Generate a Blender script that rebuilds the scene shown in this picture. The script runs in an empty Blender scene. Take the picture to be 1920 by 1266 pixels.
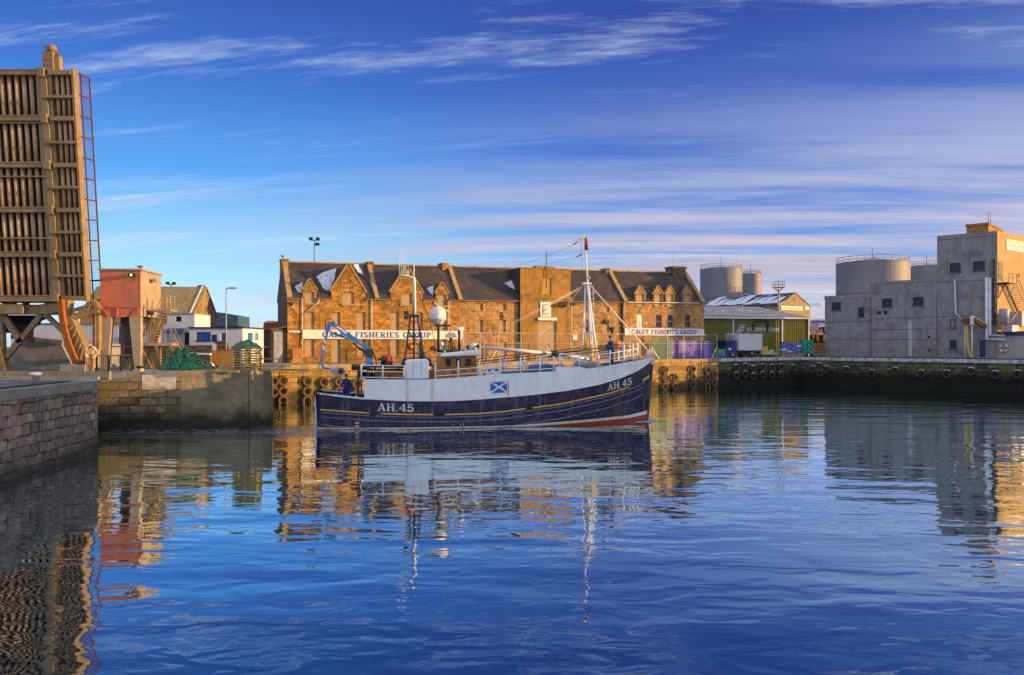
import bpy, bmesh, math, random
from mathutils import Vector, Matrix
random.seed(7)
R = math.radians
sc = bpy.context.scene
COL = sc.collection

# ---------------------------------------------------------------- camera
EYE = 5.2; FX = 1500.0; CX = 960.0; CY = 650.0     # 5.2 m above the water, photo is 1920 px wide
cam_d = bpy.data.cameras.new('camera'); cam = bpy.data.objects.new('camera', cam_d); COL.objects.link(cam)
cam.location = (0, 0, EYE); cam.rotation_euler = (R(90), 0, 0)
cam_d.sensor_width = 36; cam_d.lens = 36*FX/1920; cam_d.shift_y = (CY-633)/1920.0
cam_d.clip_start = .1; cam_d.clip_end = 9000
sc.camera = cam

# ---------------------------------------------------------------- light
SUN_AZ = 84      # degrees from straight behind the camera towards the right
SUN_EL = 8
S = Vector((math.sin(R(SUN_AZ))*math.cos(R(SUN_EL)), -math.cos(R(SUN_AZ))*math.cos(R(SUN_EL)), math.sin(R(SUN_EL))))
sun_d = bpy.data.lights.new('sun', 'SUN'); sun = bpy.data.objects.new('sun', sun_d); COL.objects.link(sun)
sun_d.energy = 5.0; sun_d.angle = R(.5); sun_d.color = (1, .59, .21)
sun.rotation_euler = S.to_track_quat('Z', 'Y').to_euler(); sun.location = (60, -30, 60)

sc.view_settings.view_transform = 'Standard'; sc.view_settings.look = 'None'
sc.view_settings.exposure = 0.5; sc.view_settings.gamma = 1
sc.cycles.use_denoising = True
sc.cycles.max_bounces = 6; sc.cycles.transparent_max_bounces = 12
sc.cycles.sample_clamp_indirect = 6

class NT:
    def __init__(s, tree): s.t = tree; s.n = tree.nodes; s.l = tree.links
    def add(s, typ, **kw):
        n = s.n.new(typ)
        for k, v in kw.items():
            if k == 'inp':
                for a, b in v.items():
                    if isinstance(b, bpy.types.NodeSocket): s.l.new(b, n.inputs[a])
                    else: n.inputs[a].default_value = b
            else: setattr(n, k, v)
        return n
    def math(s, op, a, b=0.0, c=0.0, clamp=False):
        n = s.n.new('ShaderNodeMath'); n.operation = op; n.use_clamp = clamp
        for i, v in enumerate((a, b, c)):
            if isinstance(v, bpy.types.NodeSocket): s.l.new(v, n.inputs[i])
            else: n.inputs[i].default_value = v
        return n.outputs[0]
    def mix(s, f, a, b, mode='MIX'):
        n = s.n.new('ShaderNodeMix'); n.data_type = 'RGBA'; n.blend_type = mode
        for i, v in ((0, f), (6, a), (7, b)):
            if isinstance(v, bpy.types.NodeSocket): s.l.new(v, n.inputs[i])
            else: n.inputs[i].default_value = v if i == 0 else (*v[:3], 1)
        return n.outputs[2]
    def ramp(s, f, stops, interp='LINEAR'):
        n = s.n.new('ShaderNodeValToRGB'); s.l.new(f, n.inputs[0]); e = n.color_ramp.elements; n.color_ramp.interpolation = interp
        while len(e) > 1: e.remove(e[-1])
        for i, (p, c) in enumerate(stops):
            x = e[0] if i == 0 else e.new(p); x.position = p
            x.color = (c, c, c, 1) if isinstance(c, (int, float)) else (*c, 1)
        return n.outputs[0]
    def smooth(s, v, a, b):
        n = s.n.new('ShaderNodeMapRange'); n.interpolation_type = 'SMOOTHSTEP'
        s.l.new(v, n.inputs[0]); n.inputs[1].default_value = a; n.inputs[2].default_value = b
        return n.outputs[0]

# ---------------------------------------------------------------- sky
w = bpy.data.worlds.new('World'); sc.world = w; w.use_nodes = True; w.node_tree.nodes.clear()
T = NT(w.node_tree)
co = T.add('ShaderNodeTexCoord').outputs['Generated']
sx = T.add('ShaderNodeSeparateXYZ', inp={0: co})
X, Y, Z = sx.outputs
sky = T.add('ShaderNodeTexSky'); sky.sky_type = 'NISHITA'; sky.sun_disc = False
sky.sun_elevation = R(SUN_EL); sky.sun_rotation = R(180-SUN_AZ); sky.dust_density = .6; sky.ozone_density = 4
zz = T.math('MAXIMUM', Z, 0.0)
left = T.ramp(zz, [(0, (.40, .52, .66)), (.04, (.40, .62, .74)), (.10, (.25, .53, .73)), (.20, (.070, .27, .64)), (.30, (.036, .125, .44)), (.40, (.023, .060, .29)), (.52, (.03, .07, .28)), (.8, (.27, .31, .44)), (1, (.34, .38, .5))])
right = T.ramp(zz, [(0, (.28, .42, .56)), (.05, (.19, .36, .56)), (.14, (.09, .20, .50)), (.24, (.038, .095, .38)), (.38, (.022, .048, .25)), (.52, (.03, .06, .25)), (.8, (.27, .31, .44)), (1, (.34, .38, .5))])
az = T.math('DIVIDE', X, T.math('MAXIMUM', T.math('ADD', T.math('ABSOLUTE', Y), T.math('ABSOLUTE', X)), .01))
fr = T.smooth(az, -.32, .22)
base = T.mix(fr, left, right)
# warm sky on the side of the low sun
dt = T.add('ShaderNodeVectorMath', operation='DOT_PRODUCT', inp={0: co, 1: S})
warm = T.smooth(dt.outputs['Value'], .55, 1.0)
base = T.mix(T.math('MULTIPLY', warm, .8), base, (1.0, .72, .45))
base = T.mix(T.math('MULTIPLY', T.smooth(Y, .15, -.35), .8), base, (.58, .60, .68))
# cirrus layer, projected from a flat layer high above
zp = T.math('ADD', zz, .10)
u = T.math('DIVIDE', X, zp); v = T.math('DIVIDE', Y, zp)
cv = T.add('ShaderNodeCombineXYZ', inp={0: T.math('MULTIPLY', u, .42), 1: T.math('ADD', T.math('MULTIPLY', v, 2.3), T.math('MULTIPLY', u, .28)), 2: 8.1})
wob = T.add('ShaderNodeTexNoise', inp={'Vector': cv.outputs[0], 'Scale': .55, 'Detail': 2.0})
cw = T.add('ShaderNodeVectorMath', operation='MULTIPLY_ADD', inp={0: wob.outputs['Color'], 1: (.6, 1.6, 0), 2: cv.outputs[0]})
n1 = T.add('ShaderNodeTexNoise', inp={'Vector': cw.outputs[0], 'Scale': 1.7, 'Detail': 12.0, 'Roughness': .70})
n2 = T.add('ShaderNodeTexNoise', inp={'Vector': cv.outputs[0], 'Scale': .38, 'Detail': 3.0})
wisp = T.math('MULTIPLY', T.smooth(n1.outputs[0], .50, .72), T.smooth(n2.outputs[0], .34, .56))
# broad low bands towards the right
cb = T.add('ShaderNodeCombineXYZ', inp={0: T.math('MULTIPLY', u, .16), 1: T.math('ADD', v, T.math('MULTIPLY', u, .10)), 2: 3.0})
wb = T.add('ShaderNodeTexNoise', inp={'Vector': cb.outputs[0], 'Scale': 2.2, 'Detail': 3.0})
cb2 = T.add('ShaderNodeVectorMath', operation='MULTIPLY_ADD', inp={0: wb.outputs['Color'], 1: (.2, .35, 0), 2: cb.outputs[0]})
n3 = T.add('ShaderNodeTexNoise', inp={'Vector': cb2.outputs[0], 'Scale': 1.7, 'Detail': 9.0, 'Roughness': .60})
lowm = T.math('SUBTRACT', 1.0, T.smooth(T.math('ADD', Z, T.math('MULTIPLY', az, -.16)), .07, .33))
rm = T.math('ADD', T.math('MULTIPLY', T.smooth(az, -.34, .02), .92), .16)
bands = T.math('MULTIPLY', T.math('MULTIPLY', T.smooth(n3.outputs[0], .34, .58), lowm), rm)
ccol = T.ramp(T.math('ADD', zz, T.math('MULTIPLY', T.math('SUBTRACT', n1.outputs[0], .5), .10)), [(0, (.50, .50, .56)), (.05, (.52, .46, .50)), (.09, (.36, .32, .40)), (.12, (.46, .40, .46)), (.2, (.33, .36, .50)), (.4, (.20, .27, .48))])
c1 = T.mix(T.math('MULTIPLY', bands, .96), base, ccol)
c2 = T.mix(T.math('MULTIPLY', wisp, .72), c1, (.44, .50, .64))
nish = T.add('ShaderNodeBackground', inp={0: sky.outputs[0], 1: .012})
bg = T.add('ShaderNodeBackground', inp={0: c2, 1: 1.0})
ad = T.add('ShaderNodeAddShader', inp={0: nish.outputs[0], 1: bg.outputs[0]})
out = T.add('ShaderNodeOutputWorld', inp={0: ad.outputs[0]})

# ---------------------------------------------------------------- helpers
def ray(px, py): return Vector(((px-CX)/FX, 1, (CY-py)/FX))
def at(px, py, Y): return Vector((0, 0, EYE)) + ray(px, py)*Y

class Frame:
    """a local frame standing in the world: x along the face, y into it, z up"""
    def __init__(s, o, rz=0, rx=0):
        s.M = Matrix.Translation(o) @ Matrix.Rotation(R(rz), 4, 'Z') @ Matrix.Rotation(R(rx), 4, 'X')
        s.I = s.M.inverted(); s.o = s.I @ Vector((0, 0, EYE)); s.r = s.I.to_3x3()
    def p(s, px, py, y=0.0):
        d = s.r @ ray(px, py); t = (y-s.o.y)/d.y; return s.o + d*t
    def h(s, px, py, y=0.0):
        q = s.p(px, py, y); return q.x, q.z
    def px(s, px, py, x):
        d = s.r @ ray(px, py); t = (x-s.o.x)/d.x; return s.o + d*t
    def w(s, x, y, z): return s.M @ Vector((x, y, z))

MATS = {}
def mat(name, c1, c2=None, rough=.7, scale=2.0, metal=0.0, bump=0.0, bscale=30.0, spec=.5, streak=0.0, dirt=None, dscale=.6, damt=.5, coat=0.0, alpha=None, emit=None, sc2=None):
    if name in MATS: return MATS[name]
    m = bpy.data.materials.new(name); m.use_nodes = True; m.node_tree.nodes.clear(); t = NT(m.node_tree)
    tc = t.add('ShaderNodeTexCoord').outputs['Object']
    if c2 is None: c2 = tuple(x*.8 for x in c1)
    n = t.add('ShaderNodeTexNoise', inp={'Vector': tc, 'Scale': scale, 'Detail': 6.0, 'Roughness': .65})
    c = t.mix(t.smooth(n.outputs[0], .35, .65), c1, c2)
    if streak:
        mp = t.add('ShaderNodeMapping', inp={0: tc, 3: (3.0, 3.0, .22)})
        ns = t.add('ShaderNodeTexNoise', inp={'Vector': mp.outputs[0], 'Scale': 1.6, 'Detail': 5.0})
        c = t.mix(t.math('MULTIPLY', t.smooth(ns.outputs[0], .52, .72), streak), c, sc2 or tuple(x*.35 for x in c1))
    if dirt:
        nd = t.add('ShaderNodeTexNoise', inp={'Vector': tc, 'Scale': dscale, 'Detail': 8.0, 'Roughness': .7})
        c = t.mix(t.math('MULTIPLY', t.smooth(nd.outputs[0], .5, .66), damt), c, dirt)
    b = t.add('ShaderNodeBsdfPrincipled', inp={'Base Color': c, 'Roughness': rough, 'Metallic': metal, 'Specular IOR Level': spec, 'Coat Weight': coat})
    if emit: b.inputs['Emission Color'].default_value = (*emit[:3], 1); b.inputs['Emission Strength'].default_value = emit[3]
    if bump:
        nb = t.add('ShaderNodeTexNoise', inp={'Vector': tc, 'Scale': bscale, 'Detail': 4.0})
        bp = t.add('ShaderNodeBump', inp={'Height': nb.outputs[0], 'Strength': bump, 'Distance': .05})
        t.l.new(bp.outputs[0], b.inputs['Normal'])
    t.add('ShaderNodeOutputMaterial', inp={0: b.outputs[0]})
    m.diffuse_color = (*c1, 1); MATS[name] = m; return m

def stone(name, c1, c2, mort, bw=.6, bh=.28, ms=.02, rough=.85, moss=None, mossamt=.6, msc=.35, band=None, wob=.04, lw=1.0, runs=0.0):
    """coursed masonry laid out in metres on the wall (UV), uneven joints, stains; band=(z0,z1,colour) stains the foot (weed at the tide line)"""
    m = bpy.data.materials.new(name); m.use_nodes = True; m.node_tree.nodes.clear(); t = NT(m.node_tree)
    uv = t.add('ShaderNodeTexCoord').outputs['UV']; ob = t.add('ShaderNodeTexCoord').outputs['Object']
    wn = t.add('ShaderNodeTexNoise', inp={'Vector': uv, 'Scale': 1.7, 'Detail': 3.0})
    v = t.add('ShaderNodeVectorMath', operation='MULTIPLY_ADD', inp={0: wn.outputs['Color'], 1: (wob*3, wob*2, 0), 2: uv})
    br = t.add('ShaderNodeTexBrick', inp={'Vector': v.outputs[0], 'Color1': (*c1, 1), 'Color2': (*c2, 1), 'Mortar': (*mort, 1), 'Scale': 1.0, 'Mortar Size': ms, 'Mortar Smooth': .3, 'Bias': 0.0, 'Brick Width': bw, 'Row Height': bh})
    br.offset = .5; br.squash = 1.0
    br2 = t.add('ShaderNodeTexBrick', inp={'Vector': v.outputs[0], 'Color1': (.55, .55, .55, 1), 'Color2': (1.35, 1.3, 1.2, 1), 'Mortar': (1, 1, 1, 1), 'Scale': 1.0, 'Mortar Size': 0.0, 'Brick Width': bw*1.0, 'Row Height': bh}); br2.offset = .5
    sh = t.add('ShaderNodeVectorMath', operation='ADD', inp={0: v.outputs[0], 1: (bw*7, bh*12, 0)}); t.l.new(sh.outputs[0], br2.inputs['Vector'])
    c = t.mix(.7, br.outputs[0], br2.outputs[0], 'MULTIPLY')
    n = t.add('ShaderNodeTexNoise', inp={'Vector': ob, 'Scale': 4.0, 'Detail': 9.0, 'Roughness': .75})
    c = t.mix(.8, c, t.ramp(n.outputs[0], [(.3, .45), (.7, 1.5)]), 'MULTIPLY')
    if moss:
        nm = t.add('ShaderNodeTexNoise', inp={'Vector': ob, 'Scale': msc, 'Detail': 9.0, 'Roughness': .72})
        c = t.mix(t.math('MULTIPLY', t.smooth(nm.outputs[0], .47, .62), mossamt), c, moss)
    if runs:
        mp = t.add('ShaderNodeMapping', inp={0: uv, 3: (1.6, .16, 1)})
        nr = t.add('ShaderNodeTexNoise', inp={'Vector': mp.outputs[0], 'Scale': 1.0, 'Detail': 6.0, 'Roughness': .65})
        c = t.mix(t.math('MULTIPLY', t.smooth(nr.outputs[0], .50, .68), runs), c, tuple(x*.22 for x in c1))
    if band:
        z = t.add('ShaderNodeSeparateXYZ', inp={0: uv}).outputs[1]
        nz = t.add('ShaderNodeTexNoise', inp={'Vector': ob, 'Scale': 1.1, 'Detail': 6.0})
        zq = t.math('ADD', z, t.math('MULTIPLY', t.math('SUBTRACT', nz.outputs[0], .5), 1.6))
        c = t.mix(t.math('MULTIPLY', t.math('SUBTRACT', 1.0, t.smooth(zq, band[0], band[1])), .92), c, band[2])
    b = t.add('ShaderNodeBsdfPrincipled', inp={'Base Color': c, 'Roughness': rough, 'Specular IOR Level': .3})
    hgt = t.math('ADD', t.math('MULTIPLY', br.outputs['Fac'], -1.0), t.math('MULTIPLY', n.outputs[0], .9))
    bp = t.add('ShaderNodeBump', inp={'Height': hgt, 'Strength': 1.0, 'Distance': .09}); t.l.new(bp.outputs[0], b.inputs['Normal'])
    t.add('ShaderNodeOutputMaterial', inp={0: b.outputs[0]}); m.diffuse_color = (*c1, 1); MATS[name] = m; return m

class MB:
    def __init__(s): s.v = []; s.f = []; s.m = []; s.sm = []; s.k = 0; s.smooth = False
    def face(s, pts, k=None):
        i = len(s.v); s.v += [tuple(p) for p in pts]; s.f.append(tuple(range(i, i+len(pts)))); s.m.append(s.k if k is None else k); s.sm.append(s.smooth); return s
    def faces(s, vs, fs, k=None, smooth=None):
        i = len(s.v); s.v += [tuple(p) for p in vs]
        for f in fs: s.f.append(tuple(i+a for a in f)); s.m.append(s.k if k is None else k); s.sm.append(s.smooth if smooth is None else smooth)
        return s
    def box(s, x0, y0, z0, x1, y1, z1, k=None):
        x0, x1 = min(x0, x1), max(x0, x1); y0, y1 = min(y0, y1), max(y0, y1); z0, z1 = min(z0, z1), max(z0, z1)
        v = [(x0,y0,z0),(x1,y0,z0),(x1,y1,z0),(x0,y1,z0),(x0,y0,z1),(x1,y0,z1),(x1,y1,z1),(x0,y1,z1)]
        return s.faces(v, [(3,2,1,0),(4,5,6,7),(0,1,5,4),(1,2,6,5),(2,3,7,6),(3,0,4,7)], k, False)
    def prism(s, pts, y0, y1, k=None):
        """pts in (x,z), extruded from y0 (front) to y1"""
        n = len(pts); a = sum(pts[i][0]*pts[(i+1)%n][1]-pts[(i+1)%n][0]*pts[i][1] for i in range(n))
        if a < 0: pts = pts[::-1]
        v = [(x, y0, z) for x, z in pts]+[(x, y1, z) for x, z in pts]
        f = [tuple(range(n)), tuple(range(2*n-1, n-1, -1))]+[(i, i+n, (i+1)%n+n, (i+1)%n) for i in range(n)]
        return s.faces(v, f, k, False)
    def slab(s, pts, th, k=None):
        """thick plate on 3D polygon, extruded along its normal by th"""
        P = [Vector(p) for p in pts]; n = (P[1]-P[0]).cross(P[2]-P[0]).normalized()*th; m = len(P)
        v = P+[p+n for p in P]
        return s.faces(v, [tuple(range(m-1, -1, -1)), tuple(range(m, 2*m))]+[(i, (i+1)%m, (i+1)%m+m, i+m) for i in range(m)], k, False)
    def bar(s, a, b, w=.1, h=None, up=(0, 0, 1), k=None, w2=None, h2=None):
        a = Vector(a); b = Vector(b); h = h or w; w2 = w2 or w; h2 = h2 or (h if w2 == w else h*w2/w)
        d = (b-a).normalized(); u = Vector(up)
        if abs(d.dot(u)) > .95: u = Vector((0, 1, 0)) if abs(d.y) < .9 else Vector((1, 0, 0))
        sd = d.cross(u).normalized(); u = sd.cross(d).normalized()
        v = []
        for p, ww, hh in ((a, w, h), (b, w2, h2)):
            v += [p-sd*ww/2-u*hh/2, p+sd*ww/2-u*hh/2, p+sd*ww/2+u*hh/2, p-sd*ww/2+u*hh/2]
        return s.faces(v, [(3,2,1,0)[::-1],(4,5,6,7)[::-1],(0,1,5,4)[::-1],(1,2,6,5)[::-1],(2,3,7,6)[::-1],(3,0,4,7)[::-1]], k, False)
    def tube(s, pts, r=.05, n=6, k=None, r2=None, smooth=True):
        P = [Vector(p) for p in pts]; vs = []; m = len(P)
        pu = None
        for i, p in enumerate(P):
            d = ((P[min(i+1, m-1)]-P[max(i-1, 0)])).normalized()
            u = Vector((0, 0, 1)) if abs(d.z) < .9 else Vector((1, 0, 0))
            if pu is not None: u = pu
            sd = d.cross(u).normalized(); u = sd.cross(d).normalized(); pu = u
            rr = r if r2 is None else r+(r2-r)*i/(m-1)
            vs += [p+(sd*math.cos(2*math.pi*j/n)+u*math.sin(2*math.pi*j/n))*rr for j in range(n)]
        f = [(i*n+j, i*n+(j+1)%n, (i+1)*n+(j+1)%n, (i+1)*n+j) for i in range(m-1) for j in range(n)]
        f += [tuple(range(n-1, -1, -1)), tuple(range((m-1)*n, m*n))]
        return s.faces(vs, f, k, smooth)
    def lathe(s, prof, c=(0, 0, 0), n=16, axis='z', k=None, smooth=True, closed=False):
        vs = []; m = len(prof); c = Vector(c)
        for r, h in prof:
            for j in range(n):
                a = 2*math.pi*j/n; p = (r*math.cos(a), r*math.sin(a), h)
                if axis == 'y': p = (p[0], h, p[1])
                if axis == 'x': p = (h, p[0], p[1])
                vs.append(c+Vector(p))
        rng = range(m if closed else m-1)
        f = [(i*n+j, i*n+(j+1)%n, ((i+1)%m)*n+(j+1)%n, ((i+1)%m)*n+j) for i in rng for j in range(n)]
        if axis == 'y': f = [q[::-1] for q in f]
        return s.faces(vs, f, k, smooth)
    def blob(s, c, rx, ry, rz, n=10, m=7, k=None):
        vs = []
        for i in range(m+1):
            th = math.pi*i/m
            for j in range(n):
                a = 2*math.pi*j/n; vs.append((c[0]+rx*math.sin(th)*math.cos(a), c[1]+ry*math.sin(th)*math.sin(a), c[2]+rz*math.cos(th)))
        return s.faces(vs, [(i*n+j, (i+1)*n+j, (i+1)*n+(j+1)%n, i*n+(j+1)%n) for i in range(m) for j in range(n)], k, True)
    def build(s, name, mats, parent=None, loc=None, rz=0.0, bevel=0.0):
        me = bpy.data.meshes.new(name); me.from_pydata(s.v, [], s.f); me.update()
        if not isinstance(mats, (list, tuple)): mats = [mats]
        for m in mats: me.materials.append(m if not isinstance(m, str) else MATS[m])
        me.polygons.foreach_set('material_index', s.m); me.polygons.foreach_set('use_smooth', s.sm)
        uv = me.uv_layers.new(name='UVMap').data
        vv = me.vertices; lp = me.loops
        for p in me.polygons:
            n = p.normal
            if abs(n.z) > .92: a = Vector((1, 0, 0)); b = Vector((0, 1, 0))
            else:
                a = Vector((-n.y, n.x, 0)).normalized(); b = Vector((0, 0, 1)) if abs(n.z) < .25 else n.cross(a)
            for li in p.loop_indices:
                q = vv[lp[li].vertex_index].co; uv[li].uv = (q.dot(a), q.dot(b))
        o = bpy.data.objects.new(name, me); COL.objects.link(o)
        if parent is not None: o.parent = parent
        if loc is not None: o.location = loc
        o.rotation_euler.z = rz
        if bevel:
            md = o.modifiers.new('bevel', 'BEVEL'); md.width = bevel; md.segments = 2; md.limit_method = 'ANGLE'
        return o

def split(mb, name, m, parent, **k):
    """every loose piece of the mesh becomes a part of its own"""
    par = list(range(len(mb.v)))
    def fd(a):
        while par[a] != a: par[a] = par[par[a]]; a = par[a]
        return a
    for f in mb.f:
        for b in f[1:]: par[fd(b)] = fd(f[0])
    gr = {}
    for i, f in enumerate(mb.f): gr.setdefault(fd(f[0]), []).append(i)
    for g_ in gr.values():
        o = type(mb).__new__(type(mb)); o.__dict__.update(mb.__dict__); idx = {}; o.v = []; o.f = []; o.m = []; o.sm = []
        for i in g_:
            f = []
            for a in mb.f[i]:
                if a not in idx: idx[a] = len(o.v); o.v.append(mb.v[a])
                f.append(idx[a])
            o.f.append(tuple(f)); o.m.append(mb.m[i]); o.sm.append(mb.sm[i])
        o.build(name, m, parent, **k)
def tag(o, label=None, cat=None, group=None, kind=None):
    if label: o['label'] = label
    if cat: o['category'] = cat
    if group: o['group'] = group
    if kind: o['kind'] = kind
    return o
def thing(name, label, cat, M=None, loc=None, rz=0.0, group=None):
    o = bpy.data.objects.new(name, None); COL.objects.link(o); o.empty_display_size = .3
    if M is not None: o.matrix_world = M
    if loc is not None: o.location = loc; o.rotation_euler.z = rz
    return tag(o, label, cat, group)
def copy_tree(o, parent=None):
    c = o.copy(); COL.objects.link(c)
    if parent is not None: c.parent = parent
    for ch in list(o.children): copy_tree(ch, c)
    return c
def text_mb(txt, h, depth=.02, bold=False):
    """sans lettering as a mesh; local x right, z up, facing -y, starts at 0"""
    cu = bpy.data.curves.new('lettering', 'FONT'); cu.body = txt; cu.size = h*1.38; cu.extrude = depth/2; cu.resolution_u = 2
    if bold: cu.offset = .012*h
    o = bpy.data.objects.new('lettering', cu); COL.objects.link(o)
    me = bpy.data.meshes.new_from_object(o.evaluated_get(bpy.context.evaluated_depsgraph_get()))
    mb = MB(); vs = [(v.co.x, -v.co.z, v.co.y) for v in me.vertices]
    mb.faces(vs, [tuple(p.vertices) for p in me.polygons])
    bpy.data.objects.remove(o); bpy.data.curves.remove(cu); bpy.data.meshes.remove(me)
    return mb
def fit(mb, x0, z0, x1, z1, y):
    xs = [v[0] for v in mb.v]; zs = [v[2] for v in mb.v]; a, b, c, d = min(xs), max(xs), min(zs), max(zs)
    mb.v = [(x0+(v[0]-a)/(b-a)*(x1-x0), y+v[1], z0+(v[2]-c)/(d-c)*(z1-z0)) for v in mb.v]; return mb
# slab serif capitals, strokes on a grid 7 high
def arc(cx, cy, rx, ry, a0, a1, n=9): return [(cx+rx*math.cos(R(a0+(a1-a0)*i/n)), cy+ry*math.sin(R(a0+(a1-a0)*i/n))) for i in range(n+1)]
SER = {
 'A': (5.6, [([(.8,0),(2.8,7)],.6),([(2.8,7),(4.8,0)],1.25),([(1.5,2.3),(4.2,2.3)],.6)], [(.8,0),(4.8,0)]),
 'H': (6, [([(1.2,0),(1.2,7)],1.25),([(4.8,0),(4.8,7)],1.25),([(1.2,3.5),(4.8,3.5)],.6)], [(1.2,0),(4.8,0),(1.2,7),(4.8,7)]),
 '4': (5, [([(3.6,0),(3.6,7)],1.25),([(3.4,7),(.4,2.2)],.6),([(.3,2.0),(4.9,2.0)],.7)], [(3.6,0)]),
 '5': (4.8, [([(4.3,6.6),(1.1,6.6)],.8),([(1.1,6.8),(.8,3.8)],.6),(arc(2.2,2.3,2,2,140,-150,10),1.1)], []),
 'C': (5.4, [(arc(3,3.5,2.3,3.2,50,310,12),1.1),([(4.7,6.9),(4.7,5.2)],.5)], []),
 'G': (5.8, [(arc(3,3.5,2.3,3.2,50,320,12),1.1),([(4.9,0.4),(4.9,3)],1.0),([(4,3.1),(5.8,3.1)],.5)], []),
 'O': (5.8, [(arc(3,3.5,2.3,3.1,0,360,16),1.05)], []),
 'L': (4.8, [([(1.3,0),(1.3,7)],1.2),([(1.2,.3),(4.4,.3)],.6),([(4.3,.2),(4.3,1.8)],.5)], [(1.3,0),(1.3,7)]),
 'E': (5, [([(1.3,0),(1.3,7)],1.2),([(.6,.3),(4.4,.3)],.6),([(.6,6.7),(4.3,6.7)],.6),([(1.3,3.6),(3.4,3.6)],.6),([(4.3,.2),(4.3,1.7)],.5),([(4.2,6.8),(4.2,5.4)],.5)], []),
 'F': (4.8, [([(1.3,0),(1.3,7)],1.2),([(.6,6.7),(4.3,6.7)],.6),([(1.3,3.6),(3.4,3.6)],.6),([(4.2,6.8),(4.2,5.4)],.5)], [(1.3,0)]),
 'Y': (5.6, [([(2.8,0),(2.8,3)],1.2),([(2.8,3),(.8,7)],1.1),([(2.8,3),(4.8,7)],.6)], [(2.8,0),(.8,7),(4.8,7)]),
 'I': (2.8, [([(1.4,0),(1.4,7)],1.2)], [(1.4,0),(1.4,7)]),
 'S': (4.6, [(arc(2.3,5.1,1.6,1.6,30,270,8)+arc(2.3,1.9,1.7,1.7,90,-150,8)[1:],1.0)], []),
 'R': (5.6, [([(1.3,0),(1.3,7)],1.2),([(1.3,6.7),(3,6.7)]+arc(3,5.15,1.4,1.55,90,-90,6)[1:]+[(1.3,3.6)],.8),([(2.8,3.6),(4.7,0)],1.1)], [(1.3,0),(1.3,7),(4.8,0)]),
 'U': (6, [([(1.2,7),(1.2,2.4)]+arc(3,2.4,1.8,2.1,180,360,8)[1:]+[(4.8,7)],.95)], [(1.2,7),(4.8,7)]),
 'P': (5, [([(1.3,0),(1.3,7)],1.2),([(1.3,6.7),(3,6.7)]+arc(3,5.1,1.4,1.6,90,-90,6)[1:]+[(1.3,3.5)],.8)], [(1.3,0),(1.3,7)]),
 '.': (1.6, [([(.4,.5),(1.2,.5)],1.0)], []), ' ': (3, [], [])}
def serif_mb(txt, depth=.02, fat=1.0):
    mb = MB(); x = 0
    for ch in txt:
        wd, st, sf = SER[ch]
        for pts, tk in st:
            tk *= fat
            for i in range(len(pts)-1):
                (ax, az_), (bx, bz) = pts[i], pts[i+1]; d = math.hypot(bx-ax, bz-az_); nx, nz = -(bz-az_)/d*tk/2, (bx-ax)/d*tk/2
                ex, ez = (bx-ax)/d*tk*.12, (bz-az_)/d*tk*.12
                off = .0006*i
                mb.prism([(x+ax-ex+nx, az_-ez+nz), (x+ax-ex-nx, az_-ez-nz), (x+bx+ex-nx, bz+ez-nz), (x+bx+ex+nx, bz+ez+nz)], -depth-off, 0)
        for (ax, az_) in sf:
            zz_ = az_ if az_ < 1 else az_-.5*fat
            mb.prism([(x+ax-1.25, zz_), (x+ax+1.25, zz_), (x+ax+1.25, zz_+.5*fat), (x+ax-1.25, zz_+.5*fat)], -depth-.004, 0)
        x += wd+.75
    return mb
ORD = ['first', 'second', 'third', 'fourth', 'fifth', 'sixth', 'seventh', 'eighth', 'ninth', 'tenth', 'eleventh', 'twelfth', 'thirteenth']

# ---------------------------------------------------------------- materials
mat('white_paint', (.78, .79, .82), (.66, .68, .72), .45, 1.5, streak=.25)
mat('boat_white', (.90, .92, .93), (.82, .85, .89), .35, .9, streak=.28, sc2=(.62, .56, .46), dirt=(.50, .36, .18), dscale=1.3, damt=.22)
mat('navy', (.010, .008, .042), (.020, .014, .060), .4, 1.2, dirt=(.12, .065, .05), dscale=1.5, damt=.7, spec=.5, streak=.55, sc2=(.17, .16, .24))
mat('red_paint', (.42, .055, .025), (.30, .04, .02), .5, 2)
mat('boot_white', (.80, .78, .68), (.66, .60, .45), .5, 3, dirt=(.5, .22, .05), dscale=1.5, damt=.6)
mat('gold', (.80, .42, .05), (.65, .32, .04), .5, 3)
mat('line_white', (.36, .36, .55), (.16, .16, .3), .5, 5)
mat('varnish', (.55, .20, .025), (.40, .13, .015), .4, 3, streak=.3)
mat('deck_blue', (.05, .16, .36), (.04, .11, .26), .6, 2, dirt=(.2, .2, .2))
mat('black_metal', (.018, .018, .024), (.03, .026, .028), .5, 4)
mat('dark', (.012, .012, .016), None, .6)
mat('glass', (.012, .015, .022), (.02, .024, .034), .25, 2, spec=.35)
mat('crane_blue', (.03, .20, .62), (.02, .15, .50), .35, 2, streak=.25)
mat('galv', (.40, .41, .43), (.30, .31, .34), .5, 3)
mat('cream', (.80, .76, .62), (.70, .66, .54), .5, 2)
mat('bridge', (.32, .225, .11), (.23, .16, .08), .65, 1.2, dirt=(.30, .12, .03), dscale=1.6, damt=.5, streak=.35)
mat('bridge_rib', (.58, .37, .20), (.44, .28, .15), .65, 1.2, dirt=(.28, .11, .04), dscale=1.8, damt=.4, streak=.3)
mat('bridge_dark', (.006, .007, .006), (.012, .012, .009), .8, 1.2)
mat('rail_red', (.10, .03, .025), (.07, .025, .02), .7, 4)
mat('rust', (.40, .12, .02), (.28, .08, .015), .85, 4)
mat('cabin_red', (.62, .17, .075), (.50, .135, .065), .7, 1.2, dirt=(.30, .16, .10), dscale=1.0, damt=.6, streak=.3)
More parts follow.
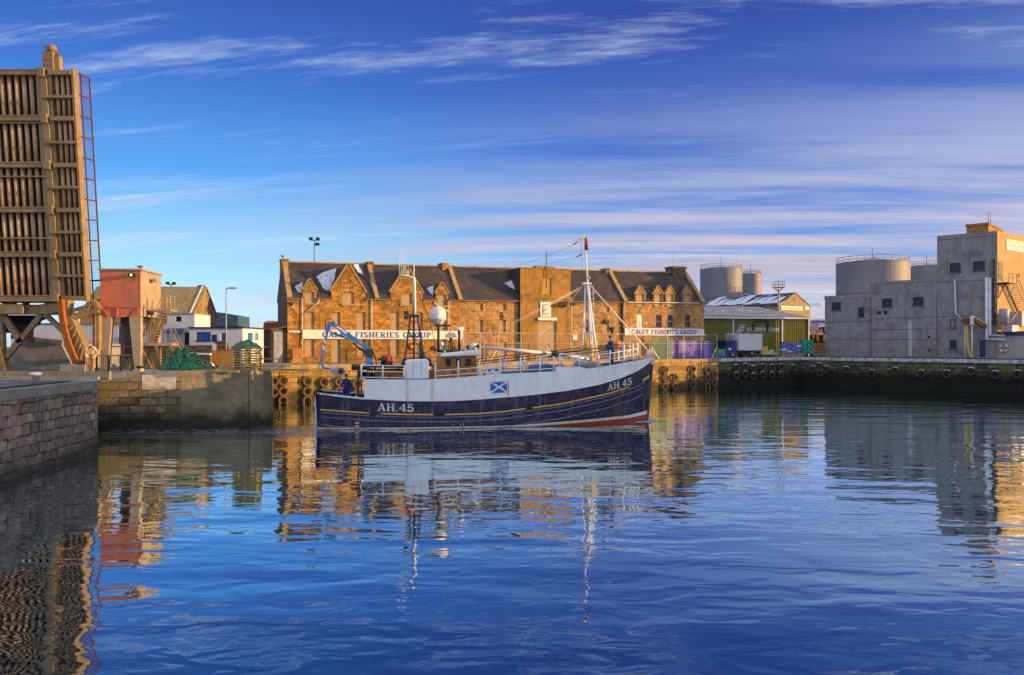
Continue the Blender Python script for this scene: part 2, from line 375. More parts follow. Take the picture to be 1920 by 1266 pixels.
mat('cabin_tan', (.42, .34, .24), (.34, .27, .19), .7, 1.2, dirt=(.3, .14, .05), dscale=1.4, damt=.4, streak=.35)
mat('concrete', (.34, .33, .30), (.26, .25, .23), .9, 1.2, bump=.3, dirt=(.14, .13, .11), dscale=.7, damt=.5)
mat('line_dark', (.055, .05, .12), None, .5)
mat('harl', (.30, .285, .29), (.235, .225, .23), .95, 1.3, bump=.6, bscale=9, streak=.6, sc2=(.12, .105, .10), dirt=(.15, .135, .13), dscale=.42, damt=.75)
mat('harl_sunlit', (.58, .36, .15), (.48, .29, .12), .95, .8, bump=.4, bscale=14, streak=.4)  # lit side of the plant: orange sunlight put into the harl colour
mat('harl_yellow', (.42, .215, .05), (.31, .155, .035), .95, 1.0, bump=.4, bscale=12, streak=.6, dirt=(.17, .12, .035), dscale=.5, damt=.7)
mat('board', (.46, .32, .17), (.38, .26, .14), .8, 1.2, streak=.2)
mat('snow', (.82, .84, .90), (.74, .77, .86), .8, 2, bump=.3, bscale=8)
mat('snow_thin', (.78, .80, .88), (.66, .68, .78), .9, 3, bump=.5, bscale=8, dirt=(.13, .11, .13), dscale=2.6, damt=.8)
mat('pipe_white', (.74, .70, .62), None, .5)
mat('sign_white', (.86, .82, .70), (.78, .74, .62), .5, 1)
mat('sign_blue', (.02, .13, .42), None, .5)
mat('green_shed', (.17, .165, .015), (.135, .135, .012), .55, .6, streak=.2)
mat('roof_grey', (.20, .22, .27), (.26, .28, .33), .7, .5)
mat('tank', (.225, .22, .25), (.18, .175, .205), .6, .12, streak=.15)
mat('rubber', (.028, .024, .021), (.05, .042, .034), .85, 5, bump=.3)
mat('rubber_sunlit', (.15, .09, .045), (.09, .055, .03), .85, 5, bump=.3)  # lit copy of the rubber, warm sun put into its brown
mat('skin', (.55, .28, .18), (.48, .24, .15), .6, 20)
mat('coverall', (.018, .03, .20), (.012, .02, .13), .85, 9)
mat('boots', (.015, .014, .014), None, .7)
mat('hair', (.10, .075, .06), None, .9)
mat('purple_crate', (.16, .075, .70), (.11, .05, .55), .5, 3)
mat('green_plastic', (.02, .34, .24), (.015, .26, .19), .5, 2)
mat('lime_plastic', (.05, .45, .08), None, .5)
mat('blue_plastic', (.02, .22, .55), None, .5)
mat('cabblue', (.02, .04, .22), (.015, .03, .17), .3, 2, coat=.3)
mat('truckbox', (.62, .63, .66), (.56, .57, .60), .5, 1)
mat('orange_plastic', (.75, .16, .03), None, .5)
mat('yellow', (.85, .52, .05), (.75, .42, .04), .7, 4, bump=.4)
mat('gasred', (.55, .06, .02), None, .4)
mat('stoneish', (.42, .38, .32), (.3, .27, .22), .95, 3)
mat('net_green', (.02, .30, .15), (.03, .19, .10), .95, 4.0, bump=1.0, bscale=26, dirt=(.006, .05, .035), dscale=2.2, damt=.9)
mat('net_pale', (.16, .26, .13), (.10, .2, .10), .95, 6)
mat('rope_orange', (.6, .2, .04), None, .9)
mat('wood', (.42, .33, .12), (.30, .24, .08), .85, 3, streak=.3)
mat('wood_orange', (.55, .27, .08), (.45, .2, .06), .85, 4)
mat('blue_door', (.02, .13, .50), (.02, .10, .42), .5, 2)
mat('ice_blue', (.02, .03, .16), (.015, .022, .12), .5, 2)
mat('gull_white', (.75, .74, .72), None, .8)
mat('gull_grey', (.25, .26, .28), None, .8)
mat('yellow_hose', (.62, .42, .02), (.5, .33, .02), .5, 3)
mat('awning', (.03, .10, .30), None, .6)
mat('cold_blue_roof', (.05, .11, .17), (.04, .09, .14), .6, 1)
stone('ware_stone', (.60, .285, .06), (.34, .15, .035), (.52, .32, .09), .52, .25, .022, moss=(.16, .115, .03), mossamt=.75, msc=.28, wob=.035, runs=.6)
stone('ware_rubble', (.55, .26, .075), (.38, .17, .055), (.70, .48, .22), .42, .24, .035, moss=(.14, .11, .04), mossamt=.45, msc=.3, wob=.07, runs=.45)
stone('ware_dark', (.20, .14, .09), (.14, .10, .07), (.2, .16, .11), .5, .25, .02, wob=.04)
stone('quay_sunny', (.50, .30, .11), (.36, .21, .075), (.05, .035, .015), 1.1, .48, .022, moss=(.20, .17, .02), mossamt=.8, msc=.35, band=(.35, 1.5, (.05, .042, .012)), wob=.06)  # sunlit copy of the quay stone, sunshine put into the golden tone
stone('quay_shaded', (.15, .135, .11), (.08, .072, .06), (.010, .009, .008), 1.0, .45, .04, moss=(.11, .15, .012), mossamt=.95, msc=.55, band=(1.3, 2.9, (.006, .006, .005)), wob=.06)  # shaded copy of the quay stone, shade put into the dark tone
stone('quay_old', (.37, .29, .23), (.19, .15, .115), (.026, .022, .018), .72, .44, .028, moss=(.40, .32, .25), mossamt=.6, msc=1.3, band=(-.2, 1.7, (.035, .034, .026)), wob=.16, runs=.5)
stone('pier_stone', (.34, .25, .15), (.22, .16, .10), (.03, .025, .02), 1.15, .5, .03, moss=(.16, .15, .07), mossamt=.7, msc=.4, band=(.3, 1.5, (.022, .024, .014)), wob=.09)
mat('pier_concrete', (.32, .27, .18), (.23, .20, .13), .9, .8, bump=.5, bscale=6, dirt=(.10, .11, .045), dscale=.6, damt=.7, streak=.5)
stone('pier_render', (.36, .29, .19), (.30, .245, .16), (.24, .2, .13), 900, 400, .0001, moss=(.10, .11, .045), mossamt=.7, msc=.5, band=(.2, 1.4, (.020, .024, .012)), wob=.02)
stone('rubble_wall', (.20, .18, .16), (.12, .11, .10), (.06, .055, .05), .4, .22, .03, wob=.08)

def slate(name, c1, c2, moss):
    m = bpy.data.materials.new(name); m.use_nodes = True; m.node_tree.nodes.clear(); t = NT(m.node_tree)
    uv = t.add('ShaderNodeTexCoord').outputs['UV']; ob = t.add('ShaderNodeTexCoord').outputs['Object']
    br = t.add('ShaderNodeTexBrick', inp={'Vector': uv, 'Color1': (*c1, 1), 'Color2': (*c2, 1), 'Mortar': (.02, .018, .02, 1), 'Scale': 1.0, 'Mortar Size': .012, 'Brick Width': .32, 'Row Height': .24})
    n = t.add('ShaderNodeTexNoise', inp={'Vector': ob, 'Scale': .5, 'Detail': 8.0, 'Roughness': .7})
    c = t.mix(t.math('MULTIPLY', t.smooth(n.outputs[0], .46, .64), .65), br.outputs[0], moss)
    n2 = t.add('ShaderNodeTexNoise', inp={'Vector': ob, 'Scale': 3.5, 'Detail': 5.0, 'Roughness': .8})
    c = t.mix(t.math('MULTIPLY', t.smooth(n2.outputs[0], .62, .72), .7), c, (.5, .48, .5))
    b = t.add('ShaderNodeBsdfPrincipled', inp={'Base Color': c, 'Roughness': .6})
    bp = t.add('ShaderNodeBump', inp={'Height': t.math('ADD', t.math('MULTIPLY', br.outputs['Fac'], -1.0), n2.outputs[0]), 'Strength': .6, 'Distance': .03}); t.l.new(bp.outputs[0], b.inputs['Normal'])
    t.add('ShaderNodeOutputMaterial', inp={0: b.outputs[0]}); MATS[name] = m; return m
slate('slate', (.060, .040, .036), (.034, .024, .024), (.10, .065, .048))
slate('slate_sunlit', (.40, .28, .10), (.28, .19, .07), (.44, .34, .12))  # golden tones put low sunlight into the slate colour
slate('snowy_slate', (.10, .09, .09), (.06, .055, .055), (.70, .74, .82))

def mesh_mat(name, col, cell, wire):
    m = bpy.data.materials.new(name); m.use_nodes = True; m.node_tree.nodes.clear(); t = NT(m.node_tree)
    uv = t.add('ShaderNodeTexCoord').outputs['UV']
    s_ = t.add('ShaderNodeSeparateXYZ', inp={0: uv})
    a = t.math('LESS_THAN', t.math('FRACT', t.math('MULTIPLY', s_.outputs[0], 1/cell)), wire/cell)
    b_ = t.math('LESS_THAN', t.math('FRACT', t.math('MULTIPLY', s_.outputs[1], 1/cell)), wire/cell)
    f = t.math('MAXIMUM', a, b_)
    p = t.add('ShaderNodeBsdfPrincipled', inp={'Base Color': (*col, 1), 'Roughness': .6})
    tr = t.add('ShaderNodeBsdfTransparent')
    mx = t.add('ShaderNodeMixShader', inp={0: f, 1: tr.outputs[0], 2: p.outputs[0]})
    t.add('ShaderNodeOutputMaterial', inp={0: mx.outputs[0]}); MATS[name] = m; return m
mesh_mat('fence_mesh', (.22, .21, .17), .12, .006)
mesh_mat('green_mesh', (.02, .13, .09), .10, .05)

def water_mat():
    m = bpy.data.materials.new('harbour_water'); m.use_nodes = True; m.node_tree.nodes.clear(); t = NT(m.node_tree)
    ob = t.add('ShaderNodeTexCoord').outputs['Object']
    def nz(sx_, sy_, sc_, det, rot=0.0, dist=0.0, off=0.0):
        mp = t.add('ShaderNodeMapping', inp={0: ob, 1: (off, off*.7, 0), 2: (0, 0, rot), 3: (sx_, sy_, 1)})
        return t.add('ShaderNodeTexNoise', inp={'Vector': mp.outputs[0], 'Scale': sc_, 'Detail': det, 'Roughness': .5, 'Distortion': dist}).outputs[0]
    sp = t.add('ShaderNodeSeparateXYZ', inp={0: ob}); x, y = sp.outputs[0], sp.outputs[1]
    h = t.math('MULTIPLY', nz(.40, 1.0, .42, 1.5, .25, .5), .95)
    h = t.math('ADD', h, t.math('MULTIPLY', nz(.5, 1.0, 1.35, 1.6, -.25, .6, 7.0), .27))
    h = t.math('ADD', h, t.math('MULTIPLY', nz(.55, 1.0, 3.8, 2.0, .1, .3, 3.0), .026))
    # choppier water behind the stern and where the breeze catches it on the right
    band = t.math('MULTIPLY', t.smooth(y, 44.5, 47.0), t.math('SUBTRACT', 1.0, t.smooth(y, 51.5, 54.0)))
    wake = t.math('MULTIPLY', t.math('MULTIPLY', band, 2.6), t.math('SUBTRACT', 1.0, t.smooth(x, -12.0, -9.5)))
    far = t.math('MULTIPLY', t.smooth(x, 8.0, 22.0), t.math('MULTIPLY', t.smooth(y, 36.0, 52.0), .22))
    ch = t.math('MAXIMUM', wake, far)
    h2 = t.math('ADD', t.math('MULTIPLY', nz(.7, 1.0, 3.2, 4.0, .3, .6, 11.0), .42), t.math('MULTIPLY', nz(.8, 1.0, 8.0, 3.0, .7, .3), .06))
    h = t.math('ADD', h, t.math('MULTIPLY', h2, ch))
    bp = t.add('ShaderNodeBump', inp={'Height': h, 'Strength': 1.0, 'Distance': .06})
    body = t.add('ShaderNodeBsdfDiffuse', inp={0: (.001, .014, .034, 1)})
    gl = t.add('ShaderNodeBsdfGlossy', inp={0: (.78, .93, 1.0, 1), 'Roughness': .008}); t.l.new(bp.outputs[0], gl.inputs['Normal'])
    fr_ = t.add('ShaderNodeFresnel', inp={0: 2.0}); t.l.new(bp.outputs[0], fr_.inputs['Normal'])
    b = t.add('ShaderNodeMixShader', inp={0: t.math('ADD', t.math('MULTIPLY', fr_.outputs[0], 1.65), .10, clamp=True), 1: body.outputs[0], 2: gl.outputs[0]})
    t.add('ShaderNodeOutputMaterial', inp={0: b.outputs[0]}); MATS['water'] = m
water_mat()
m = mat('ground', (.15, .14, .13), (.10, .095, .09), .9, .5, bump=.3, dirt=(.55, .58, .66), dscale=.25, damt=.7)
# ================================================================ WATER, LAND, QUAY WALLS
mb = MB(); mb.face([(-900, -300, 0), (900, -300, 0), (900, 1200, 0), (-900, 1200, 0)])
tag(mb.build('water', 'water'), kind='structure')

A = (-16.6, 2.0); B = (-20.5, 39.5)                       # near quay, its corner
P1 = (-26.2, 51.0); P2 = (-21.5, 52.0); P3 = (-17.6, 53.4); P4 = (-16.6, 55.0); P5 = (-17.2, 57.5)   # low pier with rounded end
Q0 = (-24.5, 71.5); Q1 = (26.0, 101.0); Q2 = (39.0, 108.6); Q3 = (60.5, 87.1)   # far quay, its corner, quay under the ice plant
edge = [((-18.5, -30), 3.45), ((A[0], A[1]), 3.45), (B, 3.45), (P1, 3.5), (P2, 3.55), (P3, 3.55), (P4, 3.5), (P5, 3.45), ((-22.3, 72.8), 3.45), (Q1, 3.62), (Q2, 3.72), (Q3, 3.6), ((92, 55.6), 3.6)]
mid = [((-70, -30), 3.45), ((-60, 10), 3.45), ((-45, 60), 3.5), ((-46, 80), 3.5), ((-40, 88), 3.55), ((-33, 92), 3.55), ((-30, 96), 3.55), ((-28, 98), 3.55), ((-26, 104), 3.55), ((30, 116.5), 3.75), ((46, 128), 3.85), ((80, 120), 3.8), ((140, 80), 3.8)]
far = [((-3000, -30), 3.5), ((-3000, 200), 3.5), ((-3000, 1500), 3.6), ((-2600, 3000), 3.6), ((-2000, 4000), 3.6), ((-1600, 4000), 3.6), ((-1300, 4000), 3.6), ((-1200, 4000), 3.6), ((-1000, 4000), 3.6), ((1000, 4000), 3.8), ((1500, 4000), 3.8), ((2800, 3000), 3.8), ((3000, 200), 3.8)]
mb = MB()
for r0, r1 in ((edge, mid), (mid, far)):
    for i in range(len(r0)-1):
        q = [(*r0[i][0], r0[i][1]), (*r0[i+1][0], r0[i+1][1]), (*r1[i+1][0], r1[i+1][1]), (*r1[i][0], r1[i][1])]
        mb.face([q[0], q[2], q[1]]); mb.face([q[0], q[3], q[2]])
mb.k = 0
for i in range(len(mb.f)): pass
g = tag(mb.build('ground', 'ground'), kind='structure')
for p in g.data.polygons:
    if p.normal.z < 0: p.flip()

def wall_run(name, pts, mats, label, cope=.0, z0=-1.5, group=None, cat='quay wall', copem='concrete', out=.12, sub=1):
    """a stone wall face 0.35 m thick following pts ((x,y),z) with projecting coping stones as a part"""
    mb = MB(); cp = MB()
    for i in range(len(pts)-1):
        (a, za), (b, zb) = pts[i], pts[i+1]; a = Vector((*a, 0)); b = Vector((*b, 0)); d = (b-a).normalized(); n = Vector((d.y, -d.x, 0))
        L = (b-a).length; N = max(1, int(L/sub)) if sub > 1 else 1
        k = mats[1] if len(mats) > 1 and isinstance(mats[1], int) else 0
        o = n*.05
        mb.face([a+o+Vector((0,0,z0)), b+o+Vector((0,0,z0)), b+o+Vector((0,0,zb-.02)), a+o+Vector((0,0,za-.02))])
        # coping stones
        st = 1.6; m_ = max(1, round(L/st))
        for j in range(m_):
            p = a+(b-a)*(j/m_)+d*.012; q = a+(b-a)*((j+1)/m_)-d*.012; zz1 = za+(zb-za)*(j/m_); zz2 = za+(zb-za)*((j+1)/m_)
            c = random.uniform(.0, .025); oo = n*(out+c); ii = -n*.75; t = .05+random.uniform(0, .015)
            v = [p+oo+Vector((0,0,zz1-.33)), q+oo+Vector((0,0,zz2-.33)), q+ii+Vector((0,0,zz2-.33)), p+ii+Vector((0,0,zz1-.33)),
                 p+oo+Vector((0,0,zz1+t)), q+oo+Vector((0,0,zz2+t)), q+ii+Vector((0,0,zz2+t)), p+ii+Vector((0,0,zz1+t))]
            cp.faces(v, [(3,2,1,0),(4,5,6,7),(0,1,5,4),(1,2,6,5),(2,3,7,6),(3,0,4,7)])
    o = mb.build(name, mats[0]); tag(o, label, cat)
    c = cp.build('coping', copem, o)
    return o
mat('coping_old', (.28, .26, .23), (.20, .19, .17), .9, 2, bump=.4, dirt=(.12, .12, .1), dscale=1.0, damt=.6)
mat('coping_gold', (.46, .31, .13), (.36, .24, .09), .9, 2, bump=.4, dirt=(.14, .13, .03), dscale=1.0, damt=.6)
mat('coping_snow', (.62, .64, .72), (.30, .30, .32), .9, 2.5, bump=.4, dirt=(.10, .10, .1), dscale=1.6, damt=.7)
wall_run('quay_wall', [((-18.5, -30), 3.45), (A, 3.45), (B, 3.45)], ['quay_old'], 'near quay wall of weathered pinkish granite blocks at the left edge of the water', copem='coping_old')
wall_run('quay_wall', [(B, 3.45), ((-40, 46), 3.45)][::1], ['quay_shaded'], 'dark inner wall round the corner of the near granite quay', copem='coping_old')
o = wall_run('pier_wall', [((-40, 48.5), 3.5), (P1, 3.5), (P2, 3.55)], ['pier_stone'], 'low pier wall of big mossy stone blocks below the pink cabin', cat='pier', copem='coping_old', out=.06)
o = wall_run('pier_wall', [(P2, 3.55), (P3, 3.55), (P4, 3.5), (P5, 3.45), ((-22.3, 72.8), 3.45)], ['pier_render'], 'rendered rounded end of the pier below the green net heap', cat='pier', copem='pier_concrete', out=.03)
# white painted square on the pier
Fp = Frame(Vector((*P1, 0)), math.degrees(math.atan2(P2[1]-P1[1], P2[0]-P1[0])))
Fp2 = Fp
x0, z0 = Fp.h(266, 731, -.08); x1, z1 = Fp.h(330, 703, -.08)
mb = MB(); mb.box(x0, -.075, z0, x1, -.05, z1); o = mb.build('painted_board', mat('old_white', (.62, .56, .50), (.40, .35, .30), .85, 2.2, dirt=(.18, .15, .12), dscale=1.5, damt=.8)); o.matrix_world = Fp.M
tag(o, 'weathered white painted panel on the stone pier face below the bollard', 'panel')
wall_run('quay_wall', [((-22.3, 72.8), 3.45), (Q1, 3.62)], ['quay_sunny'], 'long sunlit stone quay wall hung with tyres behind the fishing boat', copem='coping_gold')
wall_run('quay_wall', [(Q1, 3.62), (Q2, 3.72)], ['quay_shaded'], 'dark shaded quay wall hung with tyres below the lorry', copem='coping_snow')
wall_run('quay_wall', [(Q2, 3.72), (Q3, 3.6), ((92, 55.6), 3.6)], ['quay_shaded'], 'dark mossy quay wall with a snowy coping below the grey concrete plant', copem='coping_snow')
# out of the frame: the quay the photographer stands on, the right quay with unseen sheds added to shade the boat and near quay
mb = MB(); mb.box(-14, -40, -1.5, 60, 1.2, 3.45); tag(mb.build('quay', 'concrete'), kind='structure')
mb = MB(); mb.box(42, 1.2, -1.5, 95, 54.5, 3.45); tag(mb.build('quay', 'concrete'), kind='structure')
def shed_out(x0, y0, x1, y1, h, label):
    t = thing('shade_shed', label, 'shed', loc=((x0+x1)/2, (y0+y1)/2, 3.45)); a, b = (x1-x0)/2, (y1-y0)/2; H = h-3.45
    mb = MB(); mb.box(-a, -b, 0, a, b, H-.4); mb.build('wall', 'harl', t)
    mb = MB(); mb.box(-a-.2, -b-.05, H-.4, a+.2, b+.05, H); mb.build('roof', 'roof_grey', t)
    mb = MB()
    for i in range(int(b)): mb.box(-a-.06, -b+2*i+.4, 0.02, -a, -b+2*i+1.7, 2.6)
    mb.build('roller_door', 'galv', t)
shed_out(47, 48.2, 62, 54.2, 10.0, 'long low unseen shed added for shade outside the picture at the right')
shed_out(47, 33.9, 62, 48.1, 11.9, 'taller unseen shed added for shade beside the low one on the right quay')
shed_out(47, 2, 62, 33.8, 13.8, 'tallest unseen shed added for shade at the near end of the right quay')

# ================================================================ WAREHOUSE
W0 = Vector((-23.3, 83.0, 0)); WR = 23.5
F = Frame(W0, WR)
DP = 7.7
s1 = F.h(1320, 600)[0]
def RZ(s): return 14.25+(14.95-14.25)*s/s1         # ridge height
def EZ(s): return 10.25+(10.95-10.25)*s/s1         # eaves height
wh = thing('stone_warehouse', 'long golden stone harbour warehouse with slate roof, boarded windows and company signboards', 'warehouse', M=F.M @ Matrix.Translation((0, 0, 3.4)))
GZ = 3.4
class WP(MB):
    """mesh in warehouse frame; z is world height, shifted on build"""
    def build(s, name, m, parent=None, **k):
        s.v = [(a, b, c-GZ) for a, b, c in s.v]; return MB.build(s, name, m, parent if parent is not None else wh, **k)
def wall_holes(mb, x0, x1, z0, z1, holes, y=0.0, dep=.28, kw=0, open_=''):
    xs = sorted({x0, x1, *[h[0] for h in holes], *[h[2] for h in holes]}); zs = sorted({z0, z1, *[h[1] for h in holes], *[h[3] for h in holes]})
    xs = [a for a in xs if x0 <= a <= x1]; zs = [a for a in zs if z0 <= a <= z1]
    for i in range(len(xs)-1):
        for j in range(len(zs)-1):
            cx_, cz_ = (xs[i]+xs[i+1])/2, (zs[j]+zs[j+1])/2
            if any(h[0] < cx_ < h[2] and h[1] < cz_ < h[3] for h in holes): continue
            mb.face([(xs[i], y, zs[j]), (xs[i+1], y, zs[j]), (xs[i+1], y, zs[j+1]), (xs[i], y, zs[j+1])], kw)
    for a, b, c, d in holes:
        a, c = max(a, x0), min(c, x1)
        mb.face([(a, y, b), (a, y+dep, b), (a, y+dep, d), (a, y, d)], kw); mb.face([(c, y, b), (c, y, d), (c, y+dep, d), (c, y+dep, b)], kw)
        if not ('t' in open_ and abs(d-z1) < .01): mb.face([(a, y, d), (a, y+dep, d), (c, y+dep, d), (c, y, d)], kw)
        if not ('b' in open_ and abs(b-z0) < .01): mb.face([(a, y, b), (c, y, b), (c, y+dep, b), (a, y+dep, b)], kw)
def rect(px0, py0, px1, py1, y=0.0, fr=None):
    fr = fr or F; a, d = fr.h(px0, py0, y); c, b = fr.h(px1, py1, y); 
    a2, b2 = fr.h(px0, py1, y); c2, d2 = fr.h(px1, py0, y)
    return ((a+a2)/2, (b+b2)/2, (c+c2)/2, (d+d2)/2)
SX = lambda px, py=600: F.h(px, py)[0]
sA, sB, sT0, sT1, sD = 0.0, SX(862), SX(975.5), SX(1070), SX(1168)
# boarded openings
bA = [rect(571.7, 585.7, 589, 669), rect(621, 585.7, 638, 682), rect(669, 585.7, 685, 669), rect(731.7, 586, 747.8, 669), rect(777, 586, 792.6, 669), rect(820.5, 586, 836, 669)]
bB = [rect(891, 560, 905.4, 582), rect(934.6, 561, 948.5, 583), rect(891, 600, 905.4, 624.5), rect(934.6, 600, 948.5, 624.5), rect(889, 641, 906, 672), rect(932, 641, 950, 672)]
bT = [rect(1007.5, 601, 1043, 673)]
bC = [rect(1094, 566, 1103.5, 585), rect(1129.7, 566, 1142.5, 585), rect(1094, 601, 1104, 624), rect(1129.7, 601, 1142.5, 624), rect(1094, 641, 1106, 670)]
wD = [rect(1194, 589.5, 1206, 614.5), rect(1229.6, 590, 1240.6, 615), rect(1251, 590, 1262.3, 615), rect(1284.4, 590, 1294.8, 615)]
lowD = [rect(1194, 634, 1207, 668), rect(1229, 634, 1241, 668), rect(1284, 634, 1296, 668)]
zlow = 10.15
DW = [(571.7, 547.5, 589.3, 568.5), (642.4, 549, 663.7, 570), (752, 551, 772.5, 571), (820.6, 553, 836.6, 573)]+[(cx_-hw+2.2, 552, cx_+hw-2.2, 573) for cx_, hw in ((1200.8, 9.5), (1234.5, 8.8), (1256.6, 8.6), (1289.3, 8.2))]
DWR = [rect(*q) for q in DW]
dhA = [(a, b, c, zlow) for a, b, c, d in DWR[:4]]; dhD = [(a, b, c, zlow) for a, b, c, d in DWR[4:] if b < zlow]
mb = WP(); wall_holes(mb, sA, sB, GZ-1, zlow, bA+dhA, kw=0, open_='t')
wall_holes(mb, sB, sT0, GZ-1, zlow, bB, kw=1); wall_holes(mb, sT1, sD, GZ-1, zlow, bC, kw=1)
wall_holes(mb, sD, s1, GZ-1, zlow, wD+lowD+dhD, kw=1, open_='t')
cuts = [sA]+[v for q in DWR for v in (q[0], q[2])]+[s1]
for i in range(0, len(cuts), 2): mb.prism([(cuts[i], zlow), (cuts[i+1], zlow), (cuts[i+1], EZ(cuts[i+1])), (cuts[i], EZ(cuts[i]))], 0, .27, 0 if cuts[i] < sB else 1)
mb.face([(s1, DP, GZ-1), (0, DP, GZ-1), (0, DP, EZ(0)), (s1, DP, EZ(s1))], 0)
for s, kk in ((0, 2), (s1, 2)):
    q = [(s, 0, GZ-1), (s, 0, EZ(s)), (s, DP/2, RZ(s)), (s, DP, EZ(s)), (s, DP, GZ-1)]
    mb.face(q if s == 0 else q[::-1], kk)
mb.build('wall', ['ware_stone', 'ware_rubble', 'ware_dark'])
# roof as two pitched slabs
GX = [(567.5, 593.9), (621.4, 685), (732.4, 792.6), (817, 840.5)]+[(c_-hw, c_+hw) for c_, hw in ((1200.8, 9.5), (1234.5, 8.8), (1256.6, 8.6), (1289.3, 8.2))]
def roof_slab(fr_s0, fr_s1, th=.12):
    o = WP(); a, b = fr_s0, fr_s1; yk = .32
    zk = lambda s: EZ(s)-.13+(RZ(s)-EZ(s)+.13)*(yk+.12)/(DP/2+.12)
    o.slab([(a, yk, zk(a)), (b, yk, zk(b)), (b, DP/2, RZ(b)), (a, DP/2, RZ(a))], th)
    cu = [a]+[F.h(p, 550)[0] for g_ in GX for p in g_]+[b]
    for i in range(0, len(cu), 2):
        u_, v_ = cu[i], cu[i+1]
        if v_-u_ > .05: o.slab([(u_, -.12, EZ(u_)-.13), (v_, -.12, EZ(v_)-.13), (v_, yk, zk(v_)), (u_, yk, zk(u_))], th)
    o.slab([(b, DP+.12, EZ(b)-.13), (a, DP+.12, EZ(a)-.13), (a, DP/2, RZ(a)), (b, DP/2, RZ(b))], th)
    return o
mb = roof_slab(.25, s1-.25)
ridge = mb.build('roof', 'slate')
mb = WP(); mb.bar((.2, DP/2, RZ(0)+.14), (s1-.2, DP/2, RZ(s1)+.16), .32, .16); mb.build('ridge_tiles', 'coping_gold', ridge).location.z = 0
# boards in the openings
def put_boards(lst, m='board', nm='boarded_window', y=.16):
    for a, b, c, d in lst:
        o = WP(); o.box(a+.01, y, b+.01, c-.01, y+.08, d-.01); o.build(nm, m)
put_boards(bA); put_boards(bB); put_boards(bC); put_boards(lowD)
# stone sills under openings
for a, b, c, d in bB[:4]+bC[:4]+wD:
    o = WP(); o.box(a-.1, -.09, b-.16, c+.1, .02, b); o.build('sill', 'coping_gold')
# sash windows of the right-hand house
for i, (a, b, c, d) in enumerate(wD):
    o = WP(); o.box(a, .10, b, c, .16, d)
    fm = o.build('window', 'cream' if i == 0 else 'glass')
    o = WP(); mzz = (b+d)/2
    o.box(a, .05, b, a+.07, .09, d); o.box(c-.07, .05, b, c, .09, d); o.box(a+.07, .05, b, c-.07, .09, b+.08); o.box(a+.07, .05, d-.08, c-.07, .09, d); o.box(a+.07, .05, mzz-.04, c-.07, .09, mzz+.04); o.box((a+c)/2-.02, .06, b+.08, (a+c)/2+.02, .085, mzz-.04)
    f2 = o.build('window_frame', 'cream' if i == 0 else 'harl', fm)
    if i == 0: tag(fm, 'cream painted blind sash window')
# dormers and gables of the left part
def yroof(s, z): return (z-EZ(s))/(RZ(s)-EZ(s))*DP/2
def gable(pa, pL, pR, win, wide, snow=True, nm='gable_dormer', y0=-.02, m='ware_stone'):
    ax, az_ = F.h(*pa, y0); lx, lz = F.h(*pL, y0); rx, rz_ = F.h(*pR, y0); sh = (lz+rz_)/2; e = EZ(ax)-.2
    ax = (lx+rx)/2
    o = WP(); a, b, c, d = rect(*win, y0)
    dd_ = min(d, sh)
    wall_holes(o, lx, rx, zlow, sh, [(a, max(b, zlow), c, dd_)], y=y0, dep=.25, open_='b')
    e = zlow
    o.prism([(lx, sh), (rx, sh), (ax, az_)], y0, y0+.3)
    yb = yroof(ax, sh)+.3
    o.face([(lx, y0, e), (lx, y0, sh), (lx, yb, sh), (lx, yb, e)][::-1] if False else [(lx, yb, e), (lx, y0, e), (lx, y0, sh), (lx, yb, sh)])
    o.face([(rx, y0, e), (rx, yb, e), (rx, yb, sh), (rx, y0, sh)])
    g_ = o.build(nm, m)
    o = WP(); o.box(a+.01, y0+.16, b, c-.01, y0+.24, dd_); o.build('boarded_window', 'board', g_)
    o = WP(); o.box(a-.12, -.12, b-.18, c+.12, .02, b); o.build('sill', 'coping_gold', g_)
    # skews: raised stone edge
    o = WP(); t_ = .14 if wide else .1
    o.slab([(lx-.08, y0-.06, sh-.05), (lx-.08, y0+.3, sh-.05), (ax, y0+.3, az_+.08), (ax, y0-.06, az_+.08)][::-1], t_); o.slab([(rx+.08, y0+.3, sh-.05), (rx+.08, y0-.06, sh-.05), (ax, y0-.06, az_+.08), (ax, y0+.3, az_+.08)][::-1], t_)
    o.build('skew_stone', 'coping_gold', g_)
    # little roof running back into the main roof
    yr = yroof(ax, az_)+.1; ye = yroof(ax, sh)
    o = WP()
    o.face([(lx-.05, y0+.3, sh-.06), (ax, y0+.3, az_), (ax, yr, az_), (lx-.05, ye+.1, sh-.06)][::-1]); o.face([(rx+.05, y0+.3, sh-.06), (rx+.05, ye+.1, sh-.06), (ax, yr, az_), (ax, y0+.3, az_)][::-1])
    o.build('dormer_roof', 'slate', g_)
    return lx, rx, ax, sh, az_
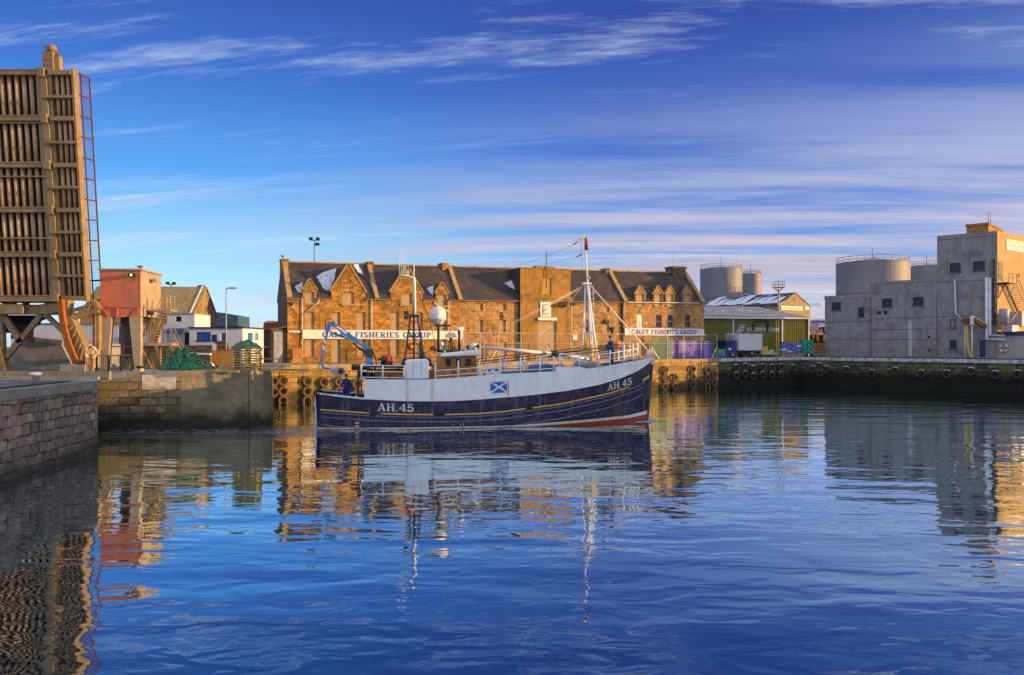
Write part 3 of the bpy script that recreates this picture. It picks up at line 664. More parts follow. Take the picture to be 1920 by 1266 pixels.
def snow_patch(pts):
    """thin lying snow on the front roof pitch; pts are photo pixels brought onto the pitch"""
    o = WP(); q = []; rr = random.Random(int(pts[0][0])); big = []
    for i in range(len(pts)):
        (ax, ay), (bx_, by_) = pts[i], pts[(i+1) % len(pts)]; n_ = max(1, int(math.hypot(bx_-ax, by_-ay)/4))
        for k in range(n_): big.append((ax+(bx_-ax)*k/n_+rr.uniform(-.9, .9), ay+(by_-ay)*k/n_+rr.uniform(-.9, .9)))
    for px, py in big:
        s, z = F.h(px, py, 1.2)
        for _ in range(6):
            y = max(.05, min(DP/2-.05, yroof(s, z)+.0)); s, z = F.h(px, py, y)
        q.append((s, y, EZ(s)-.13+(RZ(s)-EZ(s)+.13)*(y+.12)/(DP/2+.12)+.17))
    P = [Vector(p) for p in q]; n = (P[1]-P[0]).cross(P[2]-P[0])
    o.slab(q if n.z > 0 else q[::-1], .04)
    P = [Vector(p) for p in q]; n = (P[1]-P[0]).cross(P[2]-P[0])
    o.build('snow_patch', 'snow_thin', ridge)
gable((580.6, 524.3), (567.5, 543.3), (593.9, 543.3), (571.7, 547.5, 589.3, 568.5), False)
gable((653, 496), (621.4, 546.8), (685, 546.8), (642.4, 549, 663.7, 570), True, nm='wide_gable')
gable((763, 500.5), (732.4, 548), (792.6, 549), (752, 551, 772.5, 571), True, nm='wide_gable')
gable((829, 531), (817, 549), (840.5, 550), (820.6, 553, 836.6, 573), False)
for pts in ([(553, 541), (567, 532), (566, 553), (557, 551)], [(594, 523), (600, 517), (630, 506), (627, 524), (621, 540), (614, 549), (606, 543)], [(661, 500), (672, 499), (681, 519), (671, 513)], [(711, 527), (737, 512), (735, 528), (728, 552), (718, 545)], [(800, 543), (813, 539), (812, 556), (806, 552)], [(946, 534), (974, 519), (974.5, 549), (962, 545)], [(1124, 513), (1127, 512), (1165, 556), (1161, 556)], [(693, 528), (695, 528), (705, 556), (702, 555)], [(838, 522), (841, 521), (858, 548), (855, 548)]):
    snow_patch(pts)
for i, (cx_, hw) in enumerate(((1200.8, 9.5), (1234.5, 8.8), (1256.6, 8.6), (1289.3, 8.2))):
    gable((cx_, 536.5), (cx_-hw, 551.5), (cx_+hw, 551.5), (cx_-hw+2.2, 552, cx_+hw-2.2, 573), False, nm='gable_dormer', m='ware_rubble')
# end and cross-wall skews with chimneys
def cross(pe, chim, thick, m='ware_stone'):
    s = F.h(pe, 560)[0]; s0, s1_ = s-thick/2, s+thick/2
    o = WP()
    for sgn in (0, 1):
        y0, y1 = (-.14, DP/2) if sgn == 0 else (DP+.14, DP/2)
        z0, z1 = EZ(s)-.16, RZ(s)
        q = [(s0, y0, z0), (s1_, y0, z0), (s1_, y1, z1), (s0, y1, z1)]
        o.slab(q if sgn == 0 else q[::-1], .36)
    o.build('skew', 'coping_gold')
    pxl, pxr, pt = chim
    yc = DP/2-.5; a, zt = F.h(pxl, pt, yc); b, _ = F.h(pxr, pt, yc)
    o = WP(); o.box(a, yc, RZ(s)-1.3, b, yc+1.5, zt-.14); o.box(a-.06, yc-.06, zt-.14, b+.06, yc+1.56, zt)
    c = o.build('chimney', m); return c, (a+b)/2, zt
F_end = cross(542.5, (528, 541, 485), .5); cross(706, (690, 700, 490.5), .45); cross(862, (829.5, 841, 492.5), .45); cross(1171, (1136, 1144, 503), .5)
s = s1-.3; o = WP()
for sgn in (0, 1):
    q = [(s-.25, -.14 if not sgn else DP+.14, EZ(s)-.16), (s+.25, -.14 if not sgn else DP+.14, EZ(s)-.16), (s+.25, DP/2, RZ(s)), (s-.25, DP/2, RZ(s))]; o.slab(q if not sgn else q[::-1], .36)
o.build('skew', 'coping_gold')
a, zt = F.h(1262, 499, 3.2); b, _ = F.h(1286, 499, 3.2); o = WP(); o.box(a, 3.2, 13.4, b, 5.0, zt-.2); o.box(a-.08, 3.12, zt-.2, b+.08, 5.08, zt); o.build('chimney', 'ware_dark')
# hoist block in the middle
x0, zt = F.h(975.5, 504, -.35); x1, zt2 = F.h(1070, 506, -.35); zt = (zt+zt2)/2
hat = rect(1016.7, 521, 1033.8, 552.6, -.35); dr = rect(1008, 601, 1043, 673, -.35)
o = WP(); wall_holes(o, x0, x1, GZ-1, zt, [hat, dr], y=-.35, dep=.3, kw=1)
o.face([(x0, DP, GZ-1), (x0, -.35, GZ-1), (x0, -.35, zt), (x0, DP, zt)], 2); o.face([(x1, -.35, GZ-1), (x1, DP, GZ-1), (x1, DP, zt), (x1, -.35, zt)], 2)  # dark slate on the side faces stands in for their shade
o.face([(x1, DP, GZ-1), (x0, DP, GZ-1), (x0, DP, zt), (x1, DP, zt)], 1)
o.box(x0-.05, -.42, zt, x1+.05, DP, zt+.12, 1)
zb = F.h(1000, 558, -.35)[1]; o.box(x0-.03, -.42, zb-.12, x1+.03, -.35, zb, 1)
a, _ = F.h(1005, 500, -.35); b, z2 = F.h(1040, 500, -.35); o.box(a, -.4, zt+.12, b, .6, z2, 1)
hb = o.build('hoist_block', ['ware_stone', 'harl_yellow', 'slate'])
a, b, c, d = hat; o = WP(); o.box(a+.01, -.25, b+.01, c-.01, -.15, d-.01); o.build('hatch', mat('hatch', (.48, .27, .05), (.40, .22, .04), .7, 2), hb)
a, b, c, d = dr; o = WP(); o.box(a+.01, -.2, b+.01, c-.01, -.1, d-.01); o.build('boarded_doorway', 'board', hb)
# white emblem panel of nested E strokes with its ledge
a, b, c, d = rect(1013, 566.5, 1032.7, 594, -.40); o = WP(); o.box(a, -.46, b, c, -.36, d); ep = o.build('emblem_panel', 'sign_white', hb)
o = WP(); w_, h_ = c-a, d-b
for k, (ox, oz) in enumerate(((.30, .22), (.16, .12))):
    xx0 = a+w_*ox; xx1 = xx0+w_*.52; zz0 = b+h_*oz; zz1 = zz0+h_*.62
    o.box(xx0, -.485-.005*k, zz0, xx0+.05, -.461, zz1); 
    for q in (0, .5, 1): zz_ = zz0+(zz1-zz0-.05)*q; o.box(xx0+.051, -.483-.005*k, zz_, xx1, -.461, zz_+.05)
o.build('emblem', 'dark', ep)
a, b, c, d = rect(1008, 595.7, 1043, 601, -.40); o = WP(); o.box(a, -.62, b, c, -.36, d); o.build('ledge', 'sign_white', hb)
# gutters and downpipes
def pipe(pxs, y=-.14, r=.055, m='pipe_white', nm='downpipe'):
    o = WP(); q = []
    for px, py in pxs: x_, z_ = F.h(px, py, y); q.append((x_, y, z_))
    o.tube(q, r, 6); return o.build(nm, m)
for p_ in ([(567, 559), (567, 672)], [(567, 591), (598, 566), (598, 559)], [(697, 560), (697, 665)], [(841.5, 563), (841.5, 670)], [(816.5, 564), (817, 571), (841, 585)], [(1071.5, 560), (1071.5, 672)], [(1166, 589), (1172.5, 567), (1172.5, 562)], [(1314, 562), (1320, 575)]):
    pipe(p_)
pipe([(973.5, 560), (973.5, 640)], r=.11, m='dark'); pipe([(973, 642), (973, 674)], r=.13, m='green_plastic'); pipe([(1167, 562), (1167, 640)], r=.12, m='dark'); pipe([(1167, 642), (1167, 672)], r=.12, m='green_plastic')
def gutter(pa, pb, py0, py1):
    a = F.h(pa, py0, -.2)[0]; b = F.h(pb, py1, -.2)[0]
    o = WP(); o.bar((a, -.2, EZ(a)-.10), (b, -.2, EZ(b)-.10), .12, .09); o.build('gutter', 'pipe_white' if pa > 1160 else 'coping_old')
gutter(545, 567, 558, 558); gutter(594, 621, 559, 559); gutter(686, 703, 560, 560); gutter(709, 732, 561, 561); gutter(793, 817, 561, 562); gutter(841, 858, 562, 563); gutter(866, 974, 560, 560); gutter(1072, 1166, 560, 560); gutter(1176, 1312, 563, 565)
# signboards with serif lettering
def signboard(r_, tx, m='sign_white', fat=1.0):
    a, b, c, d = rect(*r_, -.12); o = WP(); o.box(a, -.2, b, c, -.1, d); sb = o.build('signboard', m)
    a, b, c, d = rect(*tx, -.2); t = serif_mb('CALEY FISHERIES GROUP', .03, fat); fit(t, a, b, c, d, -.205); o = WP(); o.v, o.f, o.m, o.sm = t.v, t.f, t.m, t.sm
    o.build('lettering', 'sign_blue', sb)
signboard((568, 619.6, 868, 636), (605, 622.3, 808, 633.6), fat=1.1)
signboard((1171, 616, 1319.6, 629.4), (1185, 618, 1307, 626.6), mat('sign_pale', (.74, .74, .74), (.66, .66, .68), .5, 1), fat=1.1)
a, b, c, d = rect(541, 620.2, 563, 623.4, -.08); o = WP(); o.box(a, -.12, b, c, -.02, d); o.build('cream_plate', 'cream')
# flood lamps, meter box, wall lamps
a, z_ = F.h(545, 568, -.5); o = WP(); o.box(a-.25, -.75, z_-.28, a+.2, -.4, z_+.05); o.box(a-.02, -.4, z_-.1, a+.03, 0, z_); o.build('floodlight', 'black_metal')
a, z_ = F.h(547, 573, -.5); o = WP(); o.box(a-.05, -.7, z_-.2, a+.3, -.45, z_+.1); o.box(a+.1, -.45, z_-.05, a+.14, 0, z_); o.build('floodlight', 'galv')
a, z_ = F.h(1065, 570, -.9); o = WP(); o.box(a-.9, -.95, z_-.05, a+.9, -.8, z_+.06); o.box(a-.3, -.8, z_-.3, a+.1, -.35, z_+.3)
for q in (-.8, -.45, .4, .8): o.box(a+q-.14, -1.15, z_-.2, a+q+.14, -.95, z_+.12)
o.build('floodlight_bracket', 'black_metal')
a, b, c, d = rect(1073.5, 628, 1082, 638, -.2); o = WP(); o.box(a, -.3, b, c, -.02, d); o.build('meter_box', 'sign_pale')
a, b, c, d = rect(942, 586, 945, 600, -.05); o = WP(); o.tube([(a, -.1, b), (a, -.1, d)], .05); o.box(a-.25, -.13, b+.3, a+.25, -.07, b+.38); o.build('iron_tie', 'dark')
a, z_ = F.h(1014, 475, 1.0); _, zb = F.h(1014, 540, -.5); o = WP(); o.tube([(a, -.5, zb), (a, -.5, z_)], .045, 5); o.build('aerial_pole', 'black_metal')
a, z_ = F.h(1263, 470, 3.5); o = WP(); o.tube([(a, 3.5, 14.9), (a, 3.5, z_)], .03, 5); o.box(a-.15, 3.45, z_-1.2, a+.15, 3.55, z_-.9); o.build('aerial', 'galv')
# blue-grey side door annex at the left end, pallet of battens leaning there
a, z_ = F.h(531, 613, -.1); o = WP(); o.box(-1.55, .3, GZ-.2, -.02, 3.2, z_-.25); o.slab([(-1.7, .1, z_-.35), (0.02, .1, z_), (0.02, 3.4, z_), (-1.7, 3.4, z_-.35)], .1); an = o.build('side_porch', 'ware_dark')
o = WP(); o.box(-1.35, .22, GZ-.2, -.45, .28, z_-.5); o.build('porch_door', 'galv', an)
x_, _ = F.h(551, 670, -.9); x2, _ = F.h(567, 670, -.9)
mb = MB()
for i in range(9): xx = (x2-x_)*(i/8); mb.bar((xx, 0, 0), (xx, .55, 1.55), .07, .03)
for t_ in (.12, .5, .9): mb.bar((-.03, .55*t_+.05, 1.55*t_), ((x2-x_)+.03, .55*t_+.05, 1.55*t_), .08, .03)
o = mb.build('wooden_pallet', 'wood_orange'); o.matrix_world = F.M @ Matrix.Translation((x_, -.75, 3.47)); tag(o, 'orange wooden pallet leaning on the warehouse wall beside its left corner', 'pallet')

# ================================================================ TYRES
ty = MB(); prof = []
for i in range(14):
    a = 2*math.pi*i/14; prof.append((.375+.135*math.cos(a)*(1.0 if math.cos(a) < 0 else .95), .15*math.sin(a)*(1 if abs(math.sin(a)) < .9 else .97)))
ty.lathe(prof, n=22, axis='y', closed=True)
ty.k = 1; ty.tube([(0, .0, .3), (0, .08, .9)], .018, 5)
def wall_frame(a, b):
    return Frame(Vector((*a, 0)), math.degrees(math.atan2(b[1]-a[1], b[0]-a[0])))
FQ = wall_frame((-20.4, 73.9), Q1); FQ2 = wall_frame(Q1, Q2); FQ3 = wall_frame(Q2, Q3)
cap_mb = MB(); cap_mb.smooth = True
for s_ in (-1,):
    cap_mb.tube([(.47*math.cos(R(a_)), -.04, .47*math.sin(R(a_))) for a_ in range(48, 135, 8)], .05, 6)
tyre0 = None
def tyre(fr, px, py, label, group, m='rubber_sunlit', sc_=1.0):
    global tyre0
    x_, z_ = fr.h(px, py, -.28)
    if tyre0 is None or tyre0.data.materials[0].name != m:
        q = MB(); q.v, q.f, q.m, q.sm = list(ty.v), list(ty.f), list(ty.m), list(ty.sm); 
        if m == 'rubber': q.k = 2; q.smooth = True; n0 = len(q.v); q.v += cap_mb.v; q.f += [tuple(a_+n0 for a_ in f_) for f_ in cap_mb.f]; q.m += [2]*len(cap_mb.f); q.sm += [True]*len(cap_mb.f)
        o = q.build('tyre', [m, 'dark', 'snow']); tyre0 = o
    else: o = tyre0.copy(); COL.objects.link(o)
    o.matrix_world = fr.M @ Matrix.Translation((x_, -.28, z_)) @ Matrix.Rotation(R(random.uniform(-4, 4)), 4, 'X') @ Matrix.Rotation(R(random.uniform(-6, 6)), 4, 'Z') @ Matrix.Diagonal((sc_, sc_, sc_, 1))
    tag(o, label, 'tyre', group)
NM = {1: ['single'], 2: ['top', 'lower'], 3: ['top', 'middle', 'bottom']}
cols = [(513, [715, 735]), (530.5, [714, 734, 751.5]), (576, [714.8, 734.3, 751.5]), (607.5, [716.8, 735.5]), (636, [716, 734.5]), (668.5, [720, 739])]
for i, (px, ys) in enumerate(cols):
    for n_, py in zip(NM[len(ys)], ys):
        tyre(FQ, px, py, f'{n_} sunlit brown tyre of the {ORD[i]} column from the pier end, sunlit quay', 'tyres hung on the sunlit quay left of the boat')
cols = [(1247, [694, 709, 725]), (1265.5, [708, 724]), (1299, [692, 707, 722.5]), (1326.5, [694.5, 709, 724.5]), (1347.5, [702, 718])]
for i, (px, ys) in enumerate(cols):
    for n_, py in zip(NM[len(ys)], ys):
        tyre(FQ, px if px < 1340 else 1339, py, f'{n_} tyre of the {ORD[i]} column right of the boat bow', 'tyres hung on the quay right of the bow')
cols = [(1380, [690, 704.5]), (1397, [687.5, 702]), (1412, [692, 706]), (1430, [688.5, 703]), (1447, [689.5, 703.5]), (1464, [688.5, 703]), (1487, [690])]
for i, (px, ys) in enumerate(cols):
    for n_, py in zip(NM[len(ys)], ys):
        tyre(FQ2, px, py, f'{n_} black tyre of the {ORD[i]} column on the dark wall below the lorry', 'tyres on the dark wall below the lorry', 'rubber')
for i, (px, py) in enumerate([(1524, 693), (1536, 687), (1550, 693), (1537, 700), (1587, 694), (1635, 700.5), (1679, 696), (1727, 701), (1775, 701.5), (1821, 697), (1866, 703), (1908, 702)]):
    tyre(FQ3, px, py, f'{ORD[i]} tyre from the corner on the mossy wall below the concrete plant', 'tyres on the mossy wall below the concrete plant', 'rubber', 1.05)
# ladder recess strips on the quay
def strip(fr, px, y0, y1, wd, m, label, nm='quay_ladder'):
    a, z1 = fr.h(px, y0, -.06); _, z0 = fr.h(px, y1, -.06); mb = MB()
    mb.box(-wd, -.04, z0, -wd+.05, .0, z1); mb.box(wd-.05, -.04, z0, wd, 0, z1)
    for k in range(int((z1-z0)/.3)): mb.box(-wd+.05, -.035, z0+.3*k+.1, wd-.05, -.005, z0+.3*k+.15)
    o = mb.build(nm, m); o.matrix_world = fr.M @ Matrix.Translation((a, -.08, 0)); tag(o, label, 'ladder')
strip(FQ, 1312, 676, 729, .26, 'dark', 'iron ladder down the sunlit quay between the tyre columns right of the bow')
# ================================================================ BASCULE BRIDGE (raised leaf)
YB = 57.0
z_b = EYE+(CY-562)/FX*YB
BF = Frame(Vector((0, YB, z_b)), 0, 6.3)          # leaf frame: x across, z up along the leaf, leaning a little towards the water
br = thing('bascule_bridge', 'raised steel bridge leaf with ribbed underside towering at the left edge', 'bridge', loc=(-29, YB, 3.5))
BI = br.matrix_world if False else Matrix.Translation((-29, YB, 3.5))
class BP(MB):
    def build(s, name, m, parent=None, frame=None, **k):
        fr = (BI.inverted() @ (frame.M if frame else Matrix.Identity(4)))
        s.v = [tuple(fr @ Vector(p)) for p in s.v]; return MB.build(s, name, m, parent if parent is not None else br, **k)
def bx(px, py=350, y=0.0): return BF.h(px, py, y)[0]
def bz(py, px=120, y=0.0): return BF.h(px, py, y)[1]
mains = [136.5, 222.5, 309.8, 393.8, 477, 559]; secs = [181.7, 267.3, 351.4, 435.4, 516.8]
ztop = bz(132); zbot = bz(565)
XL = bx(-120); gx0, gx1 = bx(88), bx(107); xR = bx(151)
# deck plate behind the ribs
o = BP(); o.box(XL-6, .78, zbot, xR-.17, .95, ztop); dk = o.build('deck_plate', 'bridge_dark', frame=BF)
# trough ribs (left panel wide pitch, right panel narrow pitch)
o = BP(); pitch = 13.4/FX*YB
x = gx0-.75
while x > XL-6:
    for i in range(5): o.tube([(x, .22, bz(mains[i+1])+.1), (x, .22, bz(mains[i])-.1)], pitch*.29, 10)
    x -= pitch
o.build('left_ribs', 'bridge_rib', frame=BF)
o = BP(); p2 = (xR-gx1-.12)/4
for j in range(4):
    x = gx1+.12+p2*(j+.5)
    for i in range(5): o.tube([(x, .25, bz(mains[i+1])+.1), (x, .25, bz(mains[i])-.1)], p2*.31, 10)
o.build('right_ribs', 'bridge_rib', frame=BF)
# main girder
o = BP(); o.box(gx0, -.05, zbot, gx1-.28, .55, ztop); o.box(gx0-.32, .02, zbot, gx0, .5, ztop); o.box(gx1-.28, .12, zbot, gx1, .55, ztop)
for i in range(26): zz_ = zbot+(ztop-zbot)*(i+.5)/26; o.box(gx0-.33, .0, zz_, gx0+.02, .03, zz_+.05)
o.build('main_girder', 'bridge', frame=BF)
for i, py in enumerate(mains):
    z_ = bz(py); o = BP(); o.box(XL-6, -.22, z_-.17, gx0-.02, .5, z_+.17); o.box(gx1-.1, -.16, z_-.15, xR-.17, .5, z_+.15); o.box(gx0+.0, -.28, z_-.3, gx1-.3, -.06, z_+.3)
    o.box(XL-6, -.26, z_+.13, gx0-.02, -.225, z_+.21)
    o.build('cross_beam', 'bridge', frame=BF)
for i, py in enumerate(secs):
    z_ = bz(py); o = BP(); o.box(gx0+.1, -.18, z_-.09, xR+.05, .2, z_+.09); o.build('stiffener', 'bridge', frame=BF)
for py in (230.5, 331, 446.8):
    z_ = bz(py); o = BP(); o.box(XL-6, -.12, z_-.05, gx0-.05, .1, z_+.05); o.build('service_pipe', 'bridge', frame=BF)
o = BP(); o.box(xR-.16, -.1, zbot, xR, .6, ztop+.1); o.build('edge_beam', 'bridge', frame=BF)
# footway railing standing out behind the leaf edge
o = BP(); yf = .8; yb2 = 2.0
o.tube([(xR+.02, yb2, zbot-.3), (xR+.02, yb2, ztop-.15)], .055, 5); o.tube([(xR+.02, yf, zbot), (xR+.02, yf, ztop)], .05, 5)
n = 11
for i in range(n+1): z_ = zbot+(ztop-.1-zbot)*i/n; o.bar((xR+.02, .5, z_), (xR+.02, yb2, z_), .09)
o.build('footway_railing', 'rail_red', frame=BF)
o = BP(); N = 150
for i in range(N): z_ = zbot+(ztop-zbot)*i/N; o.bar((xR+.02, yf, z_), (xR+.02, yb2, z_), .022)
o.build('railing_bars', 'rail_red', frame=BF)
# locking tongue on the tip, with its lamp
a, b = bx(81, 115), bx(110, 115); zt = bz(97); o = BP(); o.box(a, -.1, ztop, b-.35, .5, zt); o.box(b-.35, .05, ztop, b, .5, zt-.25)
o.bar((b-.35, .28, zt-.1), (b-.02, .28, zt-.38), .4, .18, up=(0, 1, 0)); o.box(a+.05, -.14, zt-.55, b-.4, -.1, zt-.42); o.box(a+.05, -.14, zt-.95, b-.4, -.1, zt-.85)
tg = o.build('lock_tongue', 'bridge', frame=BF)
o = BP(); o.lathe([(.0, -.3), (.24, -.28), (.30, -.05), (.24, .2), (.0, .22)], ((a+b)/2+.05, .2, zt+.25), 12, 'x'); o.tube([((a+b)/2-.2, .2, zt+.3), (a-.12, .2, zt+.45)], .05, 5); o.tube([(a+.1, .2, zt+.15), (a+.35, .2, zt)], .09, 5); o.build('beacon', 'bridge', tg, frame=BF)
# bearing beam under the leaf
WF = Frame(Vector((0, YB-.6, 0)))
def wx(px, py=620): return WF.h(px, py)[0]
def wz(py): return WF.h(100, py)[1]
o = BP(); o.box(wx(-220), -.6, wz(589), wx(52), 1.2, wz(571)); o.box(wx(52), -.2, wz(589.5), wx(84), 1.2, wz(571.5)); o.prism([(wx(84), wz(571)), (wx(118), wz(569)), (wx(118), wz(585)), (wx(96), wz(590)), (wx(84), wz(588))], -.5, 1.2)
o.box(wx(-220), -.8, wz(566.5), wx(120), 1.4, wz(564.5))
for px in (6, 20, 44, 86, 92, 104): o.box(wx(px)-.1, 0, wz(571), wx(px)+.14, .5, wz(566))
o.build('bearing_beam', 'bridge', frame=WF)
o = BP(); o.prism([(wx(-30), wz(590)), (wx(56), wz(590)), (wx(52), wz(597)), (wx(44), wz(600)), (wx(40), wz(608)), (wx(30), wz(611)), (wx(28), wz(618)), (wx(14), wz(622)), (wx(-30), wz(624))], 1.0, 2.2)
o.build('machinery', 'bridge_dark', frame=WF)
def strut(p0, p1, wd=.34, nm='brace', m='bridge', y=0.0, y2=None):
    o = BP(); o.bar((wx(p0[0]), y, wz(p0[1])), (wx(p1[0]), y if y2 is None else y2, wz(p1[1])), wd, .3, up=(0, 1, 0)); o.build(nm, m, frame=WF)
strut((78, 590), (12, 671)); strut((86, 590), (130, 632), .3); strut((6, 590), (40, 642), .42, m='bridge'); strut((112, 590), (128, 618), .2, y=1.5)
strut((14, 612), (30, 640), .3, m='rust', y=2.0)
o = BP(); o.bar((wx(0), 0, wz(589)), (wx(3), 0, wz(655)), .5, .4, up=(0, 1, 0)); o.prism([(wx(-14), wz(652)), (wx(5), wz(652)), (wx(16), wz(697)), (wx(-20), wz(697))], -.5, .4); o.box(wx(-24), -.8, wz(700), wx(20), .7, wz(696))
o.build('leg', 'bridge', frame=WF)
# rolling quadrant with its rusty toothed tread
cx_, cz_ = 262.0, 556.0
arcp = [(119, 563), (120, 580), (122.5, 598), (126, 616), (130, 632), (135.5, 648), (142, 664), (150, 681)]
inn = [(132, 563), (131, 575), (133, 590), (138, 596), (145, 610), (152, 628), (159, 644), (166, 656), (160, 686)]
o = BP(); q = [(wx(a), wz(b)) for a, b in arcp]+[(wx(a), wz(b)) for a, b in inn[::-1]]
o.prism(q, -.3, .5); qd = o.build('quadrant', 'bridge', frame=WF)
o = BP()
for i in range(len(arcp)-1):
    (a, b), (c, d) = arcp[i], arcp[i+1]; o.bar((wx(a+3), -.45, wz(b)), (wx(c+3), -.45, wz(d)), .30, .5, up=(0, 1, 0))
    for k in range(4):
        u_ = (k+.5)/4; o.box(wx(a+(c-a)*u_)-.07, -.72, wz(b+(d-b)*u_)-.07, wx(a+(c-a)*u_)+.32, -.5, wz(b+(d-b)*u_)+.06)
o.build('toothed_tread', 'rust', qd, frame=WF)
o = BP()
for (a, b, c, d) in ((133, 622, 143, 609), (138, 640, 148, 617), (144, 655, 152, 630), (149, 672, 157, 643), (154, 680, 161, 652)):
    o.bar((wx(a), -.36, wz(b)), (wx(c), -.36, wz(d)), .07, .12, up=(0, 1, 0))
o.build('web_stiffeners', 'bridge', qd, frame=WF)
o = BP(); o.bar((wx(130), -.1, wz(598)), (wx(182), .1, wz(580)), .42, .3, up=(0, 1, 0)); o.bar((wx(140), -.1, wz(582)), (wx(182), .1, wz(568)), .2, .3, up=(0, 1, 0))
for px in (140, 150, 158, 168): o.bar((wx(px), -.3, wz(597-(px-130)*.34)), (wx(px+6), -.3, wz(582-(px-130)*.3)), .1, .1, up=(0, 1, 0))
o.build('operating_strut', 'bridge', frame=WF)
o = BP(); o.box(wx(165), .6, wz(656), wx(177), 1.1, wz(590)); o.box(wx(170), .5, wz(656), wx(172), .6, wz(590)); o.build('post', 'bridge', frame=WF)
o = BP(); o.bar((wx(170), 0.2, wz(566)), (wx(182), .2, wz(582)), .5, .5, up=(0, 1, 0)); 
for k in range(4): o.bar((wx(172+3*k), -.12, wz(566+4*k)), (wx(176+3*k), -.12, wz(564+4*k)), .05, .3, up=(0, 1, 0))
o.build('service_ladder', 'bridge', frame=WF)
# sloping concrete ramp under the leaf, low concrete block
CF = Frame(Vector((0, 62, 0)))
t = thing('concrete_ramp', 'sloping grey concrete ramp under the raised bridge', 'ramp', loc=(CF.h(80, 690)[0], 62, 3.45)); TI = Matrix.Translation(t.location).inverted()
mb = MB(); q = [CF.h(*p_) for p_ in ((14, 692), (22, 668), (46, 634), (128, 645), (152, 692))]; mb.prism(q, -1.0, 9.0); mb.v = [tuple(TI @ (CF.M @ Vector(p))) for p in mb.v]; mb.build('ramp_body', 'concrete', t)
mb = MB(); a = CF.h(46, 634); b = CF.h(128, 645); mb.bar((a[0]-.3, -1.1, a[1]+.1), (b[0]+.2, -1.1, b[1]+.1), .25, .3); mb.v = [tuple(TI @ (CF.M @ Vector(p))) for p in mb.v]; mb.build('kerb', 'coping_old', t)
LF = Frame(Vector((0, 52.9, 0)))
def put(mb, name, m, label, cat, fr, base, group=None, kind=None, bevel=0.0):
    """link a mesh whose coordinates are in frame fr as one object with its origin at local point base"""
    mb.v = [(a-base[0], b-base[1], c-base[2]) for a, b, c in mb.v]; o = mb.build(name, m, bevel=bevel); o.matrix_world = fr.M @ Matrix.Translation(base); tag(o, label, cat, group, kind); return o
def rootf(name, label, cat, fr, base, group=None):
    t = thing(name, label, cat, M=fr.M @ Matrix.Translation(base), group=group); return t, Vector(base)
class OB(MB):
    """mesh in frame coordinates relative to a root placed at base"""
    def __init__(s, base): super().__init__(); s.b = base
    def build(s, name, m, parent, **k):
        s.v = [(a-s.b[0], b-s.b[1], c-s.b[2]) for a, b, c in s.v]; return MB.build(s, name, m, parent, **k)
mb = MB(); a, z0 = LF.h(112, 702); b, z1 = LF.h(158, 684); mb.box(a, 0, z0, (a+b)/2-.02, 1.0, z1); mb.box((a+b)/2+.02, .02, z0, b, 1.02, z1-.01)
put(mb, 'concrete_block', 'concrete', 'low pale concrete block behind the near quay, left of the lifebuoy post', 'block', LF, (a, 0, z0))
# ---- fence with lifebuoy post
t, bs = rootf('railing_fence', 'brown bar railing on the pier below the pink cabin', 'fence', LF, (LF.h(200, 700)[0], 1.0, 3.5))
xs = [LF.h(p, 690, 1.0)[0] for p in (158, 171, 181, 203, 226, 246)]; zt = LF.h(200, 666, 1.0)[1]
for x in xs: o = OB(bs); o.box(x-.04, .96, 3.5, x+.04, 1.04, zt); o.build('post', 'black_metal', t)
o = OB(bs); o.box(xs[0], .975, zt-.05, xs[-1], 1.025, zt+.02); o.box(xs[0], .98, 3.62, xs[-1], 1.02, 3.68); o.build('rail', 'bridge', t)
o = OB(bs); x = xs[0]
while x < xs[-1]: o.box(x-.012, .99, 3.68, x+.012, 1.01, zt-.05); x += .13
o.build('bars', 'black_metal', t)
def lifebuoy(parent, c, r, axis='y', base=(0, 0, 0), nm='lifebuoy', tilt=0.0):
    """ring of alternating orange and white segments"""
    mb = MB(); n = 24; m_ = 8
    for i in range(n):
        for j in range(m_):
            vs = []
            for (ii, jj) in ((i, j), (i+1, j), (i+1, j+1), (i, j+1)):
                A_ = 2*math.pi*ii/n+.4; B_ = 2*math.pi*jj/m_; rr = r*(1+.24*math.cos(B_)); p = Vector((rr*math.cos(A_), r*.24*math.sin(B_), rr*math.sin(A_)))
                vs.append((c[0]+p.x-base[0], c[1]+p.y-base[1], c[2]+p.z-base[2]))
            mb.smooth = True; mb.face(vs[::-1], 0 if (i//3) % 2 else 1)
    return mb.build(nm, ['orange_plastic', 'white_paint'], parent)
x, zc = LF.h(173, 661, .3); _, zb = LF.h(173, 704, .3)
t, bs = rootf('lifebuoy_post', 'orange post with a red and white lifebuoy at the pier railing', 'lifebuoy post', LF, (x, .3, zb))
o = OB(bs); o.box(x-.10, .24, zb, x+.10, .36, zc-.1); o.build('post', 'wood_orange', t); lifebuoy(t, (x, .12, zc), .36, base=bs, nm='ring')
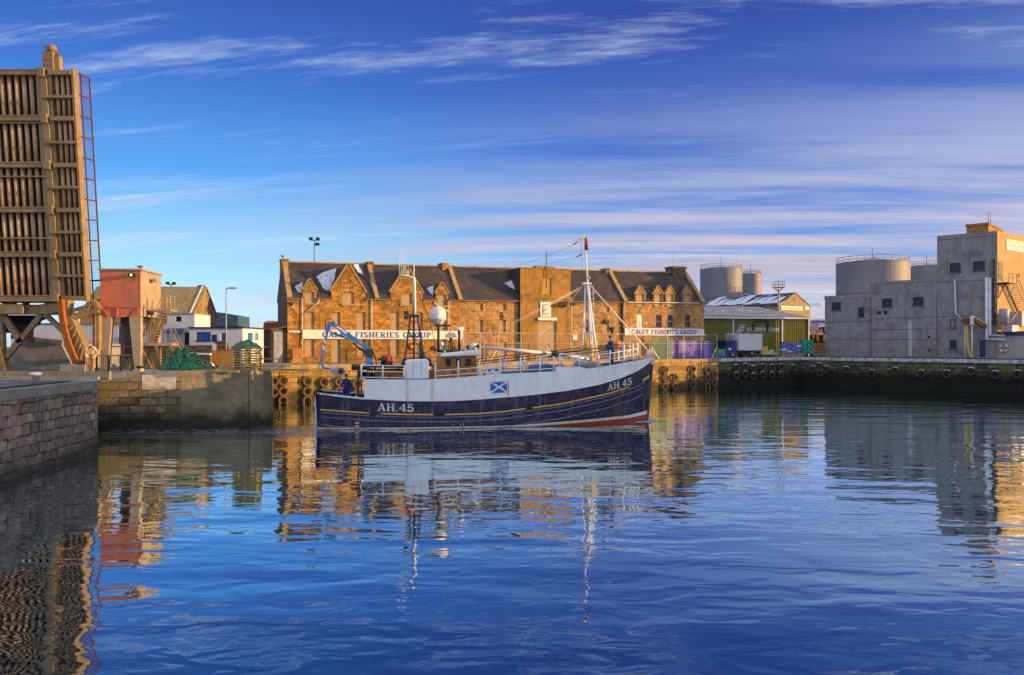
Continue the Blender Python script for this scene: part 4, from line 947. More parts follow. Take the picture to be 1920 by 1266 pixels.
# ---- near bollard (white mushroom) and yellow one on the pier
def bollard(px, py, Yd, h, r, label, m1, m2):
    p = at(px, py, Yd); t = thing('bollard', label, 'bollard', loc=(p.x, p.y, p.z))
    mb = MB(); mb.lathe([(r*1.15, 0), (r*1.15, .05), (r*.82, .1), (r*.72, h*.45), (r*.85, h*.68)], n=18); mb.build('shaft', m1, t)
    mb = MB(); mb.lathe([(r*.85, h*.66), (r*1.22, h*.78), (r*1.28, h*.9), (r*1.05, h), (0, h*1.02)], n=18); mb.build('cap', m2, t)
bollard(67, 717.5, 38.4, .48, .22, 'white mushroom bollard on the near quay edge', 'coping_old', 'white_paint')
bollard(264, 700, 52.6, .48, .24, 'yellow bollard with a dark top on the pier below the pink cabin', mat('bollard_yellow', (.62, .50, .28), (.5, .4, .22), .7, 5), 'black_metal')
mb = MB(); mb.box(0, 0, 0, 5.5, .25, .12); o = mb.build('timber_baulk', 'wood'); p = at(290, 700.5, 52.6); o.location = (p.x, p.y, 3.5); tag(o, 'long dark timber baulk on the pier edge under the net heap', 'timber')
mb = MB(); mb.box(0, 0, 0, 7.5, .3, .14); o = mb.build('timber_baulk', 'wood'); p = at(330, 700.5, 53.5); o.location = (p.x+1.0, 53.7, 3.53); o.rotation_euler.z = R(8); tag(o, 'short dark timber behind the net heap beside the pallets', 'timber')
# kerb line of the near quay: dark steel rail
mb = MB(); a = Vector((-16.6, 2, 3.5)); b = Vector((-20.3, 38.0, 3.5)); c = Vector((-23.0, 40.5, 3.5))
off = Vector((-.85, 0, 0)); mb.bar(a+off, b+off, .28, .12); o = mb.build('kerb_rail', 'black_metal'); tag(o, 'dark steel kerb strip along the top of the near granite quay', 'kerb')
mb = MB(); mb.bar((-22, 42.6, 3.52), (-42, 41.2, 3.52), .35, .16); o = mb.build('kerb_rail', 'coping_old'); tag(o, 'pale raised stone kerb crossing the near quay behind the white bollard', 'kerb')
mb = MB(); mb.bar((-23.5, 46.8, 3.5), (-42, 46.8, 3.5), .3, .5); o = mb.build('kerb_rail', 'pier_concrete'); tag(o, 'mossy low kerb wall across the back of the near quay', 'kerb')

# ---- control cabin on tapered legs
KF = Frame(Vector((at(263, 690, 57.6).x, 57.6, 0)), 4)
KB = Vector((-1.4, 1.6, 3.45)); t, bs = rootf('control_cabin', 'rust pink steel control cabin raised on tapered tan legs, with stairs on its right', 'control cabin', KF, KB)
x0 = KF.h(188, 540)[0]; x1 = 0.0; zt = KF.h(225, 507)[1]; zm = KF.h(225, 576)[1]; zs = KF.h(225, 594.5)[1]; D = 3.2
# depth so that the back corner sits where it does in the photo
D = KF.px(301.5, 540, x1).y
D = max(2.6, min(6, D))
o = OB(bs); o.box(x0, 0, zm, x1-.03, .05, zt); o.box(x0, .05, zm, x0+.05, D, zt); o.box(x0, D-.05, zm, x1, D, zt); bd = o.build('front_plate', 'cabin_red', t)
o = OB(bs); o.box(x1-.03, 0, zm, x1+.02, D-.05, zt); o.build('side_plate', 'cabin_tan', t)
o = OB(bs); o.box(x0-.12, -.12, zt, x1+.16, D+.12, zt+.12); o.box(x0, 0.05, zm-.04, x1-.03, D-.05, zm); o.build('roof', 'cabin_tan', t)
o = OB(bs)
for i in range(28): z_ = zm+(zt-zm)*(i+.5)/28; o.box(x1-.035, -.02, z_-.02, x1+.03, .0, z_+.02); o.box(x0, -.02, z_-.02, x0+.05, .0, z_+.02)
o.box(x0, -.03, zm-.03, x1+.04, .0, zm+.03); o.build('seams', 'cabin_red', t)
o = OB(bs); o.box(x0+.02, .03, zs, x1-.05, .08, zm-.03); o.box(x0+(x1-x0)*.4, -.04, zs, x0+(x1-x0)*.43, .03, zm-.03)
gx = [KF.h(p, 585)[0] for p in (190, 204, 245, 261)]
o.bar((gx[0], -.02, zm-.05), (gx[1], -.02, zs), .06, .05, up=(0, 1, 0)); o.bar((gx[3], -.02, zm-.05), (gx[2], -.02, zs), .06, .05, up=(0, 1, 0)); o.build('skirt', 'cabin_red', t)
o = OB(bs); o.box(x1-.05, .08, zs+.05, x1-.0, D, zm-.03); o.box(x0, D-.08, zs, x1-.05, D-.03, zm-.03); o.build('side_skirt', 'cabin_tan', t)
def leg(xa, xb, y, flip):
    o = OB(bs); wt, wb = .84, .42; zf = 3.45
    if not flip: q = [(x0, zs), (x0+.78, zs), (x0+.45, zf), (x0, zf)]
    else: q = [(x1-.8, zs), (x1, zs), (x1, zf), (x1-.42, zf)]
    o.prism(q, y, y+.5); o.box(q[0][0]-.1 if not flip else x1-.55, y-.1, zf, (q[2][0]+.1) if not flip else x1+.1, y+.6, zf+.1)
    o.build('leg', 'cabin_tan', t)
leg(0, 0, .02, False); leg(0, 0, .02, True); leg(0, 0, D-.55, False); leg(0, 0, D-.55, True)
o = OB(bs)
for s_ in (0, 1): o.bar((x0+.4 if s_ else x1-.4, D-.7, zs), (x1-.5 if s_ else x0+.5, D-.7, 3.5), .26, .2, up=(0, 1, 0))
o.bar((x0+.4, .6, 5.2), (x1-.5, .6, 5.2), .08); o.build('cross_brace', 'bridge', t)
o = OB(bs); o.box(x0+1.0, 1.0, zs-.5, x1-1.0, 2.2, zs); o.box(x0+1.25, 1.2, zs-3.0, x0+1.6, 1.5, zs-.5); o.box(x0+1.75, 1.2, 3.45, x0+1.95, 1.5, zs-.5); o.build('gearbox', 'black_metal', t)
o = OB(bs); xx, z_ = KF.h(247, 516, -.3); o.box(xx-.2, -.42, z_-.14, xx+.22, -.12, z_+.13); o.box(xx-.03, -.12, z_-.04, xx+.03, 0, z_+.04); lm = o.build('floodlight', 'black_metal', t)
o = OB(bs); o.lathe([(0, -.44), (.09, -.43), (.09, -.40)], (xx, 0, z_), 10, 'y'); o.build('lens', mat('lens', (.6, .7, .1), None, .3, emit=(.5, .9, .1, 1.5)), lm)
o = OB(bs); p = KF.px(290, 526, x1+.3); o.box(x1+.02, p.y-.1, p.z-.05, x1+.35, p.y+.1, p.z+.05); o.box(x1+.2, p.y-.3, p.z-.12, x1+.5, p.y+.3, p.z+.12); o.build('floodlight', 'cabin_tan', t)
# stairs and landings on the right
o = OB(bs); xa = x1+.1; ya = 1.5
def kx(px, py, y): return KF.h(px, py, y)
p0 = kx(284, 640, ya); p1 = kx(311, 581, ya); p2 = kx(323, 581, ya)
o.box(x1+.05, ya-.5, p1[1]-.12, p2[0]+.05, ya+.9, p1[1]); o.box(p1[0], ya-.5, p1[1]-.3, p2[0], ya-.35, p1[1]-.12); o.build('upper_landing', 'cabin_tan', t)
q0 = kx(250, 643, ya-.3); q1 = kx(324, 643, ya-.3)
o = OB(bs); o.box(q0[0], ya-.5, q0[1]-.22, q1[0], ya+.9, q0[1]); o.build('lower_landing', 'cabin_tan', t)
o = OB(bs); a = (kx(286, 640, ya)[0], ya, q0[1]); b = (kx(309, 583, ya)[0], ya, p1[1]-.1)
for yy in (ya-.45, ya+.45): o.bar((a[0], yy, a[2]), (b[0], yy, b[2]), .05, .26)
for i in range(11): u_ = (i+.5)/11; o.box(a[0]+(b[0]-a[0])*u_-.1, ya-.42, a[2]+(b[2]-a[2])*u_-.02, a[0]+(b[0]-a[0])*u_+.12, ya+.42, a[2]+(b[2]-a[2])*u_+.02)
o.build('stair', 'bridge', t)
o = OB(bs); c0 = kx(322, 645, ya); c1 = kx(333, 692, ya); 
for yy in (ya-.45, ya+.45): o.bar((c0[0], yy, c0[1]), (c1[0]+.6, yy, 3.5), .05, .24)
for i in range(9): u_ = (i+.5)/9; o.box(c0[0]+(c1[0]+.6-c0[0])*u_-.12, ya-.42, c0[1]+(3.5-c0[1])*u_-.02, c0[0]+(c1[0]+.6-c0[0])*u_+.12, ya+.42, c0[1]+(3.5-c0[1])*u_+.02)
o.build('lower_stair', 'bridge', t)
o = OB(bs)
for yy in (ya-.45, ya+.45):
    for H in (1.0, .55): o.tube([(a[0]-.3, yy, a[2]+H), (b[0], yy, b[2]+H+.1), (p2[0], yy, p1[1]+H)], .028, 5); 
    for u_ in (0, .33, .66, 1): xx = a[0]+(b[0]-a[0])*u_; zz_ = a[2]+(b[2]-a[2])*u_; o.tube([(xx, yy, zz_), (xx, yy, zz_+1.05)], .028, 5)
    o.tube([(p2[0], yy, p1[1]), (p2[0], yy, p1[1]+1.0)], .03, 5); o.tube([((b[0]+p2[0])/2, yy, p1[1]), ((b[0]+p2[0])/2, yy, p1[1]+1.0)], .025, 5)
    for H in (1.0, .55): o.tube([(q1[0]-.75, yy, q0[1]+H), (q1[0]-.1, yy, q0[1]+H), (c1[0]+.55, yy, 3.5+H)], .028, 5); 
    for xx in (q0[0]+.9, q0[0]+1.4, q1[0]-.8, q1[0]-.1): o.tube([(xx, yy, q0[1]), (xx, yy, q0[1]+1.05)], .028, 5)
o.build('handrail', 'cabin_tan', t)
o = OB(bs); m0 = kx(283, 645, ya)
o.bar((m0[0], ya, q0[1]-.2), (kx(268, 690, ya)[0], ya, 3.5), .12, .12); o.bar((m0[0], ya, q0[1]-.2), (kx(297, 690, ya)[0], ya, 3.5), .3, .2); o.bar((kx(318, 645, ya)[0], ya-.3, q0[1]-.2), (kx(318, 645, ya)[0], ya-.3, 3.5), .14); o.tube([(kx(300, 645, ya)[0], ya, q0[1]-.2), (kx(300, 645, ya)[0], ya, 3.5)], .12, 6)
o.build('landing_support', 'bridge', t)

# ---- heap of green fishing net, pallets with a net on top
def heap(cx_, cy_, z0, pts_h, rx, ry, mats, name, label, cat, seed=1, strands=60):
    random.seed(seed); mb = MB(); nx, ny = 40, 20; vs = []
    def H(u, v):
        e = max(0, 1-v*v)**.5; i = u*(len(pts_h)-1); k = min(int(i), len(pts_h)-2); f = i-k
        hh = pts_h[k]*(1-f)+pts_h[k+1]*f
        return hh*e*(1+.10*math.sin(u*31+v*7)+.09*math.sin(u*17-v*13+1)+.05*math.sin(u*67+v*29))
    for j in range(ny+1):
        for i in range(nx+1):
            u, v = i/nx, -1+2*j/ny; vs.append((-rx+2*rx*u+.04*math.sin(i*5+j*3), ry*v*(.7+.3*math.sin(math.pi*u)), H(u, v)))
    mb.faces(vs, [(j*(nx+1)+i, j*(nx+1)+i+1, (j+1)*(nx+1)+i+1, (j+1)*(nx+1)+i) for j in range(ny) for i in range(nx)], 0, True)
    for k in range(strands):
        u = random.random(); v = random.uniform(-1, .3); q = []; du = random.uniform(-.035, .035); dv = random.uniform(-.12, .12)
        for s_ in range(8):
            uu = min(1, max(0, u+du*s_)); vv = min(.99, max(-.99, v+dv*s_+.05*math.sin(s_*1.7+k))); q.append((-rx+2*rx*uu, ry*vv*(.7+.3*math.sin(math.pi*uu)), max(0, H(uu, vv))+.03))
        if (Vector(q[0])-Vector(q[-1])).length > .2: mb.tube(q, random.choice((.018, .03, .045)), 5, k=random.choice(range(len(mats))))
    o = mb.build(name, mats); o.location = (cx_, cy_, z0); return tag(o, label, cat)
p = at(354, 699, 55.0); wr = 51/FX*55
heap(p.x, 55.0, 3.5, [.05, .65, .95, 1.25, 1.45, 1.42, 1.2, 1.15, .95, .7, .55, .3, .02], wr, 1.1, ['net_green', 'net_green', 'net_pale', 'rope_orange', 'bridge_dark'], 'fishing_net', 'large heap of dark green fishing net with orange rope on the pier', 'fishing net', 4, 110)
PF = Frame(Vector((at(436, 699, 53.9).x, 53.9, 0)), 0)
zq = PF.h(455, 698)[1]; zt = PF.h(455, 655)[1]; x1 = PF.h(482, 680)[0]
n = 9
for i in range(n):
    h = (zt-zq)/n; mb = MB(); z0 = zq+i*h
    for k in (0, .5, 1): mb.box(.02, k*(1.1), 0, x1-.02, k*1.1+.1, h*.45)
    for k in range(7): mb.box(.0+k*(x1-.1)/6, -.01, h*.45, k*(x1-.1)/6+.1, 1.22, h*.45+.03)
    for k in (0, .5, 1): mb.box(k*(x1-.1), .0, h*.55, k*(x1-.1)+.09, 1.2, h*.93)
    o = mb.build('wooden_pallet', 'wood'); o.matrix_world = PF.M @ Matrix.Translation((random.uniform(-.04, .04), 0, z0)); tag(o, f'{ORD[i]} wooden pallet from the bottom of the stack at the end of the pier', 'pallet', 'pallets stacked at the end of the pier')
heap(PF.w(x1/2-.05, .6, 0).x, 54.5, zt-.0, [.1, .35, .42, .5, .55, .5, .42, .3, .05], x1/2+.1, .75, ['net_pale', 'net_green', 'net_pale'], 'fishing_net', 'pale green net bundled on top of the pallet stack', 'fishing net', 9, 60)

# ================================================================ LEFT BACKGROUND
mat('white_harl', (.70, .72, .78), (.62, .64, .70), .9, 1.0, streak=.2)
HF = Frame(Vector((-31.4, 79.0, 0)), 6)
def HP(px, py, y=0): return HF.h(px, py, y)
zE = HP(364, 588)[1]; zRg = HP(382, 541, 4.2)[1]
t, bs = rootf('slate_house', 'tall old house with golden sunlit slate roof and stone gable behind the pink cabin', 'house', HF, (-6, 3, 3.45))
xl = HP(150, 588)[0]; D = 8.4
o = OB(bs); o.face([(0, 0, 3), (0, D, 3), (0, D, zE+.1), (0, D/2, zRg), (0, 0, zE)]); o.face([(xl, 0, 3), (0, 0, 3), (0, 0, zE), (xl, 0, zE)]); o.build('gable_wall', mat('gable_stone', (.36, .23, .08), (.26, .16, .06), .95, 1.4, bump=.5, bscale=6, dirt=(.10, .09, .08), dscale=.6, damt=.8), t)
o = OB(bs); o.slab([(xl, -.2, zE-.12), (.12, -.2, zE-.12), (.12, D/2, zRg+.05), (xl, D/2, zRg+.05)], .14); o.slab([(.12, D+.2, zE-.12), (xl, D+.2, zE-.12), (xl, D/2, zRg+.05), (.12, D/2, zRg+.05)], .14); o.build('roof', 'slate_sunlit', t)
o = OB(bs); o.slab([(-.35, -.25, zE+.02), (-.25, -.25, zE+.02), (-.25, D/2-.1, zRg+.2), (-.35, D/2-.1, zRg+.2)], .07); o.slab([(-8.6, .3, zE+.6), (-5.4, .3, zE+.6), (-5.9, 1.1, zE+2.0), (-8.0, .9, zE+1.65)], .05); o.build('snow_strip', 'snow', t)
# white house in front
WF2 = Frame(Vector((0, 76, 0)), 0); xr = WF2.h(365, 620)[0]; zt = WF2.h(350, 589)[1]; xl2 = WF2.h(20, 600)[0]
t, bs = rootf('white_house', 'white rendered house with a blue canopy behind the cabin stairs', 'house', WF2, ((xr+xl2)/2, 0, 3.45))
dr = rect(346, 624, 358, 650, fr=WF2); wn = rect(329.5, 593.5, 340, 603, fr=WF2); xm = WF2.h(313, 600)[0]; z_m = WF2.h(313, 596)[1]
dr2 = rect(222, 612, 231, 645, fr=WF2); dr3 = rect(246, 615, 262, 640, fr=WF2); wn3 = rect(26, 618, 63, 633, fr=WF2)
o = OB(bs); wall_holes(o, xm, xr, 3.3, zt, [wn, (dr[0], 3.4, dr[2], dr[3])], dep=.2); wall_holes(o, xl2, xm, 3.3, z_m-.6, [(dr2[0], 3.4, dr2[2], dr2[3]), (dr3[0], 3.4, dr3[2], dr3[3]), wn3], dep=.2)
o.face([(xr, 0, 3.3), (xr, 3.9, 3.3), (xr, 3.9, zt), (xr, 0, zt)]); o.face([(xm, 3.9, z_m-.7), (xm, 0, z_m-.7), (xm, 0, zt), (xm, 3.9, zt)]); o.build('wall', 'white_harl', t)
o = OB(bs); o.box(xm-.1, -.1, zt, xr+.05, 3.9, zt+.08); o.box(xl2, -.1, z_m-.6, xm, 3.9, z_m-.5); o.build('roof', 'roof_grey', t)
for (a, b, c, d), mm in ((wn, 'glass'), ((dr[0], 3.4, dr[2], dr[3]), 'dark'), ((dr2[0], 3.4, dr2[2], dr2[3]), 'blue_door'), ((dr3[0], 3.4, dr3[2], dr3[3]), 'blue_door'), (wn3, 'glass')):
    o = OB(bs); o.box(a, .12, b, c, .2, d); o.build('window' if mm == 'glass' else 'door', mm, t)
o = OB(bs); a, b, c, d = rect(308, 617, 339, 625, -.8, WF2); o.slab([(a, -.9, b), (c, -.9, b), (c, -.05, d), (a, -.05, d)], .1); o.build('canopy', 'awning', t)
# low white extension with blue shutters
EF = Frame(Vector((WF2.h(363, 620)[0], 75, 0)), 0)
t, bs = rootf('white_extension', 'low white building with bright blue shuttered windows right of the cabin', 'building', EF, (3, 0, 3.45))
xb = EF.h(455, 620)[0]; zt = EF.h(400, 616)[1]
w1 = rect(368.5, 622.5, 395, 638.5, fr=EF); w2 = rect(413, 624.5, 425, 640, fr=EF)
o = OB(bs); wall_holes(o, 0, xb, 3.3, zt, [w1, (w2[0], w2[1], w2[2], w2[3])], dep=.15)
xc, yc = EF.p(474, 620, 1.7).x, 1.7
o.face([(xb, 0, 3.3), (xc, yc, 3.3), (xc, yc, zt), (xb, 0, zt)]); o.face([(xc, yc, 3.3), (xc, 5, 3.3), (xc, 5, zt), (xc, yc, zt)]); o.build('wall', 'white_harl', t)
o = OB(bs)
o.faces([(-.1, -.12, zt), (xb+.05, -.12, zt), (xc+.1, yc-.1, zt), (xc+.1, 5, zt), (-.1, 5, zt), (-.1, -.12, zt+.14), (xb+.05, -.12, zt+.14), (xc+.1, yc-.1, zt+.14), (xc+.1, 5, zt+.14), (-.1, 5, zt+.14)], [(4,3,2,1,0),(5,6,7,8,9),(0,1,6,5),(1,2,7,6),(2,3,8,7),(3,4,9,8),(4,0,5,9)]); o.build('roof_edge', 'ice_blue', t)
for a, b, c, d in (w1, w2):
    o = OB(bs); o.box(a, .08, b, c, .13, d); f_ = o.build('shutter', 'blue_door', t)
    o = OB(bs); o.box(a, .02, b, a+.1, .07, d); o.box(c-.1, .02, b, c, .07, d); o.box(a-.05, -.05, b-.12, c+.05, .07, b); o.build('window_frame', 'ice_blue' if a < 1.5 else 'white_paint', f_)
for ax, aw in ((458.5, 3.5), (472, .9)):
    pa = EF.p(ax, 620, .8 if ax < 470 else 1.75); pb = EF.p(ax+aw*1.6, 620, 1.1 if ax < 470 else 2.0); o = OB(bs)
    d_ = Vector((xc-xb, yc, 0)).normalized(); a0 = Vector((xb, 0, 0))+d_*((.9 if ax < 470 else 2.3)); nn = Vector((d_.y, -d_.x, 0))*.03
    z1_, z0_ = EF.h(460, 624, 1)[1], EF.h(460, 638, 1)[1]; o.slab([a0+nn+Vector((0,0,z0_)), a0+d_*(.75 if ax < 470 else .3)+nn+Vector((0,0,z0_)), a0+d_*(.75 if ax < 470 else .3)+nn+Vector((0,0,z1_)), a0+nn+Vector((0,0,z1_))], .03); o.build('shutter', 'blue_door', t)
# teal shed beyond
TF = Frame(Vector((0, 112, 0)), 0)
t, bs = rootf('teal_shed', 'dark teal roofed shed beyond the slate house', 'shed', TF, (TF.h(422, 600)[0], 2, 3.5))
q = [TF.h(*p_) for p_ in ((396, 584), (446, 592.5), (446, 612), (396, 612))]; o = OB(bs); o.prism(q, 0, 5); o.build('roof', 'cold_blue_roof', t)
q = [TF.h(*p_) for p_ in ((390, 600), (440, 608), (440, 660), (390, 660))]; o = OB(bs); o.prism(q, .6, 5.2); o.build('wall', 'rubble_wall', t)
# dark stone wall with a red and cream vehicle top behind
SF = Frame(Vector((0, 90, 0)), 0); mb = MB(); a, z_ = SF.h(475, 617.5); b, _ = SF.h(524, 617.5); mb.box(a, 0, 3.3, b, .6, z_); mb.box(a, -.08, z_, b, .7, z_+.12, 1); put(mb, 'stone_wall', ['rubble_wall', 'coping_old'], 'high dark stone wall between the white building and the warehouse', 'wall', SF, (a, 0, 3.3))
mb = MB(); a, z0 = SF.h(475, 652, -3); b, z1 = SF.h(526, 650, -3); _, zb = SF.h(500, 676, -3); mb.box(a, -3, 3.3, b, -2.6, z0); mb.box(a, -3.1, z0, b, -2.5, z0+.1, 1); put(mb, 'stone_wall', ['rubble_wall', 'snow'], 'low dark stone wall capped with snow left of the warehouse door', 'wall', SF, (a, -3, 3.3))
SF2 = Frame(Vector((0, 96, 0)), 0); a, z0 = SF2.h(493, 619); b, z1 = SF2.h(520, 602)
t, bs = rootf('fish_lorry', 'red and cream lorry body showing above the dark stone wall', 'lorry', SF2, (a, 0, 3.5))
o = OB(bs); o.box(a, 0, 3.9, b, 2.4, z0-.0, 0); o.build('lower_body', 'ware_dark', t); o = OB(bs); q = [(a, z0), (b, z0), (b-.1, z1-.15), (b-.4, z1), (a+.5, z1), (a+.1, z1-.2)]; o.prism(q, 0, 2.4); ub = o.build('body', 'rust', t)
o = OB(bs); o.box(a+.5, -.03, z0+.2, b-.5, -.001, z1-.25); o.build('window', 'gasred', ub); o = OB(bs); o.box(a+.2, -.05, z1-.22, b-.2, -.031, z1-.1); o.build('trim', 'cream', ub)
for xx in (a+.4, b-.4): o = OB(bs); o.lathe([(.0, -.02), (.42, -.02), (.45, .05), (.45, .25), (0, .27)], (xx, 0, 3.95), 14, 'y'); o.build('wheel', 'rubber', t)
# walls with snow in front of the white houses
VF = Frame(Vector((0, 72, 0)), 0)
def lowwall(fr, pxa, pya, pxb, pyb, label, m='rubble_wall', cap='coping_old', capn=.1):
    a, z0 = fr.h(pxa, pya); b, z1 = fr.h(pxb, pyb); mb = MB(); mb.prism([(a, 3.3), (b, 3.3), (b, z1), (a, z0)], 0, .5, 0); mb.prism([(a, z0), (b, z1), (b, z1+capn), (a, z0+capn)], -.06, .56, 1); put(mb, 'stone_wall', [m, cap], label, 'wall', fr, (a, 0, 3.3))
lowwall(VF, 150, 650, 428, 649, 'long grey rubble wall behind the net heap')
lowwall(Frame(Vector((0, 73.4, 0))), 401, 641, 425, 641, 'short grey rubble wall under the small blue window')
lowwall(Frame(Vector((0, 68, 0))), 330, 664, 394, 666, 'low snowy rubble bank behind the green net', cap='snow', capn=.15)
lowwall(Frame(Vector((0, 66, 0))), 397, 656, 437, 656, 'short orange rendered wall left of the pallet stack', m=mat('orange_wall', (.52, .30, .06), (.42, .24, .05), .9, 1.5, bump=.3), cap='coping_gold', capn=.03)
mb = MB(); random.seed(5)
for i in range(26): mb.blob((random.uniform(-1.9, 1.9), random.uniform(-.5, .5), random.uniform(.0, .35)), random.uniform(.15, .35), .25, random.uniform(.1, .25), 6, 4, k=random.choice((0, 1)))
o = mb.build('rubble_heap', ['rubble_wall', 'snow']); p = at(366, 690, 63); o.location = (p.x, 63, 3.5); tag(o, 'heap of snowy rubble behind the net heap', 'rubble', kind='stuff')
mb = MB()
for i in range(2): mb.tube([(0, 0, 0), (0, 0, .8), (1.9, 0, .8), (1.9, 0, 0)], .05, 6)
o = mb.build('hoop_rail', 'bridge'); p = at(483, 689, 62); o.location = (p.x, 62, 3.45); tag(o, 'low tan hoop rail just right of the pallet stack', 'rail')
# sign on a post
p = at(409, 690, 66); t = thing('post_sign', 'small red and white sign on a thin post above the orange wall', 'sign', loc=(p.x, 65.2, 3.45)); zt = (650-636)/FX*66+EYE-3.45
mb = MB(); mb.tube([(0, 0, 0), (0, 0, zt+.3)], .05, 6); mb.build('post', 'gasred', t); mb = MB(); mb.box(-.22, -.07, zt-.25, .22, -.04, zt+.35, 0); mb.box(-.16, -.09, zt-.9, .16, -.06, zt-.4, 1); mb.build('plate', ['ice_blue', 'white_paint'], t)
# street lamps / masts
def lamp_post(px, pt, Yd, label, m='galv', r=.07, kind='arm', base=3.5):
    x = (px-CX)/FX*Yd; zt = EYE+(CY-pt)/FX*Yd-base; t = thing('lamp_post', label, 'lamp post', loc=(x, Yd, base))
    mb = MB(); mb.tube([(0, 0, 0), (0, 0, zt)], r*1.3, 7, r2=r*.8); mb.build('pole', m, t)
    if kind == 'arm': mb = MB(); mb.tube([(0, 0, zt), (.12, -.05, zt+.1), (.5, -.1, zt+.12)], .05, 6); mb.box(.3, -.2, zt+.05, .95, .03, zt+.18); mb.build('lamp_head', m, t)
    if kind == 'flood':
        mb = MB(); mb.box(-.6, -.05, zt-.1, .6, .05, zt+.02); mb.build('crossbar', m, t)
        for dx, dz in ((-.5, .15), (.45, .12), (.4, -.6)): mb = MB(); mb.prism([(dx-.24, zt+dz-.14), (dx+.2, zt+dz-.2), (dx+.26, zt+dz+.17), (dx-.2, zt+dz+.2)], -.3, .1); mb.build('floodlight', 'black_metal', t)
    return t
lamp_post(424, 543, 70, 'tall thin street lamp in front of the low white building', r=.055)
lamp_post(590, 450, 108, 'tall floodlight mast rising behind the left end of the warehouse roof', r=.13, kind='flood')
lamp_post(321, 533, 120, 'small twin floodlight mast above the slate house roof', r=.12, kind='flood')
# ================================================================ RIGHT: FENCE, CRATES, LORRY, SHEDS, TANKS
mat('fencepost', (.50, .46, .34), (.40, .36, .27), .7, 3)
# mesh fence along the quay edge
FE = Frame(FQ.w(0, 1.0, 0), math.degrees(math.atan2(Q1[1]-73.9, Q1[0]+20.4)))
def fz(s): return 3.5+.12*s/53.7
t, bs = rootf('mesh_fence', 'tall wire mesh security fence with pale posts along the quay behind the boat', 'fence', FE, (FE.h(1100, 670)[0], 0, 3.5))
s0 = FE.h(872, 670)[0]; s1_ = FE.h(1344.5, 670)[0]; HT = FE.h(1250, 627.5)[1]
posts = [872, 901, 934.6, 977, 1025, 1070, 1120, 1152, 1181, 1218, 1251, 1282, 1314.5, 1344]
for p_ in posts:
    s = FE.h(p_, 660)[0]; o = OB(bs); o.box(s-.035, -.035, 3.4, s+.035, .035, HT+.05); o.build('post', 'fencepost', t)
o = OB(bs); o.box(s0, -.02, HT, s1_, .02, HT+.04); o.box(s0, -.015, 5.56, s1_, .015, 5.59); o.build('top_rail', 'fencepost', t)
o = OB(bs); o.face([(s0, 0, 3.6), (s1_, 0, 3.6), (s1_, 0, HT), (s0, 0, HT)]); o.build('mesh_panel', 'fence_mesh', t)
for p_ in (934, 1025, 1182, 1221, 1344):
    s = FE.h(p_, 655)[0]; o = OB(bs); o.bar((s, -.05, 5.2), (s+(1.2 if p_ in (1025, 1221) else -1.0), -.05, 3.6), .07); o.build('brace', 'cream', t)
o = OB(bs); a = FE.h(1221, 660)[0]; b = FE.h(1262, 660)[0]; o.face([(a, .06, 3.6), (b, .06, 3.6), (b, .06, HT-.4), (a, .06, HT-.4)]); o.build('green_screen', 'green_mesh', t)
# purple fish crates stacked behind the fence
def crate(mb, w_, d_, h_, k=0, big=True):
    t_ = .045; mb.box(0, 0, 0, w_, d_, .05, k); mb.box(0, 0, .05, w_, t_, h_, k); mb.box(0, d_-t_, .05, w_, d_, h_, k); mb.box(0, t_, .05, t_, d_-t_, h_, k); mb.box(w_-t_, t_, .05, w_, d_-t_, h_, k)
    mb.box(-.025, -.025, h_-.07, w_+.025, 0, h_, k); mb.box(-.02, -.02, h_*.45, w_+.02, 0, h_*.55, k); mb.box(w_*(.30 if big else .4), -.03, h_*.58, w_*(.70 if big else .6), 0, h_*(.86 if big else .75), 1)
XF = Frame(FE.w(FE.h(1264, 660)[0], 1.3, 0), 26)
a0 = 0; b0 = XF.h(1335, 660)[0]; zt = XF.h(1300, 638.5)[1]; nl = 10; hh = (zt-3.62)/nl; proto = None
for c in range(4):
    for r_ in range(nl):
        if proto is None:
            mb = MB(); crate(mb, b0/4-.1, .75, hh*.86); proto = mb.build('fish_crate', ['purple_crate', 'sign_pale']); o = proto
        else: o = proto.copy(); COL.objects.link(o)
        o.matrix_world = XF.M @ Matrix.Translation((b0/4*c+.04+random.uniform(-.03, .03), random.uniform(-.04, .04)+(.3 if c == 0 else 0), 3.6+hh*r_)) @ Matrix.Rotation(R(random.uniform(-2, 2)), 4, 'Z')
        tag(o, f'{ORD[r_]} purple crate from the bottom in the {ORD[c]} stack behind the fence', 'crate', 'purple fish crates stacked behind the fence')
# pair of bins between the fence and the lorry
BF2 = Frame(Vector((27, 103.5, 0)), 8)
def bins(px0, px1, py0, py1, m, label, nm='plastic_bin', fr=BF2, y=0.0, cat='bin', group=None):
    a, b, c, d = rect(px0, py0, px1, py1, y, fr); mb = MB(); w_, h_ = c-a, d-b; dd = w_*.85
    mb.box(a+.03, y+.03, b+.1, c-.03, y+dd-.03, d-.1); mb.box(a, y, d-.12, c, y+dd, d); mb.box(a, y, b+h_*.45, c, y+.03, b+h_*.52); mb.box(a+.05, y, b, a+.25, y+dd, b+.1); mb.box(c-.25, y, b, c-.05, y+dd, b+.1)
    for k in range(1, 4): mb.box(a+w_*k/4-.03, y, b+.12, a+w_*k/4+.03, y+.03, b+h_*.43)
    return put(mb, nm, m, label, cat, fr, (a, y, b), group)
bins(1347, 1360, 663.5, 672, 'blue_plastic', 'blue plastic bin under the green one in front of the lorry cab')
bins(1347, 1360, 655, 663.4, 'lime_plastic', 'bright green plastic bin standing on the blue one in front of the lorry cab')
